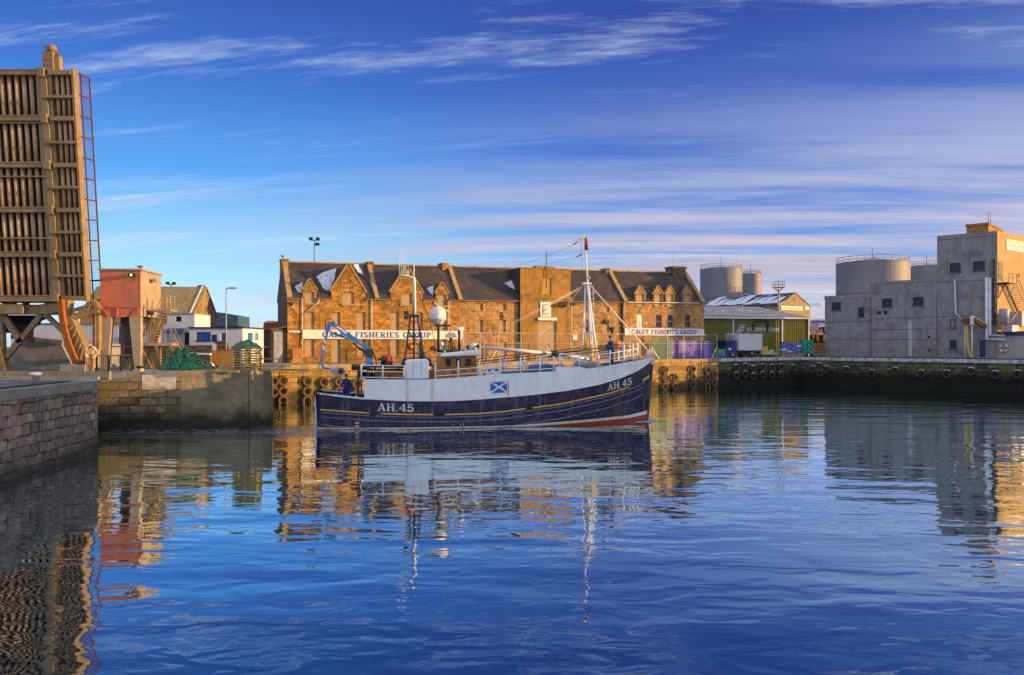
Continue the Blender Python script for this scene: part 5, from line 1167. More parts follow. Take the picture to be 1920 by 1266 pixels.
# ---- lorry
LZ = 3.72
LF2 = Frame(Vector((at(1384, 670, 105.5).x, 105.5, LZ)), 28)
t = thing('box_lorry', 'blue cab box lorry with white body parked before the green shed', 'lorry', M=LF2.M)
x0 = LF2.h(1384, 650)[0]; x1 = LF2.h(1429.5, 650)[0]; xs_ = LF2.h(1382, 650)[0]; zt = LF2.h(1400, 625)[1]; zf = .95; Wd = 2.3
mb = MB(); mb.box(x0, 0, zf, x1, Wd, zt); bd = mb.build('box_body', 'truckbox', t, bevel=.03)
mb = MB(); mb.box(x0-.02, -.02, zf, x0+.08, -.0, zt); mb.box(x1-.08, -.02, zf, x1+.02, -.0, zt); mb.box(x0+.08, -.02, zt-.1, x1-.08, 0, zt); mb.box(x0+.08, -.02, zf, x1-.08, 0, zf+.12); mb.build('body_trim', 'galv', bd)
mb = MB(); mb.box(x0-.35, .5, zt-1.0, x0-.02, Wd-.5, zt-.25); mb.build('fridge_unit', 'galv', t, bevel=.03)
mb = MB(); mb.box(xs_-.2, .3, .55, x1-.1, Wd-.3, .9); mb.box(x0+.4, .0, .35, x1-1.6, .06, .5); mb.box(x0+.5, .0, .5, x0+.58, .06, .95); mb.box(x0+1.9, .0, .5, x0+1.98, .06, .95); mb.build('chassis', 'dark', t)
xf = LF2.h(1361, 650)[0]; zc = LF2.h(1370, 638)[1]
mb = MB(); mb.prism([(xf, .55), (xs_-.05, .55), (xs_-.05, zc), (xf+.25, zc), (xf+.02, 1.55)], .02, Wd-.05); cb = mb.build('cab', 'cabblue', t, bevel=.04)
mb = MB(); mb.slab([(xf-.02, Wd-.2, 1.6), (xf-.02, .2, 1.6), (xf+.2, .2, zc-.15), (xf+.2, Wd-.2, zc-.15)], .03); mb.build('windscreen', 'glass', cb)
mb = MB(); mb.prism([(xf+.35, 1.55), (xf+1.1, 1.55), (xf+1.1, zc-.2), (xf+.5, zc-.2)], -.0, .02); mb.build('side_window', 'glass', cb)
mb = MB(); mb.box(xf+.1, -.15, 1.5, xf+.2, -.05, 2.1); mb.box(xf-.08, .1, .5, xf+.02, Wd-.1, .8); mb.build('mirror', 'dark', cb)
mb = MB(); mb.box(xf-.1, .2, .85, xf-.02, .55, 1.05); mb.build('headlight', 'cream', cb)
mb = MB(); mb.box(xf-.1, Wd-.55, .85, xf-.02, Wd-.2, 1.05); mb.build('headlight', 'cream', cb)
mb = MB(); mb.box(xf+.5, -.0, 1.05, xf+.9, .015, 1.3); mb.build('door_badge', 'white_paint', cb)
for wx_ in (LF2.h(1374.5, 664)[0], LF2.h(1411, 664)[0]):
    for yy in (.05, Wd-.3):
        mb = MB(); mb.lathe([(.26, 0), (.44, 0), (.48, .05), (.48, .22), (.44, .26), (0, .26)], (wx_, yy, .48), 18, 'y'); wl = mb.build('wheel', 'rubber', t)
        mb = MB(); mb.lathe([(0, .03), (.1, -.01), (.24, .05), (.26, .02)], (wx_, yy, .48), 14, 'y'); mb.build('rim', 'galv', wl)
mb = MB(); mb.box(x1-.1, .1, .5, x1+.6, Wd-.1, .75); mb.box(x1+.05, .0, .7, x1+.2, .1, .9); mb.build('tail_lift', 'galv', t)
# ---- green shed
GF = Frame(Vector((at(1517, 660, 117).x, 117, 0)), 12)
zg = GF.h(1500, 597)[1]; xl = GF.h(1295, 640)[0]
t, bs = rootf('green_shed', 'long low shed clad in olive green profiled sheeting with a grey roof', 'shed', GF, (xl/2, 5, 3.8))
o = OB(bs); xx = xl
while xx < 0: o.box(xx, 0, 3.7, xx+.16, .06, zg); o.box(xx+.16, .05, 3.7, xx+.34, .10, zg); xx += .34
o.box(xl, .12, 3.7, 0, .3, zg); o.build('cladding', 'green_shed', t)
o = OB(bs); o.box(0, .1, 3.7, .08, 15, zg); o.box(xl, 14.8, 3.7, 0, 15, zg+2); o.build('end_wall', 'green_shed', t)
zr = 11.6; o = OB(bs); o.slab([(xl, -.3, zg-.05), (.2, -.3, zg-.05), (.2, 15, zr), (xl, 15, zr)], .15); rf = o.build('roof', 'roof_grey', t)
o = OB(bs); o.box(xl, -.42, zg-.12, .25, -.3, zg+.08); o.build('gutter', 'white_paint', rf)
for px in (1374.5, 1466.5, 1516): x = GF.h(px, 640)[0]; o = OB(bs); o.box(x-.09, -.12, 3.7, x+.09, -.0, zg); o.build('downpipe', 'white_paint', t)
a, b, c, d = rect(1400, 614, 1460, 622, -.03, GF); tx = fit(text_mb('SOLDERN BUCHAN', .7, .04, True), a, b, c, d, 0); o = OB(bs); o.v, o.f, o.m, o.sm = [(p[0], -.05+p[1]*.3, p[2]) for p in tx.v], tx.f, tx.m, tx.sm; sg = o.build('lettering', 'sign_pale', t)
a, b, c, d = rect(1381, 609.5, 1397.5, 623, -.03, GF); w_, h_ = c-a, d-b
def para(o, u0, v0, u1, v1, y, k):
    q = [(a+w_*(.35*v0+.65*u0), b+h_*v0), (a+w_*(.35*v0+.65*u1), b+h_*v0), (a+w_*(.35*v1+.65*u1), b+h_*v1), (a+w_*(.35*v1+.65*u0), b+h_*v1)]; o.prism(q, y, y+.02, k)
o = OB(bs); para(o, 0, 0, 1, 1, -.06, 0); para(o, .08, .1, .26, .92, -.085, 1); para(o, .27, .74, .95, .92, -.085, 1); para(o, .45, .08, .62, .6, -.085, 1); para(o, .63, .44, .95, .6, -.085, 1); para(o, .63, .08, .95, .2, -.085, 1)
o.build('company_emblem', ['sign_pale', 'sign_blue'], t)
# timber/net frame leaning, hoist hook hose on shed
o = OB(bs); q = [(*GF.h(1412, 621, -.2),), (*GF.h(1413, 607, -.2),), (*GF.h(1418, 602.5, -.2),), (*GF.h(1436, 601.5, -.2),), (*GF.h(1440, 604, -.2),)]
o.tube([(p[0], -.2, p[1]) for p in q], .09, 6); o.bar((q[-1][0], -.2, q[-1][1]), (GF.h(1437, 622)[0], -.2, GF.h(1437, 622)[1]), .28, .12, up=(0, 1, 0)); o.build('suction_pipe', 'black_metal', t)
# yellow bin, rubble, boxes
bins(1430.5, 1440, 649.5, 666, 'yellow', 'cream yellow slatted bin between the lorry tail and the shed wall', fr=Frame(Vector((36, 112.6, 0)), 10))
random.seed(11); YF = Frame(Vector((37, 113, 0)), 10)
for i, (px, py, w_, h_) in enumerate([(1440, 665, 1.0, .45), (1446, 665.5, .9, .3), (1443, 660.8, .7, .35), (1451, 666, .6, .25)]):
    a, z_ = YF.h(px, py); mb = MB(); mb.box(0, 0, 0, w_, .7, h_); mb.box(-.02, -.02, h_*.6, w_+.02, 0, h_*.75)
    o = mb.build('carton', 'cream', bevel=.02); o.matrix_world = YF.M @ Matrix.Translation((a, 0, z_)); tag(o, ['large pale carton on the ground just right of the yellow bin', 'middle pale carton of the row by the green shed', 'pale carton lying on top of the row right of the yellow bin', 'small rightmost carton of the row by the green shed'][i], 'carton')
def pile(fr, px0, px1, pyb, rows, cols, hpx, label, cols_m, group, jag=None, depth=.8):
    a0, z0 = fr.h(px0, pyb); a1, _ = fr.h(px1, pyb); hz = fr.h(px0, pyb-hpx)[1]-z0; w_ = (a1-a0)/cols
    for c in range(cols):
        for r_ in range(rows-(jag[c] if jag else 0)):
            mb = MB(); crate(mb, w_*.96, depth, hz*.92, 0, False); o = mb.build('fish_box', [random.choice(cols_m), 'sign_pale'])
            o.matrix_world = fr.M @ Matrix.Translation((a0+w_*c+random.uniform(-.05, .05), random.uniform(-.06, .06), z0+hz*r_)) @ Matrix.Rotation(R(random.uniform(-3, 3)), 4, 'Z')
            tag(o, f'{ORD[r_]} fish box from the bottom, {ORD[c]} stack by the green shed corner', 'fish box', group)
PL = Frame(Vector((39, 112, 0)), 10)
pile(PL, 1467, 1503.5, 664, 7, 4, 3.35, 'blue and cream boxes by the green shed corner', ['purple_crate', 'purple_crate', 'purple_crate', 'blue_plastic', 'cream', 'purple_crate'], 'blue and cream fish boxes by the shed corner', [0, 1, 1, 1])
mb = MB(); a, z_ = PL.h(1466, 666); b, _ = PL.h(1504, 666)
for k in range(9): mb.box((b-a)*k/9, 0, 0, (b-a)*k/9+.25, 1.0, .16)
mb.box(0, 0, -.12, b-a, .1, 0); mb.box(0, .9, -.12, b-a, 1, 0); o = mb.build('wooden_pallet', 'wood_orange'); o.matrix_world = PL.M @ Matrix.Translation((a, -.1, z_)); tag(o, 'orange pallet under the blue and cream fish boxes', 'pallet')
for px0, px1, py0, py1, lb in ((1504.5, 1514, 656, 664.5, 'bottom left teal tub right of the fish boxes'), (1514.4, 1524.5, 656, 664.5, 'bottom right teal tub right of the fish boxes'), (1504.5, 1514, 646.5, 655.5, 'upper left teal tub right of the fish boxes'), (1514.4, 1524.8, 647, 655.6, 'middle right teal tub right of the fish boxes'), (1506, 1526, 637, 646.3, 'wide teal tub topmost right of the fish boxes')):
    bins(px0, px1, py0, py1, 'green_plastic', lb, 'plastic_tub', PL, group='teal tubs by the green shed corner', cat='tub')
mb = MB(); FB = Frame(Vector((0, 118, 0)), 0); a, b, c, d = rect(1524, 643, 1548, 668, 0, FB); mb.box(a, 0, b-.5, c, .5, d); put(mb, 'stone_wall', 'rubble_wall', 'low dark wall between the teal tubs and the concrete plant', 'wall', FB, (a, 0, b))
# timber frame and white store seen in the gap
t, bs = rootf('timber_gantry', 'orange lit timber gantry with stacked timber in the gap left of the concrete plant', 'gantry', FB, (FB.h(1532, 650)[0], 1.5, 3.8))
o = OB(bs)
for p0, p1 in (((1518, 613), (1549, 627)), ((1519, 616), (1526, 634)), ((1533, 620), (1533, 640)), ((1545, 624), (1545, 640))): a = FB.h(*p0, 1.5); b = FB.h(*p1, 1.5); o.bar((a[0], 1.5, a[1]), (b[0], 1.5, b[1]), .22, .22, up=(0, 1, 0))
o.build('beam', 'wood_orange', t)
o = OB(bs); random.seed(2)
for i in range(20): x = FB.h(1520+i*1.3, 640, 2)[0]; zt_ = FB.h(1520, random.uniform(624, 636), 2)[1]; o.box(x, 2, 3.6, x+.08, 2.2, zt_)
a, b, c, d = rect(1518, 628, 1548, 668, 2.4, FB); o.box(a, 2.4, b, c, 3, d); o.build('stacked_timber', 'rust' if False else 'bridge_dark', t)
NF = Frame(Vector((0, 150, 0)), 0); t, bs = rootf('snowy_store', 'snowy roofed pale store in the gap left of the concrete plant', 'store', NF, (NF.h(1540, 640)[0], 0, 3.8))
a, b, c, d = rect(1535, 600, 1560, 640, 0, NF); o = OB(bs); o.box(a, 0, b, c, 6, d); o.build('wall', 'white_harl', t)
q = [NF.h(*p_) for p_ in ((1519, 568), (1560, 566), (1560, 598), (1519, 601))]; o = OB(bs); o.slab([(q[3][0], -.5, q[3][1]), (q[2][0], -.5, q[2][1]), (q[1][0], 6, q[1][1]), (q[0][0], 6, q[0][1])], .2); o.build('roof', 'snow', t)
a, b, c, d = rect(1518, 601, 1560, 605, -.6, NF); o = OB(bs); o.box(a, -.6, b, c, -.3, d); o.build('fascia', 'sign_blue', t)
for px in (1541.5, 1547.5): x, z_ = NF.h(px, 619); o = OB(bs); o.lathe([(.3, -.05), (.62, -.05), (.62, .02)], (x, -.05, z_), 16, 'y'); o.build('fan', 'dark', t)
# ---- old stone shed with snowy roof
OF = Frame(Vector((49.6, 140, 0)), 38); zE = OF.h(1519, 572)[1]; zA = OF.h(1491, 549)[1]
t, bs = rootf('snow_roof_shed', 'stone gabled shed with a snow covered roof behind the green shed', 'shed', OF, (0, 6, 4))
Lr = 12.7; hw = 4.6
o = OB(bs); o.face([(-hw, 0, 4), (hw, 0, 4), (hw, 0, zE), (0, 0, zA), (-hw, 0, zE)]); o.face([(hw, 0, 4), (hw, Lr, 4), (hw, Lr, zE), (hw, 0, zE)]); o.face([(-hw, Lr, 4), (-hw, 0, 4), (-hw, 0, zE), (-hw, Lr, zE)]); wl = o.build('wall', mat('shed_stone', (.36, .26, .15), (.28, .2, .12), .95, 1, bump=.4, bscale=5, dirt=(.15, .11, .08), dscale=.5, damt=.6), t)
Lr = 17
o = OB(bs); o.slab([(-hw-.3, Lr, zE-.2), (-hw-.3, -.1, zE-.2), (0, -.1, zA+.05), (0, Lr, zA+.05)][::-1], .15); o.slab([(hw+.3, -.1, zE-.2), (hw+.3, Lr, zE-.2), (0, Lr, zA+.05), (0, -.1, zA+.05)][::-1], .15); rf = o.build('roof', 'snowy_slate', t)
random.seed(4)
for k in range(9):
    y0 = .5+k*1.75; o = OB(bs); u0 = random.uniform(.0, .12); u1 = random.uniform(.5, .95); f = lambda y, u: (-hw-.3+(hw+.3)*u, y, zE-.2+(zA-zE+.25)*u+.19)
    o.slab([f(y0, u0), f(y0, u1), f(y0+random.uniform(.8, 1.5), u1-random.uniform(.0, .2)), f(y0+1.72, u0)], .05); o.build('snow_patch', 'snow', rf)
a, b, c, d = rect(1464.5, 574.5, 1504, 581.5, -.05, OF); o = OB(bs); o.box(a, -.12, b, c, -.02, d); sg = o.build('signboard', 'cream', t)
o = OB(bs); n = 22
for i in range(n):
    if i in (4, 13, 17): continue
    xx = a+(c-a)*(.06+.86*i/n); o.box(xx, -.145, b+(d-b)*.3, xx+(c-a)*.026, -.121, b+(d-b)*(.55 if i % 3 else .68))
o.build('faded_lettering', 'ware_dark', sg)
a, b, c, d = rect(1509.5, 575, 1516.5, 581, -.05, OF); o = OB(bs); o.box(a, -.1, b, c, 0, d); o.build('window', 'cream', t)
# mast with lamp platform
x = (1460-CX)/FX*126; t = thing('lamp_mast', 'tall mast with a square lamp cage in front of the snow roofed shed', 'mast', loc=(x, 126, 3.8)); zz_ = lambda py: EYE+(CY-py)/FX*126-3.8
mb = MB(); mb.tube([(0, 0, 0), (0, 0, zz_(545))], .24, 8, r2=.16); mb.tube([(0, 0, zz_(545)), (0, 0, zz_(525))], .08, 6); mb.build('pole', 'galv', t)
mb = MB()
for s_ in (-1, 1):
    for y_ in (-.5, .5): mb.tube([(0, 0, zz_(547)), (s_*.75, y_, zz_(539))], .05, 5); mb.tube([(s_*.75, y_, zz_(539)), (s_*.75, y_, zz_(529))], .04, 5)
mb.box(-.8, -.55, zz_(539)-.06, .8, .55, zz_(539)+.04)
for z_ in (zz_(534), zz_(529)): mb.box(-.78, -.53, z_, .78, -.49, z_+.05); mb.box(-.78, .49, z_, .78, .53, z_+.05); mb.box(-.78, -.49, z_, -.74, .49, z_+.05); mb.box(.74, -.49, z_, .78, .49, z_+.05)
mb.build('lamp_cage', 'rust', t)
lamp_post(1392, 553, 122, 'thin grey street lamp in front of the snowy roof', r=.06)
# ---- storage tanks
def tank(px0, px1, pt, Yd, label):
    r = (px1-px0)/2/FX*Yd; x = ((px0+px1)/2-CX)/FX*Yd; zt = EYE+(CY-pt)/FX*Yd-4; t = thing('storage_tank', label, 'tank', loc=(x, Yd, 4))
    mb = MB(); mb.lathe([(r, 0), (r, zt*.33), (r*1.002, zt*.331), (r*1.002, zt*.338), (r, zt*.34), (r, zt*.66), (r*1.002, zt*.661), (r*1.002, zt*.668), (r, zt*.67), (r, zt)], n=64); mb.build('shell', 'tank', t)
    mb = MB(); mb.lathe([(r*1.01, zt), (r*1.01, zt+.12), (r*.97, zt+.14), (0, zt+r*.17)], n=48, ); mb.build('roof', 'roof_grey', t)
    mb = MB(); n = 40
    for H in (.6, 1.15): mb.tube([((r-.1)*math.cos(2*math.pi*i/n), (r-.1)*math.sin(2*math.pi*i/n), zt+H) for i in range(n+1)], .06, 4)
    mb.build('handrail', 'galv', t)
    mb = MB()
    for i in range(26): a = 2*math.pi*i/26; mb.tube([((r-.1)*math.cos(a), (r-.1)*math.sin(a), zt), ((r-.1)*math.cos(a), (r-.1)*math.sin(a), zt+1.15)], .06, 4)
    mb.build('rail_posts', 'galv', t)
    mb = MB(); a = -1.45; 
    for s_ in (-.3, .3): mb.tube([(r*math.cos(a)*1.02+s_, r*math.sin(a)*1.04, 0), (r*math.cos(a)*1.02+s_, r*math.sin(a)*1.04, zt)], .07, 4)
    mb.build('ladder', 'galv', t)
    mb = MB(); mb.tube([(0, 0, zt+r*.15), (0, 0, zt+r*.15+2.2)], .12, 5); mb.build('vent', 'galv', t)
tank(1313.5, 1390.5, 506, 200, 'larger left storage tank of the pair behind the green shed')
tank(1388, 1427, 515, 222, 'smaller right storage tank of the pair behind the green shed')
tank(1572, 1700, 495, 160, 'widest storage tank, rising behind the stepped concrete plant')
tank(1697, 1778, 502, 190, 'storage tank partly hidden between the widest tank and the concrete tower')

# ================================================================ ICE PLANT
IA = math.degrees(math.atan2(-.666, .746)); IF = Frame(Vector((43.8, 112, 0)), IA)
IX = lambda px, py=620: IF.h(px, py)[0]; IZ = lambda px, py: IF.h(px, py)[1]
x1, x2, x3 = IX(1632), IX(1757), IX(1870); z1 = IZ(1590, 554.5); z2 = IZ(1695, 526.5); z3 = IZ(1815, 437.5)
t, bs = rootf('concrete_plant', 'stepped grey harled ice plant with a tall tower lit orange on its right side', 'plant', IF, (x3/2, 2, 3.6))
S3 = lambda a: ((a[0]/3.955+1520), (a[1]/3.955+400), (a[2]/3.955+1520), (a[3]/3.955+400))
wins = [S3(q) for q in ((155,658,224,718),(352,697,398,768),(528,632,605,697),(757,620,838,688),(493,726,522,752),(540,723,570,750),(1030,368,1113,438),(1203,355,1293,426),(1033,785,1080,850),(1030,940,1083,1003),(868,910,885,926),(868,1008,885,1025))]
H = [rect(*q, 0, IF) for q in wins]; dr = rect(*S3((1252, 943, 1296, 1066)), 0, IF)
o = OB(bs); gz = 3.3
wall_holes(o, 0, x1, gz, z1, H[0:2], dep=.2); wall_holes(o, x1, x2, gz, z2, H[2:6]+H[10:12], dep=.2); wall_holes(o, x2, x3, gz, z3, H[6:10]+[dr], dep=.2)
d1, d2, d3 = 4.0, 5.0, 12.0
o.face([(0, d1, gz), (0, 0, gz), (0, 0, z1), (0, d1, z1)]); o.face([(0, 0, z1), (x1, 0, z1), (x1, d1, z1), (0, d1, z1)]); o.face([(x1, d1, gz), (0, d1, gz), (0, d1, z1), (x1, d1, z1)])
o.face([(x1, d2, gz), (x1, 0, gz), (x1, 0, z2), (x1, d2, z2)]); o.face([(x1, 0, z2), (x2, 0, z2), (x2, d2, z2), (x1, d2, z2)]); o.face([(x2, d2, gz), (x1, d2, gz), (x1, d2, z2), (x2, d2, z2)])
SD = Frame(IF.w(x3, 0, 0), 36.9); SI = IF.I @ SD.M; LS = 9.5
ce = SI @ Vector((LS, 0, 0)); e_, f_ = ce.x, ce.y
o.face([(x2, d3, gz), (x2, 0, gz), (x2, 0, z3), (x2, d3, z3)]); o.face([(x2, 0, z3), (x3, 0, z3), (e_, f_, z3), (x2, d3, z3)]); o.face([(e_, f_, gz), (x2, d3, gz), (x2, d3, z3), (e_, f_, z3)])
fw = o.build('wall', 'harl', t)
class SB(OB):
    """mesh laid out on the lit side wall: x along it, y into it, z up"""
    def build(s, name, m, parent, **k):
        s.v = [tuple(SI @ Vector(p)) for p in s.v]; return OB.build(s, name, m, parent, **k)
o = SB(bs); o.face([(0, 0, gz), (LS, 0, gz), (LS, 0, z3), (0, 0, z3)]); o.build('side_wall', 'harl_sunlit', t)
o = OB(bs); o.box(-.06, -.06, z1-.35, x1, .0, z1+.06); o.box(x1, -.06, z2-.25, x2, .0, z2+.06); o.build('parapet', 'harl', t)
o = OB(bs)
for z_, a, b in ((IZ(1590, 603), 0, x1), (IZ(1590, 636.5), 0, x1), (IZ(1695, 596), x1, x2), (IZ(1695, 617.5), x1, x2), (IZ(1695, 636.5), x1, x2), (IZ(1800, 527.5), x2, x3), (IZ(1800, 593), x2, x3), (IZ(1800, 447), x2, x3)): o.box(a, -.03, z_-.035, b, -.0, z_+.035)
for x in (x1, x2): o.box(x-.05, -.035, gz, x+.05, 0, z1)
o.build('joints', mat('joint', (.14, .12, .11), None, .95), fw)
o = OB(bs); a, b, c, d = rect(*S3((725, 797, 752, 1058)), 0, IF); o.box(a, -.015, b, c, 0, d); o.build('pale_patch', mat('pale_harl', (.50, .50, .50), None, .95), fw)
for i, (a, b, c, d) in enumerate(H):
    big = c-a > 1.0; o = OB(bs); o.box(a, .13, b, c, .19, d); w_ = o.build('window', 'glass' if i not in (8,) else 'board', t)
    if i < 4 or 6 <= i <= 9:
        o = OB(bs); f = .09; o.box(a, .05, b, a+f, .12, d); o.box(c-f, .05, b, c, .12, d); o.box(a+f, .05, b, c-f, .12, b+f); o.box(a+f, .05, d-f, c-f, .12, d); m_ = a+(c-a)*.6; o.box(m_-.04, .05, b+f, m_+.04, .12, d-f)
        o.build('window_frame', 'ice_blue', w_)
        o = OB(bs); o.box(a-.15, -.12, b-.1, c+.15, .0, b); o.build('sill', 'joint', w_)
a, b, c, d = dr; o = OB(bs); o.box(a, .1, b, c, .18, d); o.build('door', 'ice_blue', t)
# penthouse
px_, pz_ = IF.h(1812, 425, 1.6); a = IF.h(1812, 430, 1.6)[0]; b = IF.h(1853, 430, 1.6)[0]; zt = IF.h(1835, 419, 1.6)[1]; dd = IF.px(1879, 425, b).y
o = OB(bs); o.box(a, 1.6, z3, b, dd, zt-.25); o.box(a-.1, 1.5, zt-.25, b+.1, dd+.1, zt); ph = o.build('penthouse', 'harl_yellow', t)
o = OB(bs)
for yy in (3.2, 4.4): o.tube([(b-.3, yy, zt), (b-.3, yy, zt+1.7)], .06, 5)
o.build('aerial', 'galv', ph)
# pipework, thin pipe, gutter stack
def ip(px, py, y=-.25): q = IF.h(px, py, y); return (q[0], y, q[1])
o = OB(bs); o.tube([ip(1850, 520), ip(1850, 636), ip(1886, 637)], .2, 8); o.tube([ip(1856.5, 521), ip(1856.5, 628.5), ip(1884, 629.5)], .16, 8); o.build('white_pipes', 'white_paint', t)
o = OB(bs); o.tube([ip(1790, 524), ip(1792, 588), ip(1807, 602)], .08, 6); o.build('thin_pipe', 'white_paint', t)
o = OB(bs); q0 = ip(1864, 485); q1 = ip(1864, 610); o.tube([q0, q1], .06, 5)
for i in range(16): z_ = q1[2]+(q0[2]-q1[2])*i/16; o.box(q0[0]-.15, -.45, z_, q0[0]+.15, -.05, z_+.22 if i % 3 else z_+.4)
o.build('switchgear', 'black_metal', t)
# ice chute with yellow hose
c0 = ip(1807, 604, -1.6); 
o = OB(bs); a, b, c, d = rect(1806.5, 597.5, 1818, 606.5, -1.6, IF); o.box(a, -2.4, b, c, -1.0, d); ch = o.build('chute_head', mat('maroon', (.22, .02, .03), None, .6), t)
a1 = IF.h(1824, 598, -1.5); a2 = IF.h(1847, 613, -.6); o = OB(bs); o.bar((a1[0], -1.6, a1[1]), (a2[0], -.4, a2[1]), .5, .45); o.build('chute', 'rust', ch)
o = OB(bs); o.bar((a1[0]-.1, -1.6, a1[1]+.35), (a2[0], -.4, a2[1]+.3), .6, .08); o.build('chute_cover', 'cream', ch)
o = OB(bs); o.box(IF.h(1820, 600, -1.7)[0], -2.1, IF.h(1820, 609, -1.7)[1], IF.h(1826, 600, -1.7)[0], -1.3, IF.h(1820, 594, -1.7)[1]); o.build('pulley_box', 'white_paint', ch)
for px in (1809.5, 1822.5): o = OB(bs); q = IF.h(px, 604, -1.7); o.tube([(q[0], -1.7, q[1]), (q[0], -1.7, 3.6)], .09, 6); o.build('post', 'white_paint', t)
o = OB(bs); o.tube([ip(1812.5, 608, -1.8), ip(1813, 625, -1.8), ip(1814, 645, -1.8), ip(1816.5, 660, -1.9), ip(1820, 668, -2.0), ip(1825, 671.5, -2.1)], .17, 8); o.build('hose', 'yellow_hose', t)
# annex
o = OB(bs); xa = IX(1849); za = IZ(1880, 628); dA = 0.02; xe = xa+22
o.box(x3+.02, 0.0, gz, xe, 3, za); an = o.build('annex', mat('harl_pale', (.42, .40, .38), (.36, .34, .33), .95, 1.3, bump=.5, bscale=14, streak=.3), t)
o = OB(bs); o.box(IX(1869), -.12, za-.1, xe, 3.1, za+.42); o.build('fascia', 'ice_blue', an)
q = ip(1882, 653, -.12); lifebuoy(t, (q[0], -.16, q[2]), .42, base=bs)
# lit side: sign, door, staircase, vents
SH = lambda px, py, y=0.0: SD.h(px, py, y)
a, b, c, d = rect(1887, 451, 1918, 471, -.05, SD)
o = SB(bs); o.box(a, -.1, b, c, -.01, d); sg = o.build('signboard', 'sign_white', t)
def side_text(txt, u0, v0, u1, v1, m, nm):
    tx = fit(text_mb(txt, .5, .02, True), a+(c-a)*u0, b+(d-b)*v0, a+(c-a)*u1, b+(d-b)*v1, 0); o = SB(bs)
    o.v = [(p[0], -.115+p[1]*.5, p[2]) for p in tx.v]; o.f, o.m, o.sm = tx.f, tx.m, tx.sm; o.build(nm, m, sg)
side_text('NORTH EAST ICE', .07, .73, .93, .92, 'gasred', 'red_lettering'); side_text('FLAKE ICE', .05, .28, .96, .68, 'sign_blue', 'blue_lettering'); side_text('TEL. 72098', .25, .09, .78, .22, 'dark', 'small_lettering')
a, b, c, d = rect(1872.5, 491, 1880, 525, -.02, SD); o = SB(bs); o.box(a, -.05, b, c, 0, d); o.build('side_door', 'dark', t)
zl = SH(1880, 529, -.7)[1]; xe1 = SH(1897, 529, -.7)[0]; x9, zf_ = SH(1922, 588, -.7)
o = SB(bs); o.box(.05, -1.3, zl-.12, xe1, -.02, zl); ld = o.build('stair_landing', 'black_metal', t)
o = SB(bs)
for yy in (-1.2, -.1): o.bar((xe1, yy, zl), (x9, yy, zf_), .06, .25)
N = 16
for i in range(N): u_ = (i+.5)/N; xx = xe1+(x9-xe1)*u_; zz_ = zl+(zf_-zl)*u_; o.box(xx-.12, -1.2, zz_-.02, xx+.12, -.1, zz_+.02)
for yy in (-1.2, -.1): o.bar((.15, yy, zl-1.9), (xe1-.3, yy, zl-.1), .07); o.bar((.12, yy, zl-1.9), (.12, yy, zl-.12), .07)
o.build('stair', 'black_metal', ld)
o = SB(bs)
for Hh in (1.05, .55): o.tube([(.1, -1.25, zl+Hh), (xe1, -1.25, zl+Hh), (x9, -1.25, zf_+Hh)], .03, 5)
for xx in (.1, xe1*.5, xe1): o.tube([(xx, -1.25, zl), (xx, -1.25, zl+1.05)], .03, 5)
o.build('handrail', 'black_metal', ld)
a, b, c, d = rect(1872.5, 579, 1889, 607, -.9, SD); o = SB(bs); r__ = .55; o.lathe([(0, d), (r__-.05, d), (r__, d-.1), (r__, b), (0, b)], ((a+c)/2, -1.0, 0), 18); o.build('vertical_vessel', 'galv', t)
def s3(px, py, y=-1.9): q = SH(px, py, y); return (q[0], y, q[1])
o = SB(bs); o.tube([s3(1876, 628), s3(1908, 585), s3(1926, 581)], .07, 5); o.build('red_pipe', 'gasred', t)
o = SB(bs); p = s3(1911, 612); q = s3(1932, 585); o.box(p[0], -2.2, p[2], q[0], -.8, q[2]); p = s3(1896, 622); q = s3(1909, 610); o.box(p[0], -2.0, p[2], q[0], -.9, q[2]); o.build('condenser', 'galv', t)
o = SB(bs); q = SH(1911, 516, -.02); o.box(q[0]-.18, -.05, q[1]-.2, q[0]+.18, 0, q[1]+.2); o.build('vent', 'joint', t)
# water mains kerb / black coaming and snow on the quay there
mb = MB(); a = Vector((*Q2, 3.86)); b = Vector((*Q3, 3.74)); n_ = Vector((.7071, .7071, 0)); mb.bar(a+n_*1.6, b+n_*1.6, .35, .10); o = mb.build('kerb_rail', 'black_metal'); tag(o, 'black kerb rail on the quay in front of the concrete plant', 'kerb')
# ================================================================ FISHING BOAT
def interp(pts, x):
    if x <= pts[0][0]: return pts[0][1]
    for (a, b), (c, d) in zip(pts, pts[1:]):
        if x <= c: return b+(d-b)*(x-a)/(c-a)
    return pts[-1][1]
L = 22.2
TF_ = Frame(Vector((-12.5, 51.85, 0)), 10)
bt = thing('fishing_boat', 'navy and white wooden fishing boat with varnished wheelhouse steaming across the harbour', 'boat', M=TF_.M)
WD = [(0, 1.9), (1, 2.25), (3, 2.6), (6, 2.85), (13, 2.85), (16, 2.65), (18, 2.2), (19.5, 1.65), (20.8, 1.0), (21.7, .45), (22.2, .10)]
WW = [(0, 1.5), (1, 1.95), (3, 2.4), (6, 2.7), (12, 2.7), (15, 2.35), (17, 1.8), (19, 1.05), (20.5, .5), (21.6, .16), (22.2, .04)]
def sm(tab, s):   # smoothed table
    return sum(interp(tab, s+d)*w_ for d, w_ in ((-.6, .2), (-.3, .2), (0, .2), (.3, .2), (.6, .2))) if .6 < s < L-.9 else interp(tab, s)
def half(s, z, zs): 
    u = max(0, min(1, z/max(zs, .5))); a, b = sm(WW, s), sm(WD, s); return a+(b-a)*(u**.8)
def rake(s, z): return s+max(0, (s/L))**8*(z/4.6)*.42-(1-s/L)**12*(.05*z)
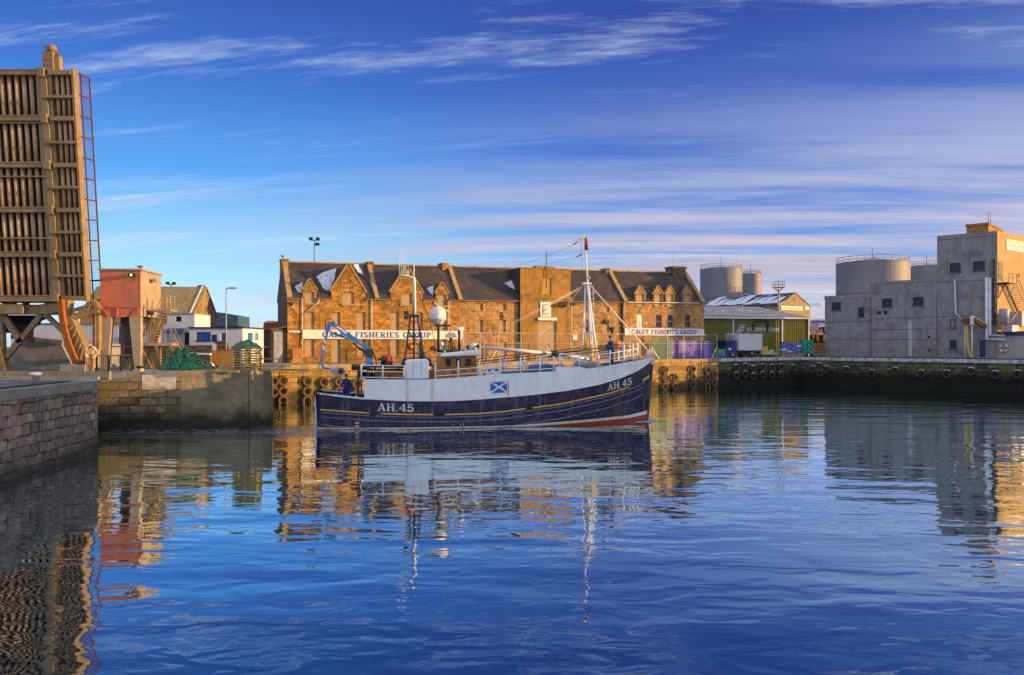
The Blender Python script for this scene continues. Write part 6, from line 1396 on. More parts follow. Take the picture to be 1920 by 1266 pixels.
def pxs(s, y): q = TF_.w(s, y, 0); return CX+FX*q.x/q.y
def curve(tab):
    """photo curve on the near side -> height as function of s"""
    def f(s):
        w_ = sm(WD, s); z = 2.0
        for _ in range(4):
            hw = half(s, z, 3.6); q = TF_.w(rake(s, z), -hw, 0); px = CX+FX*q.x/q.y; z = EYE+(CY-interp(tab, px))/FX*q.y
        return z
    return f
sheer = curve([(593, 737), (600, 739), (640, 744), (680, 748), (750, 752), (800, 752.5), (850, 752), (900, 749), (950, 745), (1000, 740.5), (1060, 733), (1120, 722), (1165, 709), (1195, 696), (1215, 683), (1226, 672)])
boot1 = curve([(595, 804), (700, 805.5), (830, 804.5), (900, 801.5), (1000, 795), (1100, 787), (1180, 778.5), (1216, 769)])
boot0 = curve([(595, 808), (700, 809), (830, 808.5), (900, 805.5), (1000, 799.5), (1100, 791.5), (1180, 784), (1216, 776)])
rub = curve([(600, 768), (650, 771.5), (700, 775), (760, 777), (830, 777.5), (900, 775.5), (950, 771), (1050, 757.5), (1140, 738), (1190, 722), (1222, 706)])
btop = curve([(677, 711), (760, 712), (800, 712), (850, 708.5), (900, 704.5), (950, 701), (1038, 696.5)])
btop2 = curve([(1040, 687.5), (1086, 688), (1103, 691.5), (1150, 684), (1190, 677), (1224, 670)])
NS = 90; ST = [L*i/NS for i in range(NS+1)]
def row(fz, sgn, off=0.0):
    out = []
    for s in ST:
        z = fz(s); zs = sheer(s); h_ = half(s, z, zs)+off; out.append((rake(s, z), sgn*h_, z))
    return out
zero = lambda s: max(.03, boot0(s))
top1 = lambda s: max(zero(s)+.09, boot1(s))
def mixf(a, b, t): return lambda s: a(s)+(b(s)-a(s))*t
mb = MB(); mb.smooth = True
levels = [(lambda s: -.9, 0), (zero, 1), (top1, 2), (mixf(top1, sheer, .25), 2), (mixf(top1, sheer, .5), 2), (mixf(top1, sheer, .75), 2), (sheer, 2)]
for sgn in (-1, 1):
    rows = []
    for f, k in levels:
        r_ = row(f, sgn)
        if f is levels[0][0]: r_ = [(x, y*.7, z) for x, y, z in r_]
        rows.append(r_)
    for j in range(len(rows)-1):
        k = [0, 1, 2, 2, 2, 2][j]
        for i in range(NS):
            q = [rows[j][i], rows[j][i+1], rows[j+1][i+1], rows[j+1][i]]; mb.face(q if sgn < 0 else q[::-1], k)
    if sgn < 0: near = rows
    else: farr = rows
for j in range(len(near)-1):   # transom and stem
    k = [0, 1, 2, 2, 2, 2][j]; mb.smooth = False
    mb.face([farr[j][0], near[j][0], near[j+1][0], farr[j+1][0]], k); mb.face([near[j][-1], farr[j][-1], farr[j+1][-1], near[j+1][-1]], k)
# weld for smooth shading
hull = mb.build('hull', ['red_paint', 'boot_white', 'navy'], bt)
bmh = bmesh.new(); bmh.from_mesh(hull.data); bmesh.ops.remove_doubles(bmh, verts=bmh.verts, dist=.001); bmh.to_mesh(hull.data); bmh.free()
# gunwale/cap rail at the stern, deck
def strip_rail(fz, s0, s1, dz, out, h_, nm, m, parent=hull, inw=None):
    """a moulding following the hull side between two stations, both sides"""
    inw = out if inw is None else inw
    for sgn in (-1, 1):
        mb = MB(); P = []
        for s in ST:
            if s0 <= s <= s1: z = fz(s)+dz; hw = half(s, z, sheer(s)); P.append((rake(s, z), hw, z))
        for i in range(len(P)-1):
            a, b = P[i], P[i+1]
            v = []
            for (x, w_, z) in (a, b): v += [(x, sgn*(w_-inw), z-h_/2), (x, sgn*(w_+out), z-h_/2), (x, sgn*(w_+out), z+h_/2), (x, sgn*(w_-inw), z+h_/2)]
            f = [(0, 1, 5, 4), (1, 2, 6, 5), (2, 3, 7, 6), (3, 0, 4, 7)]+([(3, 2, 1, 0)] if i == 0 else [])+([(4, 5, 6, 7)] if i == len(P)-2 else [])
            if sgn > 0: f = [q[::-1] for q in f]
            mb.faces(v, f, smooth=False)
        mb.build(nm, m, parent)
sg = lambda px: next(s for s in [i*.05 for i in range(500)] if pxs(s, -2.6) >= px)
s677 = 2.9
strip_rail(rub, 0.15, sg(693), 0, .07, .09, 'rubbing_strake', 'gold'); strip_rail(rub, sg(712), sg(815), 0, .07, .09, 'rubbing_strake', 'gold'); strip_rail(rub, sg(829), sg(985), 0, .07, .09, 'rubbing_strake', 'gold'); strip_rail(rub, sg(995), sg(1192), 0, .07, .09, 'rubbing_strake', 'gold')
for dz, nm in ((-.17, 'plank_line'), (-.46, 'plank_line'), (-.98, 'plank_line')):
    strip_rail(mixf(rub, top1, 0), .15, L-.4, dz*1.0, .03, .035, nm, 'line_white')
for t_ in (.12, .24, .36, .74, .86): strip_rail(mixf(top1, sheer, t_), .15, L-.4, 0, .012, .022, 'plank_line', 'line_dark')
strip_rail(sheer, 0.02, 3.0, .03, .06, .1, 'cap_rail', 'boot_white', inw=.16)
# gold flash at the bow, scuppers
mb = MB()
def on_side(px, py, off=.03):
    s = sg(px) if px < 1200 else 21.0; z = 2.5
    for _ in range(8):
        hw = half(s, z, sheer(s)); q = TF_.w(rake(s, z), -hw, 0); p = CX+FX*q.x/q.y; z = EYE+(CY-py)/FX*q.y; s = max(0, min(L-.05, s+(px-p)/28.0))
    hw = half(s, z, sheer(s)); return Vector((rake(s, z), -(hw+off), z))
mb.slab([on_side(1204, 716), on_side(1217, 708), on_side(1217, 703), on_side(1206, 710)], .02); mb.build('gold_flash', 'gold', hull)
mb = MB()
for px, py in ((700, 776.5), (822, 776.5), (989, 765)): p = on_side(px, py, .02); mb.box(p.x-.2, p.y-.03, p.z-.12, p.x+.2, p.y, p.z+.12)
split(mb, 'scupper', 'dark', hull)
mb = MB()
for px, py in ((849, 796), (863, 795), (869, 793)): p = on_side(px, py, .03); q = on_side(px, py+14, .03); mb.tube([p, q], .03, 5)
split(mb, 'discharge_pipe', 'galv', hull)
def side_letters(txt, px0, py0, px1, py1, hpx, nm, m='cream', par=None, shadow='deck_blue'):
    """painted registration following the planking"""
    base = serif_mb(txt, .0, 1.0); xs = [v[0] for v in base.v]; a, b = min(xs), max(xs)
    for kk, (mm, dx, dy, off) in enumerate(((shadow, 1.1, 1.6, .035), (m, 0, 0, .05))):
        o = MB(); mpv = []
        for x, y, z in base.v:
            u = (x-a)/(b-a); v = z/7; p = on_side(px0+(px1-px0)*u+dx, py0+(py1-py0)*u-hpx*v+dy, off+(.02 if y < -.0001 else 0)+(-.0 if y > -.0001 else .0)); mpv.append(p)
        o.v = [tuple(p) for p in mpv]; o.f, o.m, o.sm = base.f, base.m, base.sm
        r_ = o.build(nm if kk else nm+'_shadow', mm, hull)
base_depth = serif_mb
side_letters('AH.45', 707, 770, 775.5, 772, 14, 'registration_lettering')
side_letters('AH.45', 1138, 733, 1184, 720.5, 12.5, 'registration_lettering')
mb = MB()
for px, py in ((669.5, 793), (669.5, 799)): p = on_side(px, py, .03); mb.box(p.x-.12, p.y-.01, p.z-.06, p.x+.12, p.y, p.z+.05)
split(mb, 'draught_marks', 'gold', hull)
mb = MB(); rr = random.Random(5)
for i in range(26):
    px = rr.uniform(606, 1180); s_ = sg(px); zr_ = rub(s_); ln = rr.uniform(.25, .8); z_ = zr_-.08
    a_ = Vector((rake(s_, z_), -(half(s_, z_, sheer(s_))+.012), z_)); b_ = Vector((rake(s_, z_-ln), -(half(s_, z_-ln, sheer(s_))+.012), z_-ln)); mb.bar(a_, b_, rr.uniform(.03, .09), .01, up=(0, 1, 0), w2=.015, h2=.008)
tag(mb.build('rust_runs', mat('rust_run', (.13, .06, .04), (.10, .07, .09), .8, 5), hull), kind='stuff')
# white shelter bulwark
mb = MB(); s_end = sg(1040)
Sb = [s for s in ST if s >= s677]
for sgn in (-1, 1):
    for i in range(len(Sb)-1):
        a, b = Sb[i], Sb[i+1]
        def tp(s): return (btop(s) if (a+b)/2 < s_end else btop2(s))
        q = []
        for s, f in ((a, sheer), (b, sheer), (b, tp), (a, tp)):
            z = f(s); hw = half(s, min(z, sheer(s)), sheer(s))+(.0 if f is sheer else .02*(z-sheer(s))); q.append((rake(s, z), sgn*(hw+.01), z))
        n_ = Vector((0, -sgn*.07, 0)); P = [Vector(p) for p in q]; qi = [p+n_ for p in P]
        if sgn < 0: mb.face(P); mb.face(qi[::-1], 1)
        else: mb.face(P[::-1]); mb.face(qi, 1)
        mb.face([P[3], P[2], qi[2], qi[3]] if sgn < 0 else [qi[3], qi[2], P[2], P[3]])
s = Sb[0]; mb.box(s-.06, -2.62, sheer(s), s+.02, -1.6, btop(s)); mb.box(s-.06, 1.6, sheer(s), s+.02, 2.62, btop(s))
s = s_end; mb.k = 0
bw = mb.build('bulwark', ['boat_white', 'deck_blue'], bt)
# rust-streaked joints
mb = MB()
for px in (762.5, 809.5):
    s = sg(px); a = Vector((rake(s, 2.5), -(half(s, sheer(s), sheer(s))+.035), sheer(s)+.03)); b = Vector((a.x, a.y-.01, btop(s)-.05)); mb.bar(a, b, .16, .02, up=(0, 1, 0))
split(mb, 'rusty_joint', mat('rusty_white', (.62, .52, .30), (.75, .74, .70), .7, 5), bw)
# flag emblem: white saltire on blue with ragged edge
def flagpt(u, v, off): 
    px = 917+33*u; py = 716+20*v+1.2*math.sin(u*7); s = sg(px); z = 3
    q = TF_.w(s, -2.9, 0); z = EYE+(CY-py)/FX*q.y; hw = half(s, sheer(s), sheer(s)); return Vector((s, -(hw+.03+off), z))
mb = MB(); N = 10
for i in range(N):
    for k, (v0, v1, of) in enumerate(((-.08, 1.08, .0),)): mb.slab([flagpt(i/N, v1, of), flagpt((i+1)/N, v1, of), flagpt((i+1)/N, v0, of), flagpt(i/N, v0, of)], .01)
fl = mb.build('flag_panel', 'sign_pale', bw)
mb = MB()
for tri in (((.12, .0), (.88, .0), (.5, .38)), ((.12, 1.0), (.88, 1.0), (.5, .62)), ((.04, .12), (.04, .88), (.38, .5)), ((.94, .12), (.94, .88), (.62, .5))):
    p = [flagpt(u, v, .02) for u, v in tri]
    n_ = (p[1]-p[0]).cross(p[2]-p[0])
    mb.slab(p if n_.y < 0 else p[::-1], .01)
mb.build('saltire_field', mat('saltire_blue', (.01, .14, .52), None, .5), fl)
mb = MB(); a, b = flagpt(1.05, -.2, .01), flagpt(1.05, 1.3, .01); mb.tube([a, b], .02, 5); mb.build('flag_staff', 'gasred', fl)
# decks
mb = MB()
def deck(sa, sb, zf, k=0, ins=.08):
    S_ = [s for s in ST if sa <= s <= sb]
    for i in range(len(S_)-1):
        a, b = S_[i], S_[i+1]; q = []
        for s, sg_ in ((a, -1), (b, -1), (b, 1), (a, 1)): z = zf(s); q.append((rake(s, z), sg_*(half(s, min(z, sheer(s)), sheer(s))-ins), z))
        mb.face(q, k)
deck(0, 3.2, lambda s: sheer(s)-.75, 0); deck(3.0, s_end, lambda s: btop(s)-.12, 0, .02); deck(s_end-.3, L, lambda s: btop2(s)-.45, 0, .02)
mb.build('deck', 'deck_blue', bt)
# ---- rails along the bulwark
def topz(s): return btop(s) if s < s_end else btop2(s)
def railpt(s, h_, sgn=-1): z = topz(s); return Vector((rake(s, z), sgn*(half(s, sheer(s), sheer(s))-.03), z+h_))
def rail_section(pxlist, hs, tops, parent=bt, m='boat_white', rt=.028, both=True):
    for sgn in ((-1, 1) if both else (-1,)):
        mb = MB()
        for px, tp_ in zip(pxlist, tops):
            s = sg(px) if px < 1195 else sg(1195)+(px-1195)/28; mb.tube([railpt(s, 0, sgn), railpt(s, tp_, sgn)], .055, 6)
        split(mb, 'rail_post', m, parent)
        mb = MB(); sa = sg(pxlist[0]); sb = sg(min(pxlist[-1], 1195))+max(0, pxlist[-1]-1195)/28; n = 24
        for h_ in hs:
            mb.tube([railpt(sa+(sb-sa)*i/n, h_, sgn) for i in range(n+1)], rt, 5)
        split(mb, 'rail', m, parent)
rail_section([815.5, 858, 897.8, 937.4, 974, 1011.6, 1036], [.18, .52], [1.07, 1.07, 1.0, 1.0, 1.0, 1.0, 1.0])
rail_section([1048, 1086, 1147, 1175, 1195, 1205], [.42, .80], [.75, .82, 1.0, 1.2, 1.25, 1.25])
rail_section([677.5, 717, 757.5], [.12, .48, .86], [.9, .9, .9])
mb = MB()
for sgn in (-1, 1):
    for h0, h1 in ((1.12, 1.38), (.98, 1.1)):
        n = 30; sa, sb = sg(868), sg(1192); mb.tube([railpt(sa+(sb-sa)*i/n, 0, sgn)*0+Vector((railpt(sa+(sb-sa)*i/n, 0, sgn).x, railpt(sa+(sb-sa)*i/n, 0, sgn).y, EYE+(CY-(681 if h0 > 1 else 685)-(-36 if h0 > 1 else -33)*i/n)/FX*TF_.w(sa+(sb-sa)*i/n, -2.4, 0).y)) for i in range(n+1)], .03, 5)
split(mb, 'wire_line', 'black_metal', bt)
mb = MB(); s = L-.02; p = railpt(s, 0)+Vector((0, 0, 0)); mb.prism([(L-.35, btop2(L)-.5), (L+.52, btop2(L)-.5), (L+.62, btop2(L)+.22), (L+.3, btop2(L)+.62), (L+.05, btop2(L)+.45), (L-.1, btop2(L)+.05)], -.16, .16); mb.build('stem_head', mat('stem_pink', (.70, .52, .44), (.6, .42, .34), .6, 3), bt)
mb = MB(); P = []
for i in range(13): z = -.2+(btop2(L)+.5)*i/12; P.append((rake(L, z)+.05, 0, z))
mb.tube(P, .10, 6); mb.build('stem_post', mat('stem_dark', (.10, .07, .10), None, .6), bt)
mb = MB(); mb.tube([(-.12, -.5, 1.5), (-.12, -.5, 2.0)], .1, 6); mb.box(-.3, -.7, 1.4, .02, 0.6, 1.6); mb.build('stern_fender', 'boat_white', bt)
mb = MB(); mb.tube([(-.18, 0, -.5), (-.12, 0, 2.2)], .12, 8); mb.build('rudder_post', 'boat_white', bt)

def X_(px, y=0.0, py=690): return TF_.h(px, py, y)[0]
def Z_(py, px, y=0.0): return TF_.h(px, py, y)[1]
def Pt(px, py, y=0.0): a = TF_.h(px, py, y); return Vector((a[0], y, a[1]))
def Q(pxpts, y): return [TF_.h(a, b, y) for a, b in pxpts]
# ---- aft deckhouse, winch shelter box, crane platform
yn = -1.7
mb = MB(); q = Q([(706, 712), (756, 712), (756, 693.5), (706, 695)], yn); mb.prism(q, yn, 1.7); dh = mb.build('aft_deckhouse', 'varnish', bt)
mb = MB(); q = Q([(728, 712), (733, 712), (733, 703), (728, 703)], yn-.03); mb.prism(q, yn-.03, yn); mb.build('window', 'glass', dh)
mb = MB(); q = Q([(668, 686.3), (762, 687), (762, 690.5), (668, 689)], yn-.5); mb.prism(q, yn-.5, 1.9); mb.build('platform', 'black_metal', bt)
mb = MB()
for px in (672, 690, 703): 
    for y in (yn-.4, 1.6): mb.bar(Pt(px, 688, y), Pt(px, 745 if px < 677 else 713, y), .14 if px != 690 else .22)
mb.tube([Pt(668, 683, -1.9), Pt(668, 694, -1.9)], .3, 8); mb.tube([Pt(681, 696, -1.2), Pt(681, 708, -1.2)], .38, 8); mb.tube([Pt(693, 700, -1.2), Pt(700, 711, -1.2)], .2, 8); mb.tube([Pt(676, 694, -1), Pt(684, 691, -1), Pt(700, 694, -1)], .09, 6)
split(mb, 'gallows_post', 'black_metal', bt)
mb = MB(); q = Q([(676, 748), (679, 748), (679, 697), (676, 697)], -2.4); mb.prism(q, -2.45, -2.2); mb.build('bulwark_end_post', 'navy', bt)
yb = -2.55
mb = MB(); q = Q([(761, 711), (804.5, 710), (804.5, 677.5), (801, 673.5), (765, 674.5), (761, 678)], yb); mb.prism(q, yb, -.9); wb = mb.build('winch_shelter', 'boat_white', bt, bevel=.04)
mb = MB()
for px in (775, 789.5): q = Q([(px-.4, 709), (px+.4, 709), (px+.4, 677), (px-.4, 677)], yb-.02); mb.prism(q, yb-.03, yb)
q = Q([(761, 713.5), (805, 712.5), (805, 711), (761, 712)], yb-.05); mb.prism(q, yb-.12, yb+.2); split(mb, 'shelter_rib', 'galv', wb)
# ---- black A-frame mizzen with white pole, aerials, lamps
b1, b2, b3 = Pt(759, 672, -.9), Pt(795, 672, -.9), Pt(776, 672, 1.0); a0 = Pt(776, 592, 0)
mb = MB(); q = Q([(752, 687), (812, 687), (806, 672), (758, 672)], -.9); mb.prism(q, -.9, 1.1); mb.build('casing', 'black_metal', bt)
mb = MB(); tops = [Pt(770, 592, -.3), Pt(782, 592, -.3), Pt(776, 592, .3)]
for b_, t_ in zip((b1, b2, b3), tops): mb.bar(b_, t_, .12)
for u_ in (.12, .33, .5, .66, .85):
    P_ = [b_.lerp(t_, u_) for b_, t_ in zip((b1, b2, b3), tops)]
    for i in range(3): mb.bar(P_[i], P_[(i+1) % 3], .06)
mb.bar(b1.lerp(tops[0], .12), b2.lerp(tops[1], .6), .05); mb.bar(b2.lerp(tops[1], .1), b1.lerp(tops[0], .62), .05)
mb.box(*(a0+Vector((-.3, -.35, -.1))), *(a0+Vector((.35, .35, .05)))); 
mb.tube([Pt(776, 592), Pt(776.5, 560)], .09, 7); mz = mb.build('mizzen_frame', 'black_metal', bt)
mb = MB(); mb.tube([Pt(777.5, 594), Pt(777, 530), Pt(776, 520)], .12, 8, r2=.075); mb.tube([Pt(776, 523), Pt(776, 497)], .045, 6); mb.tube([Pt(777, 530), Pt(774, 520), Pt(752, 515)], .05, 6); mb.tube([Pt(752, 517), Pt(765, 517)], .05, 5)
for px, py in ((748.5, 473), (752, 468), (756, 471), (758.5, 471)): mb.tube([Pt(px+.4, 516), Pt(px, py)], .032, 5, r2=.014)
for px in (763, 766): mb.tube([Pt(px, 517), Pt(px, 507)], .03, 5); mb.tube([Pt(752, 496), Pt(768, 496)], .02, 4)
mb.build('aerial_mast', 'white_paint', mz)
mb = MB()
for px, py in ((761, 587), (762, 595)): p = Pt(px, py, -.2); mb.box(p.x-.15, p.y-.15, p.z-.12, p.x+.15, p.y+.15, p.z+.12)
mb.bar(Pt(763, 578, -.2), Pt(764.5, 598, -.2), .04); mb.bar(Pt(763, 590, -.2), Pt(772, 590, -.2), .04); mb.build('deck_lights', 'black_metal', mz)
mb = MB(); p = Pt(769, 650, -.6); mb.lathe([(0, -.22), (.17, -.18), (.24, 0), (.17, .18), (0, .22)], p, 14, 'y'); mb.build('red_float', 'gasred', mz)
mb = MB(); p = Pt(790, 652, -.6)
for k in range(5): mb.tube([Pt(787+k*1.5, 672, -.4), Pt(786+k*.8, 640, -.4)], .035, 4)
mb.build('green_lines', 'net_pale', mz)
mb = MB(); mb.tube([Pt(777, 532), Pt(800, 585), Pt(808, 612), Pt(818, 650)], .022, 5); mb.tube([Pt(778, 590), Pt(790, 601), Pt(803, 604)], .02, 5); mb.tube([Pt(776, 497), Pt(1088, 460)], .008, 4) if False else None
mb.build('stays', 'black_metal', mz)
# ---- wheelhouse
yw = -1.55
q = Q([(816, 713), (892, 713), (893.5, 690), (893, 664), (828, 665), (826, 674), (816, 688)], yw)
mb = MB(); mb.prism(q, yw, 1.55); wh2 = mb.build('wheelhouse', 'varnish', bt)
mb = MB(); q = Q([(826.5, 669), (893, 666.5), (901, 668), (903.5, 663.5), (896, 656), (827, 663)], yw-.3); mb.prism(q, yw-.35, 1.9); mb.build('wheelhouse_roof', 'white_paint', wh2, bevel=.03)
for i, (a, b) in enumerate(((835.5, 846), (854, 864), (872.5, 883.5))):
    q = Q([(a, 686), (a+1, 687), (b-1, 686.5), (b, 685.5), (b, 673.5), (b-1, 672.5), (a+1, 672.5), (a, 673.5)], yw-.02); mb = MB(); mb.prism(q, yw-.03, yw); wn = mb.build('window', 'glass', wh2)
    x0_, z0_ = min(p[0] for p in q), min(p[1] for p in q); x1_, z1_ = max(p[0] for p in q), max(p[1] for p in q)
    mb = MB(); f = .05; mb.box(x0_-f, yw-.05, z0_-f, x0_, yw-.005, z1_+f); mb.box(x1_, yw-.05, z0_-f, x1_+f, yw-.005, z1_+f); mb.box(x0_, yw-.05, z1_, x1_, yw-.005, z1_+f); mb.box(x0_, yw-.05, z0_-f, x1_, yw-.005, z0_); mb.build('window_frame', 'wood_orange', wn)
mb = MB()
for a, b in ((836, 846), (855, 864), (873, 883.5)): q = Q([(a, 703), (b, 703), (b, 692), (a, 692)], yw-.02); mb.prism(q, yw-.025, yw)
split(mb, 'varnished_panel', mat('varnish_light', (.62, .28, .05), (.5, .2, .03), .4, 4), wh2)
mb = MB(); q = Q([(806, 712), (818, 712), (818, 695), (806, 694)], -1.3); mb.prism(q, -1.3, .6); mb.build('companionway', 'varnish', bt)
# roof gear
mb = MB(); q = Q([(831, 664), (862, 662), (862, 655), (834, 656)], -.9); mb.prism(q, -.9, .9); mb.build('dodger', 'black_metal', wh2)
mb = MB(); q = Q([(862, 660), (892, 658), (890, 655.5), (862, 657)], -.8); mb.prism(q, -.8, .8); mb.build('life_raft_cover', 'crane_blue', wh2)
mb = MB(); c = Pt(821.5, 592, 0); r = 15.2/FX*TF_.w(c.x, 0, 0).y; pr = [(0, r*1.18), (r*.35, r*1.12), (r*.68, r*.93), (r*.9, r*.62), (r, r*.2), (r, -r*.42), (r*.96, -r*.5), (r*.55, -r*1.05), (r*.45, -r*1.12), (0, -r*1.13)]
mb.lathe(pr, c, 28); dome = mb.build('radome', mat('dome', (.84, .80, .76), None, .35), bt)
mb = MB(); zc = c.z-r*.46; mb.lathe([(r*1.0, zc), (r*1.02, zc-.03), (r*.98, zc-.06)], (c.x, c.y, 0), 28)
for i in range(10): a = 2*math.pi*i/10; mb.bar((c.x+r*.96*math.cos(a), c.y+r*.96*math.sin(a), zc-.03), (c.x+r*.56*math.cos(a), c.y+r*.56*math.sin(a), c.z-r*1.05), .03)
mb.build('seam', 'galv', dome)
mb = MB(); mb.tube([Pt(822, 661), Pt(822, 610)], .09, 8); mb.bar(Pt(815, 610.5), Pt(844, 610.5), .12); mb.tube([Pt(843, 611), Pt(846, 660)], .03, 5); mb.build('radome_post', 'black_metal', bt)
mb = MB(); mb.bar(Pt(840, 625.5), Pt(852, 625.5), .2, .12); p = Pt(845, 630); mb.box(p.x-.33, -.2, p.z-.13, p.x+.33, .2, p.z+.12); rd = mb.build('radar_scanner', 'galv', bt)
mb = MB(); 
for s_ in (-1, 1): mb.tube([Pt(845+s_*1.5, 634), Pt(845+s_*5, 661)], .04, 5)
mb.tube([Pt(845, 634, .3), Pt(845, 661, .8)], .04, 5); split(mb, 'scanner_leg', 'black_metal', rd)
mb = MB(); p = Pt(860.5, 617); mb.lathe([(0, p.z-.13), (.3, p.z-.12), (.34, p.z), (.3, p.z+.12), (0, p.z+.13)], (p.x, 0, 0), 16); mb.build('radar_dome', mat('dome', (.8, .8, .8)), bt)
mb = MB(); mb.tube([Pt(861, 620), Pt(861.5, 660)], .09, 7); mb.build('radar_post', 'black_metal', bt)
mb = MB(); random.seed(8)
for px, pt in ((812, 646), (815, 643), (828, 640), (831, 646), (836, 630), (839, 648), (852, 650), (856, 630), (868, 632), (870, 648)): mb.tube([Pt(px, 664, random.uniform(-.8, .8)), Pt(px, pt, 0)], .02, 4)
split(mb, 'whip_aerial', 'galv', bt)
mb = MB()
for px, py, r_ in ((810.5, 654, .15), (813, 651, .10), (817, 656, .13), (826, 658, .12)): mb.blob(Pt(px, py, -.6), r_, r_, r_*.8, 8, 5)
split(mb, 'horn', 'black_metal', bt)
mb = MB(); p = Pt(828, 645, -.3); mb.blob(p, .16, .16, .14); mb.build('small_dome', 'white_paint', bt)
mb = MB(); p = Pt(833, 660, -1.2); mb.blob(p, .1, .1, .13); mb.build('starboard_light', mat('greenlight', (.02, .5, .12), None, .3), bt)
# searchlights on the front of the roof
mb = MB()
for px, py in ((877, 651), (895.5, 649.5)):
    p = Pt(px, py, -.7); mb.lathe([(.03, -.16), (.12, .0), (.15, .07), (.12, .09), (0, .09)], p, 12, 'x')
    mb.bar(p, p+Vector((0, 0, -.35)), .05)
split(mb, 'search_lamp', 'black_metal', bt)
mb = MB(); p = Pt(888, 650, -.3); mb.lathe([(0, -.25), (.22, -.2), (.26, .0), (.2, .2), (0, .22)], p, 12, 'z'); mb.tube([Pt(883, 661, -.5), Pt(884, 652, -.5), Pt(890, 652, -.5), Pt(891, 661, -.5)], .035, 5); mb.build('compass_dome', 'cream', bt)
# ---- foremast tripod, boom, stays
mt = Pt(1102, 531); 
mb = MB(); mb.tube([Pt(1108, 687, 0), mt, Pt(1095.5, 444)], .085, 8, r2=.05); fm = mb.build('foremast', 'white_paint', bt)
mb = MB(); mb.tube([Pt(1091, 672, .5), Pt(1098, 530)], .06, 7); mb.tube([Pt(1122, 688, -2.0), Pt(1102, 535, -.1)], .075, 7); mb.tube([Pt(1115, 688, 1.6), Pt(1101, 535, .1)], .06, 7); mb.bar(Pt(1091.5, 626, -.3), Pt(1113.5, 624.5, -.9), .09); split(mb, 'mast_leg', 'boat_white', fm)
mb = MB()
for s_ in (-.18, .18): mb.tube([Pt(1104, 687, 0)+Vector((s_+.35, .3, 0)), Pt(1102, 535, 0)+Vector((s_*.6+.35, .3, 0))], .022, 4)
for i in range(15): p = Pt(1104, 687, .3).lerp(Pt(1102, 540, .3), i/15)+Vector((.35, 0, 0)); mb.bar(p+Vector((-.17, 0, 0)), p+Vector((.17, 0, 0)), .03)
mb.build('mast_ladder', 'cream', fm)
mb = MB(); mb.box(*(Pt(1095, 530)+Vector((-.1, -.2, 0))), *(Pt(1105, 534)+Vector((.1, .2, 0)))); mb.bar(Pt(1089, 448), Pt(1096, 442), .06); mb.bar(Pt(1089, 448), Pt(1089, 452), .08); mb.build('crosstree', 'cream', fm)
for py, m_ in ((449, 'varnish_light'), (457.5, 'gasred'), (464.5, 'black_metal')):
    mb = MB(); p = Pt(1098.5, py); mb.lathe([(0, -.14), (.1, -.13), (.12, 0), (.1, .13), (0, .14)], p+Vector((.02, -.1, 0)), 10); mb.bar(p+Vector((-.12, -.1, -.15)), p+Vector((.16, -.1, -.15)), .1, .04); mb.build('mast_light', m_, fm)
mb = MB(); p = Pt(1103.5, 521); mb.blob(p, .14, .14, .1); mb.build('loudhailer', 'galv', fm)
mb = MB(); mb.tube([Pt(902, 651, -.9), Pt(1035, 663.5, -.4)], .10, 8, r2=.13); bm = mb.build('cargo_boom', mat('boom_white', (.80, .70, .64), None, .5), bt)
mb = MB(); mb.tube([Pt(1046, 664.5, -.35), Pt(1106, 673.5, 0)], .14, 8, r2=.1); mb.build('boom_heel', 'boat_white', bm)
mb = MB(); mb.tube([Pt(1035, 663.5, -.4), Pt(1046, 664.5, -.35)], .18, 8); mb.build('boom_joint', 'black_metal', bm)
mb = MB(); mb.tube([Pt(1103, 531), Pt(1222, 666)], .05, 5); mb.build('forestay', 'boom_white', fm)
mb = MB()
for a, b in (((1090, 538), (886, 645)), ((1092, 540), (888, 646)), ((1090, 538), (1035, 612)), ((1035, 610), (975, 655)), ((975, 655), (968, 676)), ((1094, 532), (1090, 540))): mb.tube([Pt(*a), Pt(*b)], .014, 4)
split(mb, 'rigging', 'cream', fm)
mb = MB(); mb.tube([Pt(1090, 446), Pt(1072, 461), Pt(1020, 483), Pt(965, 499), Pt(900, 510)], .008, 4); mb.tube([Pt(1075, 459), Pt(1083, 454)], .04, 5); mb.tube([Pt(1093, 476), Pt(1080, 482), Pt(1020, 497), Pt(960, 506)], .007, 4); mb.tube([Pt(1081, 482), Pt(1092, 477)], .04, 5); mb.tube([Pt(1089, 450), Pt(1091, 530)], .01, 4); split(mb, 'aerial_wire', 'black_metal', fm)
# dark day shapes and radar reflector
for (px, py, k_) in ((1131, 604, 0), (1147.5, 620, 1), (1101, 618, 2)):
    mb = MB(); p = Pt(px, py)
    if k_ == 1: mb.lathe([(0, -.28), (.26, .22), (0, .24)], p, 8)
    elif k_ == 2: mb.lathe([(0, -.16), (.16, .14), (0, .15)], p, 8)
    else: mb.slab([p+Vector((-.25, 0, -.1)), p+Vector((.25, 0, -.18)), p+Vector((.1, 0, .24))], .16); mb.slab([p+Vector((-.1, -.15, -.14)), p+Vector((.05, .2, -.16)), p+Vector((.1, 0, .24))], .04); mb.tube([p+Vector((-.45, 0, .45)), p+Vector((-.1, 0, 0))], .02, 4)
    mb.tube([p+Vector((0, 0, .1)), Pt(1103, 540)] if k_ == 0 else [p+Vector((0, 0, .2)), p+Vector((0, 0, .8))], .007, 3); mb.build('day_shape', 'black_metal', fm)
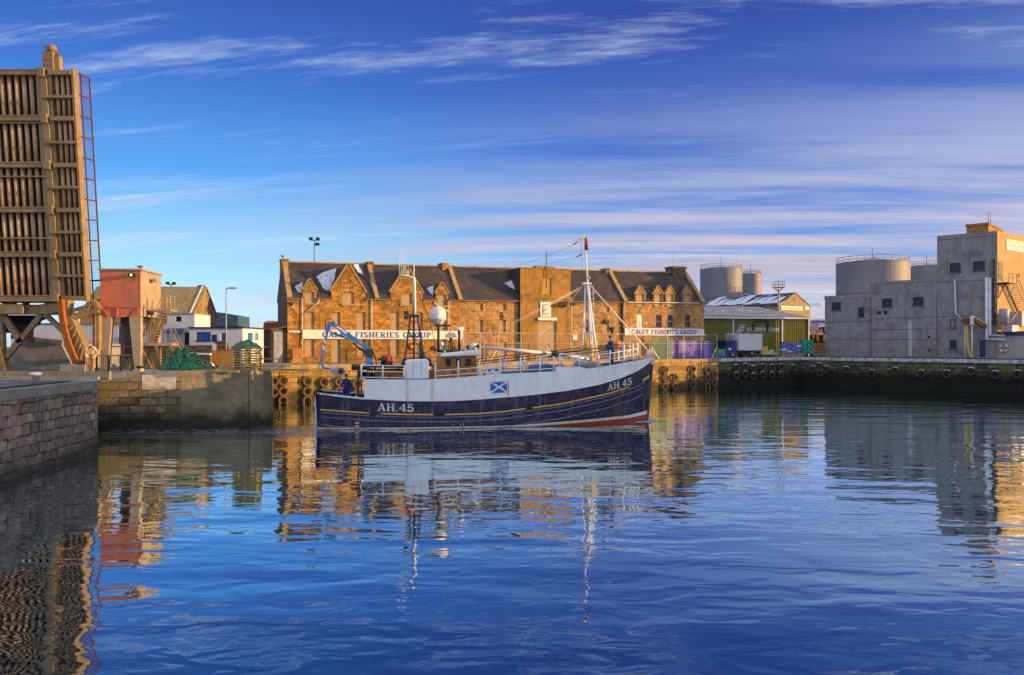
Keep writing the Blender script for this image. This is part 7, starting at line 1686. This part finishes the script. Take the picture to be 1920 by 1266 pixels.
# fore deck: windlass, hatch, blue casings, bags
mb = MB(); q = Q([(1005, 697), (1038, 695), (1038, 684), (1008, 687)], -1.7); mb.prism(q, -1.7, 1.5); mb.build('deck_hatch', 'deck_blue', bt)
mb = MB(); p = Pt(1090, 684, -.3); mb.lathe([(0, -.9), (.3, -.88), (.3, -.6), (.16, -.55), (.16, .55), (.3, .6), (.3, .88), (0, .9)], p, 14, 'y'); mb.box(p.x-.6, -.9, p.z-.6, p.x+.5, .7, p.z-.1); mb.box(p.x+.5, -.7, p.z-.5, p.x+1.4, .4, p.z+.05); mb.build('windlass', 'galv', bt)
mb = MB()
for px in (973, 978, 986, 990, 943): mb.tube([Pt(px, 700, 0), Pt(px, 680, 0)], .05, 6)
mb.bar(Pt(972, 682), Pt(991, 680), .06); split(mb, 'deck_post', 'galv', bt)
mb = MB(); mb.tube([Pt(896, 706, .8), Pt(905, 706, .8)], .3, 8)
q = Q([(888, 703), (898, 703), (898, 690), (888, 690)], -.9); mb.prism(q, -.9, .2); mb.build('deck_box', 'boat_white', bt)
# ---- hydraulic crane on the platform
mb = MB(); q = Q([(685.5, 687), (700, 687), (699, 671), (687, 671)], -.6); mb.prism(q, -.6, .3); cr = mb.build('deck_crane', 'crane_blue', bt)
mb = MB(); mb.bar(Pt(692, 672, -.15), Pt(693, 655, -.15), .45, .4, up=(0, 1, 0)); mb.bar(Pt(690, 664, -.15), Pt(672, 652, -.15), .16); mb.tube([Pt(672, 652, -.15), Pt(662, 643, -.15)], .05, 6); mb.build('slewing_column', 'black_metal', cr)
yc_ = -.15
mb = MB(); mb.prism(Q([(613, 606), (624, 603.5), (660, 628), (656, 637), (641, 627), (628, 614), (616, 611)], yc_-.16), yc_-.16, yc_+.16); mb.prism(Q([(655.5, 636), (660, 628.3), (694, 650.5), (691, 658.5)], yc_-.13), yc_-.13, yc_+.13); mb.build('main_boom', 'crane_blue', cr)
mb = MB(); mb.bar(Pt(616, 611, yc_), Pt(602, 680, yc_), .17, .16, up=(0, 1, 0)); mb.bar(Pt(616, 611, yc_), Pt(614, 622, yc_), .24, .2, up=(0, 1, 0)); mb.bar(Pt(602.5, 680, yc_), Pt(606.5, 690.5, yc_), .14, .14, up=(0, 1, 0)); mb.bar(Pt(606.5, 690.5, yc_), Pt(619, 691.5, yc_), .12, .12, up=(0, 1, 0)); mb.build('jib', 'crane_blue', cr)
mb = MB(); mb.tube([Pt(625, 625, yc_), Pt(644, 632, yc_)], .085, 7); mb.tube([Pt(618, 620, yc_), Pt(626, 625, yc_)], .035, 5); mb.tube([Pt(644, 632, yc_), Pt(652, 636, yc_)], .05, 5); mb.build('ram', 'crane_blue', cr)
# decals on the boom
def decal(pxs_, y, m, nm, par=cr): mb = MB(); mb.prism(Q(pxs_, y), y-.008, y); return mb.build(nm, m, par)
lb = decal([(630.5, 613.5), (632, 611), (651, 623.5), (649, 627)], yc_-.165, 'sign_pale', 'boom_label')
mb = MB()
for i in range(8): u_ = i/8; a = Pt(632.2+17*u_, 613.3+11.6*u_, yc_-.18); mb.bar(a, a+Vector((.03 if i % 2 else -.01, 0, -.06)), .022, .006, up=(0, 1, 0)); 
for i in (1, 3, 6): u_ = i/8; a = Pt(632.7+17*u_, 614.8+11.6*u_, yc_-.18); mb.bar(a, a+Vector((.05, 0, -.0)), .016, .006, up=(0, 1, 0))
decal([(671, 640.5), (672.2, 638.5), (680.5, 644), (679, 646.8)], yc_-.135, 'board', 'boom_plate')
decal([(607.3, 637), (609.3, 637), (611, 645), (609, 645)][::1], yc_-.1, 'sign_pale', 'jib_label'); decal([(606, 648), (608.5, 648), (608, 656), (605.5, 656)], yc_-.1, 'sign_pale', 'jib_label'); decal([(601.5, 667.5), (604.8, 667.5), (604, 676), (601, 676)], yc_-.1, 'gasred', 'jib_plate')
mb = MB(); mb.tube([Pt(610, 620, yc_-.2), Pt(609.5, 603, yc_-.2), Pt(613, 597.5, yc_-.2), Pt(621, 598.5, yc_-.2), Pt(628, 606, yc_-.2)], .03, 5); mb.tube([Pt(690, 648, yc_), Pt(697, 655, yc_), Pt(704, 672, yc_), Pt(706, 686, yc_)], .035, 5); mb.tube([Pt(600, 680, yc_), Pt(596, 690, yc_), Pt(602, 695, yc_), Pt(607, 691, yc_)], .025, 5); split(mb, 'hose', 'black_metal', cr)
mb = MB(); q = Q([(618, 689), (621, 686.5), (633, 688), (644, 690), (648, 697), (645, 703), (638, 706.5), (628, 702.5), (619, 698)], yc_-.22); mb.prism(q, yc_-.22, yc_+.2); pb = mb.build('power_block', 'galv', cr)
mb = MB(); mb.lathe([(0, -.1), (.16, -.08), (.17, 0)], Pt(638.5, 695.5, yc_-.2), 14, 'y'); mb.build('hub', mat('hubred', (.12, .03, .03), None, .6), pb)
# registration shadow sits under letters; bollards and bits on the stern
mb = MB()
for px in (668, 654): mb.tube([Pt(px, 752, -1.2), Pt(px, 742, -1.2)], .09, 7)
split(mb, 'mooring_post', 'boat_white', bt)

# ---- loose things aboard
def aboard(mb, nm, m, p, label, cat): o = mb.build(nm, m); o.matrix_world = TF_.M @ Matrix.Translation(p); return tag(o, label, cat)
p = Pt(729, 687, -.5); t = thing('gas_cylinder', 'orange red gas cylinder standing on the aft platform of the boat', 'gas cylinder', M=TF_.M @ Matrix.Translation(p))
mb = MB(); mb.lathe([(0, 0), (.24, .0), (.24, .45), (.2, .52), (.2, .58), (.16, .62), (.16, .74), (0, .74)], (0, 0, 0), 14); mb.build('body', 'gasred', t); mb = MB(); mb.lathe([(.25, .28), (.25, .34), (.24, .34)], (0, 0, 0), 14); mb.tube([(0, 0, .74), (0, 0, .82)], .05); mb.build('strap', 'black_metal', t)
mb = MB(); mb.lathe([(0, 0), (.16, 0), (.16, .5), (.1, .7), (0, .72)], (0, 0, 0), 10); mb.tube([(0, 0, .6), (-.35, 0, .4)], .07, 6); aboard(mb, 'capstan', 'black_metal', Pt(719, 687, -.5), 'small black capstan left of the gas cylinder on the aft platform', 'capstan')
# yellow float bag tied below the foremast
mb = MB(); random.seed(12); 
for dx, dz, r_ in ((0, .2, .42), (.1, .62, .42), (-.1, .95, .36), (.35, .1, .34), (-.35, .05, .28), (.3, .5, .3), (.15, -.1, .4)): mb.blob((dx*1.1, random.uniform(-.1, .1), dz), r_*1.15, r_*.9, r_*1.2, 10, 7)
aboard(mb, 'net_bag', 'yellow', Pt(1104, 673, .9), 'bulging bright yellow bag heaped behind the foremast legs', 'bag')
mb = MB(); 
for i in range(16): mb.blob((-1.0+1.7*random.random(), random.uniform(-.8, .8), random.uniform(0, .12)), random.uniform(.25, .42), .4, random.uniform(.14, .26), 8, 5)
aboard(mb, 'net_heap', mat('blue_net', (.03, .12, .55), (.02, .08, .4), .95, 6, bump=.6), Pt(634, 746, -.4)+Vector((0, 0, -.02)), 'heap of bright blue netting lying in the stern of the boat', 'netting')
for i, (px, lb) in enumerate(((911, 'white fish tub nearest the wheelhouse on the foredeck'), (924, 'white fish tub further forward on the foredeck'))):
    mb = MB(); crate(mb, .5, .4, .5); o = aboard(mb, 'fish_tub', ['boat_white', 'sign_blue'], Vector((X_(px, -1.2), -1.2, btop(sg(px))-.1)), lb, 'tub')
mb = MB(); 
for k in range(3): mb.lathe([(.22, 0), (.32, .03), (.32, .07), (.22, .10)], (0, 0, k*.09), 14, closed=True)
aboard(mb, 'rope_coil', 'wood', Vector((X_(1132, -.8), -.8, btop2(sg(1132))-.45)), 'coiled rope on the foredeck at the feet of the standing man', 'rope coil')
p = FE.p(1159.5, 646, -.1); t = thing('lifebuoy_case', 'orange lifebuoy case on the mesh fence behind the man in the bow', 'lifebuoy', M=FE.M @ Matrix.Translation((p.x, -.25, p.z-.45)))
mb = MB(); mb.lathe([(0, 0), (.44, 0), (.47, .05), (.42, .16), (0, .18)], (0, 0, .45), 16, 'y'); mb.build('case', 'orange_plastic', t)
mb = MB(); mb.box(-.06, .05, -1.6, .06, .12, .4); mb.build('post', 'cream', t)

# ================================================================ PEOPLE
def person(M, label, joints, hat=False):
    """one continuous skinned body; joints: name -> (x,y,z) and radii"""
    J = {'pelvis': ((0, 0, .95), .15, .12), 'belly': ((0, 0, 1.1), .15, .115), 'chest': ((0, 0, 1.32), .17, .12), 'neck0': ((0, 0, 1.47), .075, .07), 'neck': ((0, .0, 1.53), .055, .055), 'head0': ((0, .015, 1.60), .075, .085), 'head1': ((0, .012, 1.69), .078, .092), 'head2': ((0, 0, 1.745), .05, .06)}
    E = [('pelvis', 'belly'), ('belly', 'chest'), ('chest', 'neck0'), ('neck0', 'neck'), ('neck', 'head0'), ('head0', 'head1'), ('head1', 'head2')]
    for s_, sx_ in (('l', -1), ('r', 1)):
        J['sh'+s_] = ((sx_*.17, 0, 1.42), .075, .075); J['el'+s_] = ((sx_*.25, -.04, 1.13), .055, .055); J['wr'+s_] = ((sx_*.2, .12, .93), .036, .036); J['pa'+s_] = ((sx_*.19, .17, .87), .035, .022)
        J['hip'+s_] = ((sx_*.095, 0, .88), .105, .105); J['kn'+s_] = ((sx_*.11, .03, .48), .072, .072); J['an'+s_] = ((sx_*.12, -.02, .10), .052, .055); J['to'+s_] = ((sx_*.13, .14, .045), .045, .04); J['he'+s_] = ((sx_*.12, -.06, .05), .045, .04)
        E += [('chest', 'sh'+s_), ('sh'+s_, 'el'+s_), ('el'+s_, 'wr'+s_), ('wr'+s_, 'pa'+s_), ('pelvis', 'hip'+s_), ('hip'+s_, 'kn'+s_), ('kn'+s_, 'an'+s_), ('an'+s_, 'to'+s_), ('an'+s_, 'he'+s_)]
    for k, v in joints.items():
        if k in J: J[k] = (v, J[k][1], J[k][2])
    for s_ in 'lr':   # five fingers from the palm, thumb from its side
        wr, pa = Vector(J['wr'+s_][0]), Vector(J['pa'+s_][0]); d = (pa-wr).normalized(); sd = d.cross(Vector((0, 1, 0) if abs(d.y) < .8 else (0, 0, 1))).normalized()
        for i, ln in enumerate((.072, .082, .078, .060)):
            a = pa+sd*(.027-.018*i); m_ = a+d*ln*.5; e_ = m_+d*ln*.35-Vector((0, 0, ln*.4)); J[f'f{i}a{s_}'] = (tuple(a+d*.02), .010, .010); J[f'f{i}b{s_}'] = (tuple(m_), .009, .009); J[f'f{i}c{s_}'] = (tuple(e_), .007, .007)
            E += [('pa'+s_, f'f{i}a{s_}'), (f'f{i}a{s_}', f'f{i}b{s_}'), (f'f{i}b{s_}', f'f{i}c{s_}')]
        a = pa-d*.02+sd*.035; J['ta'+s_] = (tuple(a), .011, .011); J['tb'+s_] = (tuple(a+sd*.02+d*.035), .009, .009); E += [('wr'+s_, 'ta'+s_), ('ta'+s_, 'tb'+s_)]
    names = list(J); me = bpy.data.meshes.new('person'); me.from_pydata([J[n][0] for n in names], [(names.index(a), names.index(b)) for a, b in E], [])
    o = bpy.data.objects.new('person', me); COL.objects.link(o); md = o.modifiers.new('s', 'SKIN'); md.use_smooth_shade = True
    sv = me.skin_vertices[0].data
    for i, n in enumerate(names): sv[i].radius = J[n][1:]; sv[i].use_root = (n == 'pelvis')
    sb = o.modifiers.new('u', 'SUBSURF'); sb.levels = 1; sb.render_levels = 1
    me2 = bpy.data.meshes.new_from_object(o.evaluated_get(bpy.context.evaluated_depsgraph_get())); o.modifiers.clear(); o.data = me2
    me2.materials.clear()
    for m_ in ('coverall', 'skin', 'boots'): me2.materials.append(MATS[m_])
    nz = J['neck'][0][2]-.005
    for p in me2.polygons:
        c = p.center; k = 0
        if c.z > nz: k = 1
        elif c.z < .16: k = 2
        else:
            for s_ in 'lr':
                if (c-Vector(J['pa'+s_][0])).length < .10 and (c-Vector(J['wr'+s_][0])).length > .035: k = 1
        p.material_index = k; p.use_smooth = True
    o.matrix_world = M; tag(o, label, 'person')
    hd = Vector(J['head1'][0])
    mb = MB(); mb.blob(hd+Vector((0, -.022, .028)), .086, .094, .082, 12, 8); h_ = mb.build('hair', 'hair', o)
    mb = MB(); mb.lathe([(0, .03), (.012, .02), (.017, -.02), (.0, -.025)], hd+Vector((0, .095, -.02)), 8); mb.build('nose', 'skin', o)
    mb = MB(); 
    for s_ in (-1, 1): mb.blob(hd+Vector((s_*.03, .088, .0)), .010, .006, .006, 6, 4)
    mb.box(hd.x-.022, hd.y+.085, hd.z-.058, hd.x+.022, hd.y+.092, hd.z-.050); mb.build('eyes_and_mouth', 'hair', o)
    mb = MB(); 
    for s_ in (-1, 1): mb.blob(hd+Vector((s_*.083, 0, -.012)), .012, .022, .032, 6, 5)
    mb.build('ears', 'skin', o)
    mb = MB(); mb.lathe([(.155, .985), (.168, .97), (.165, .93), (.15, .92)], (0, 0, 0), 14); mb.v = [(x, y*.85, z) for x, y, z in mb.v]; mb.build('jacket_hem', 'coverall', o)
    return o
x_, zf_ = X_(1146, 0, 690), btop2(sg(1146))-.45
pz = Z_(676, 1147, -.3)
H_ = (Z_(628, 1147, -.3)-Z_(678, 1147, -.3)); sc_ = H_/1.80
zfeet = Z_(678, 1147, -.3); zfeet = btop2(sg(1147))-.45
sc_ = (Z_(628.5, 1147, -.3)-zfeet)/1.80
person(TF_.M @ Matrix.Translation((X_(1145, -.3, 670), -.3, zfeet)) @ Matrix.Rotation(R(-75), 4, 'Z') @ Matrix.Scale(sc_, 4), 'man in a dark blue boiler suit standing at the bow rail looking ahead',
       {'ell': (-.22, -.10, 1.14), 'wrl': (-.17, .08, .98), 'pal': (-.13, .15, .95), 'elr': (.23, -.08, 1.14), 'wrr': (.17, .12, .97), 'par': (.12, .18, .93), 'knl': (-.12, .12, .5), 'anl': (-.12, .05, .10), 'tol': (-.13, .21, .045), 'hel': (-.12, .01, .05)})
zfeet = sheer(1.9)-.75
sc_ = (Z_(700.5, 650, -.9)-zfeet)/1.80
person(TF_.M @ Matrix.Translation((X_(649, -.9, 725), -.9, zfeet)) @ Matrix.Rotation(R(-20), 4, 'Z') @ Matrix.Scale(sc_, 4), 'man in dark blue overalls standing in the stern beneath the crane, back turned',
       {'ell': (-.27, .02, 1.15), 'wrl': (-.20, .18, 1.05), 'pal': (-.16, .24, 1.03), 'anl': (-.17, -.02, .10), 'anr': (.17, -.02, .10), 'knl': (-.15, .02, .5), 'knr': (.15, .02, .5), 'tol': (-.19, .13, .045), 'tor': (.19, .13, .045), 'hel': (-.17, -.06, .05), 'her': (.17, -.06, .05)})

# ================================================================ GULLS
def gull_mesh():
    t = thing('gull', 'gull', 'bird', loc=(0, 0, 0)); mb = MB()
    vs = [(-.22, 0, .14, .02, .02), (-.12, 0, .15, .055, .05), (0, 0, .16, .08, .075), (.1, 0, .18, .075, .075), (.17, 0, .23, .05, .06), (.2, 0, .28, .045, .045), (.235, 0, .29, .03, .03), (.25, 0, .285, .004, .004)]
    V = []; n = 8
    for x, y, z, ry, rz_ in vs: V += [(x, y+ry*math.cos(2*math.pi*j/n), z+rz_*math.sin(2*math.pi*j/n)) for j in range(n)]
    mb.faces(V, [(i*n+j, i*n+(j+1) % n, (i+1)*n+(j+1) % n, (i+1)*n+j) for i in range(len(vs)-1) for j in range(n)]+[tuple(range(n))[::-1]], 0, True)
    mb.build('body', 'gull_white', t)
    for s_ in (-1, 1): mb = MB(); mb.blob((-.04, s_*.065, .175), .16, .025, .055, 8, 5); mb.build('wing', 'gull_grey', t)
    mb = MB(); mb.bar((.245, 0, .285), (.29, 0, .275), .016, k=0); mb.build('beak', 'yellow', t)
    mb = MB(); 
    for s_ in (-1, 1): mb.tube([(0, s_*.03, .1), (0, s_*.03, 0)], .008, 4)
    mb.build('legs', 'wood_orange', t); return t
g0 = gull_mesh(); first = True
kb = (KF.M @ Vector((0, 0, 0)))
spots = [(263, 502.6+4, KF.w(-.5, 1.0, 0).y, 180, 'gull standing on the roof of the pink cabin'), (530, 485, F.w(0, 3.35, 0).y, 150, 'gull on the leftmost chimney of the warehouse'), (375, 540.5, 91.2, 20, 'left gull of two on the slate house ridge'), (381, 540.5, 91.2, 150, 'right gull of two on the slate house gable')]
for i, px in enumerate((1322, 1338, 1352, 1389, 1407, 1430, 1444)):
    u_ = 6.0-1.0*(i % 3); gx = GF.h(px, 580, u_)[0]; zz3 = zg-.05+(zr-zg+.05)*(u_+.3)/15.3+.15; q = GF.w(gx, u_, zz3); spots.append((None, q, None, random.choice((0, 150, 200, 30)), f'{ORD[i]} gull from the left on the grey roof of the green shed'))
for sp in spots:
    o = g0 if first else copy_tree(g0); first = False
    if sp[0] is None: loc = sp[1]
    else: loc = Vector(((sp[0]-CX)/FX*sp[2], sp[2], EYE+(CY-sp[1])/FX*sp[2]))
    o.location = loc; o.rotation_euler.z = R(sp[3]); o.scale = (1.5, 1.5, 1.5); o['label'] = sp[4]; o['group'] = 'gulls resting on the roofs'
# wake foam and the small bow wave
mb = MB(); random.seed(21)
def foam(cx, cy, rx, ry, z=.012):
    n = 10; mb.face([(cx+rx*math.cos(2*math.pi*i/n)*random.uniform(.6, 1.1), cy+ry*math.sin(2*math.pi*i/n)*random.uniform(.6, 1.1), z) for i in range(n)])
for i in range(150):
    u_ = random.random(); foam(-12.3-u_*13, 48.6+random.uniform(-1.4, 1.8)*(.5+.6*u_), random.uniform(.08, .45), random.uniform(.02, .07))
for i in range(14):
    u_ = random.random(); q = TF_.w(L-.1-u_*3.0, -(half(L-.1-u_*3.0, 0, 3)+random.uniform(.05, .5)), 0); foam(q.x, q.y, random.uniform(.08, .4), random.uniform(.02, .06))
tag(mb.build('foam', mat('foam', (.34, .42, .62), None, .6)), 'scattered pale foam flecks on the water in the wake and by the bow', 'foam', kind='stuff')
mb = MB(); mb.smooth = True; q = TF_.w(L+.15, 0, 0)
mb.blob((q.x-.1, q.y-.15, .0), .5, .28, .16, 12, 6); mb.blob((q.x-.7, q.y-.35, .0), .5, .2, .1, 12, 6); mb.blob((q.x+.35, q.y+.0, .0), .25, .14, .07, 10, 5); tag(mb.build('bow_wave', 'water'), 'small curl of water pushed up at the bow of the boat', 'wave', kind='structure')
bpy.context.view_layer.update()
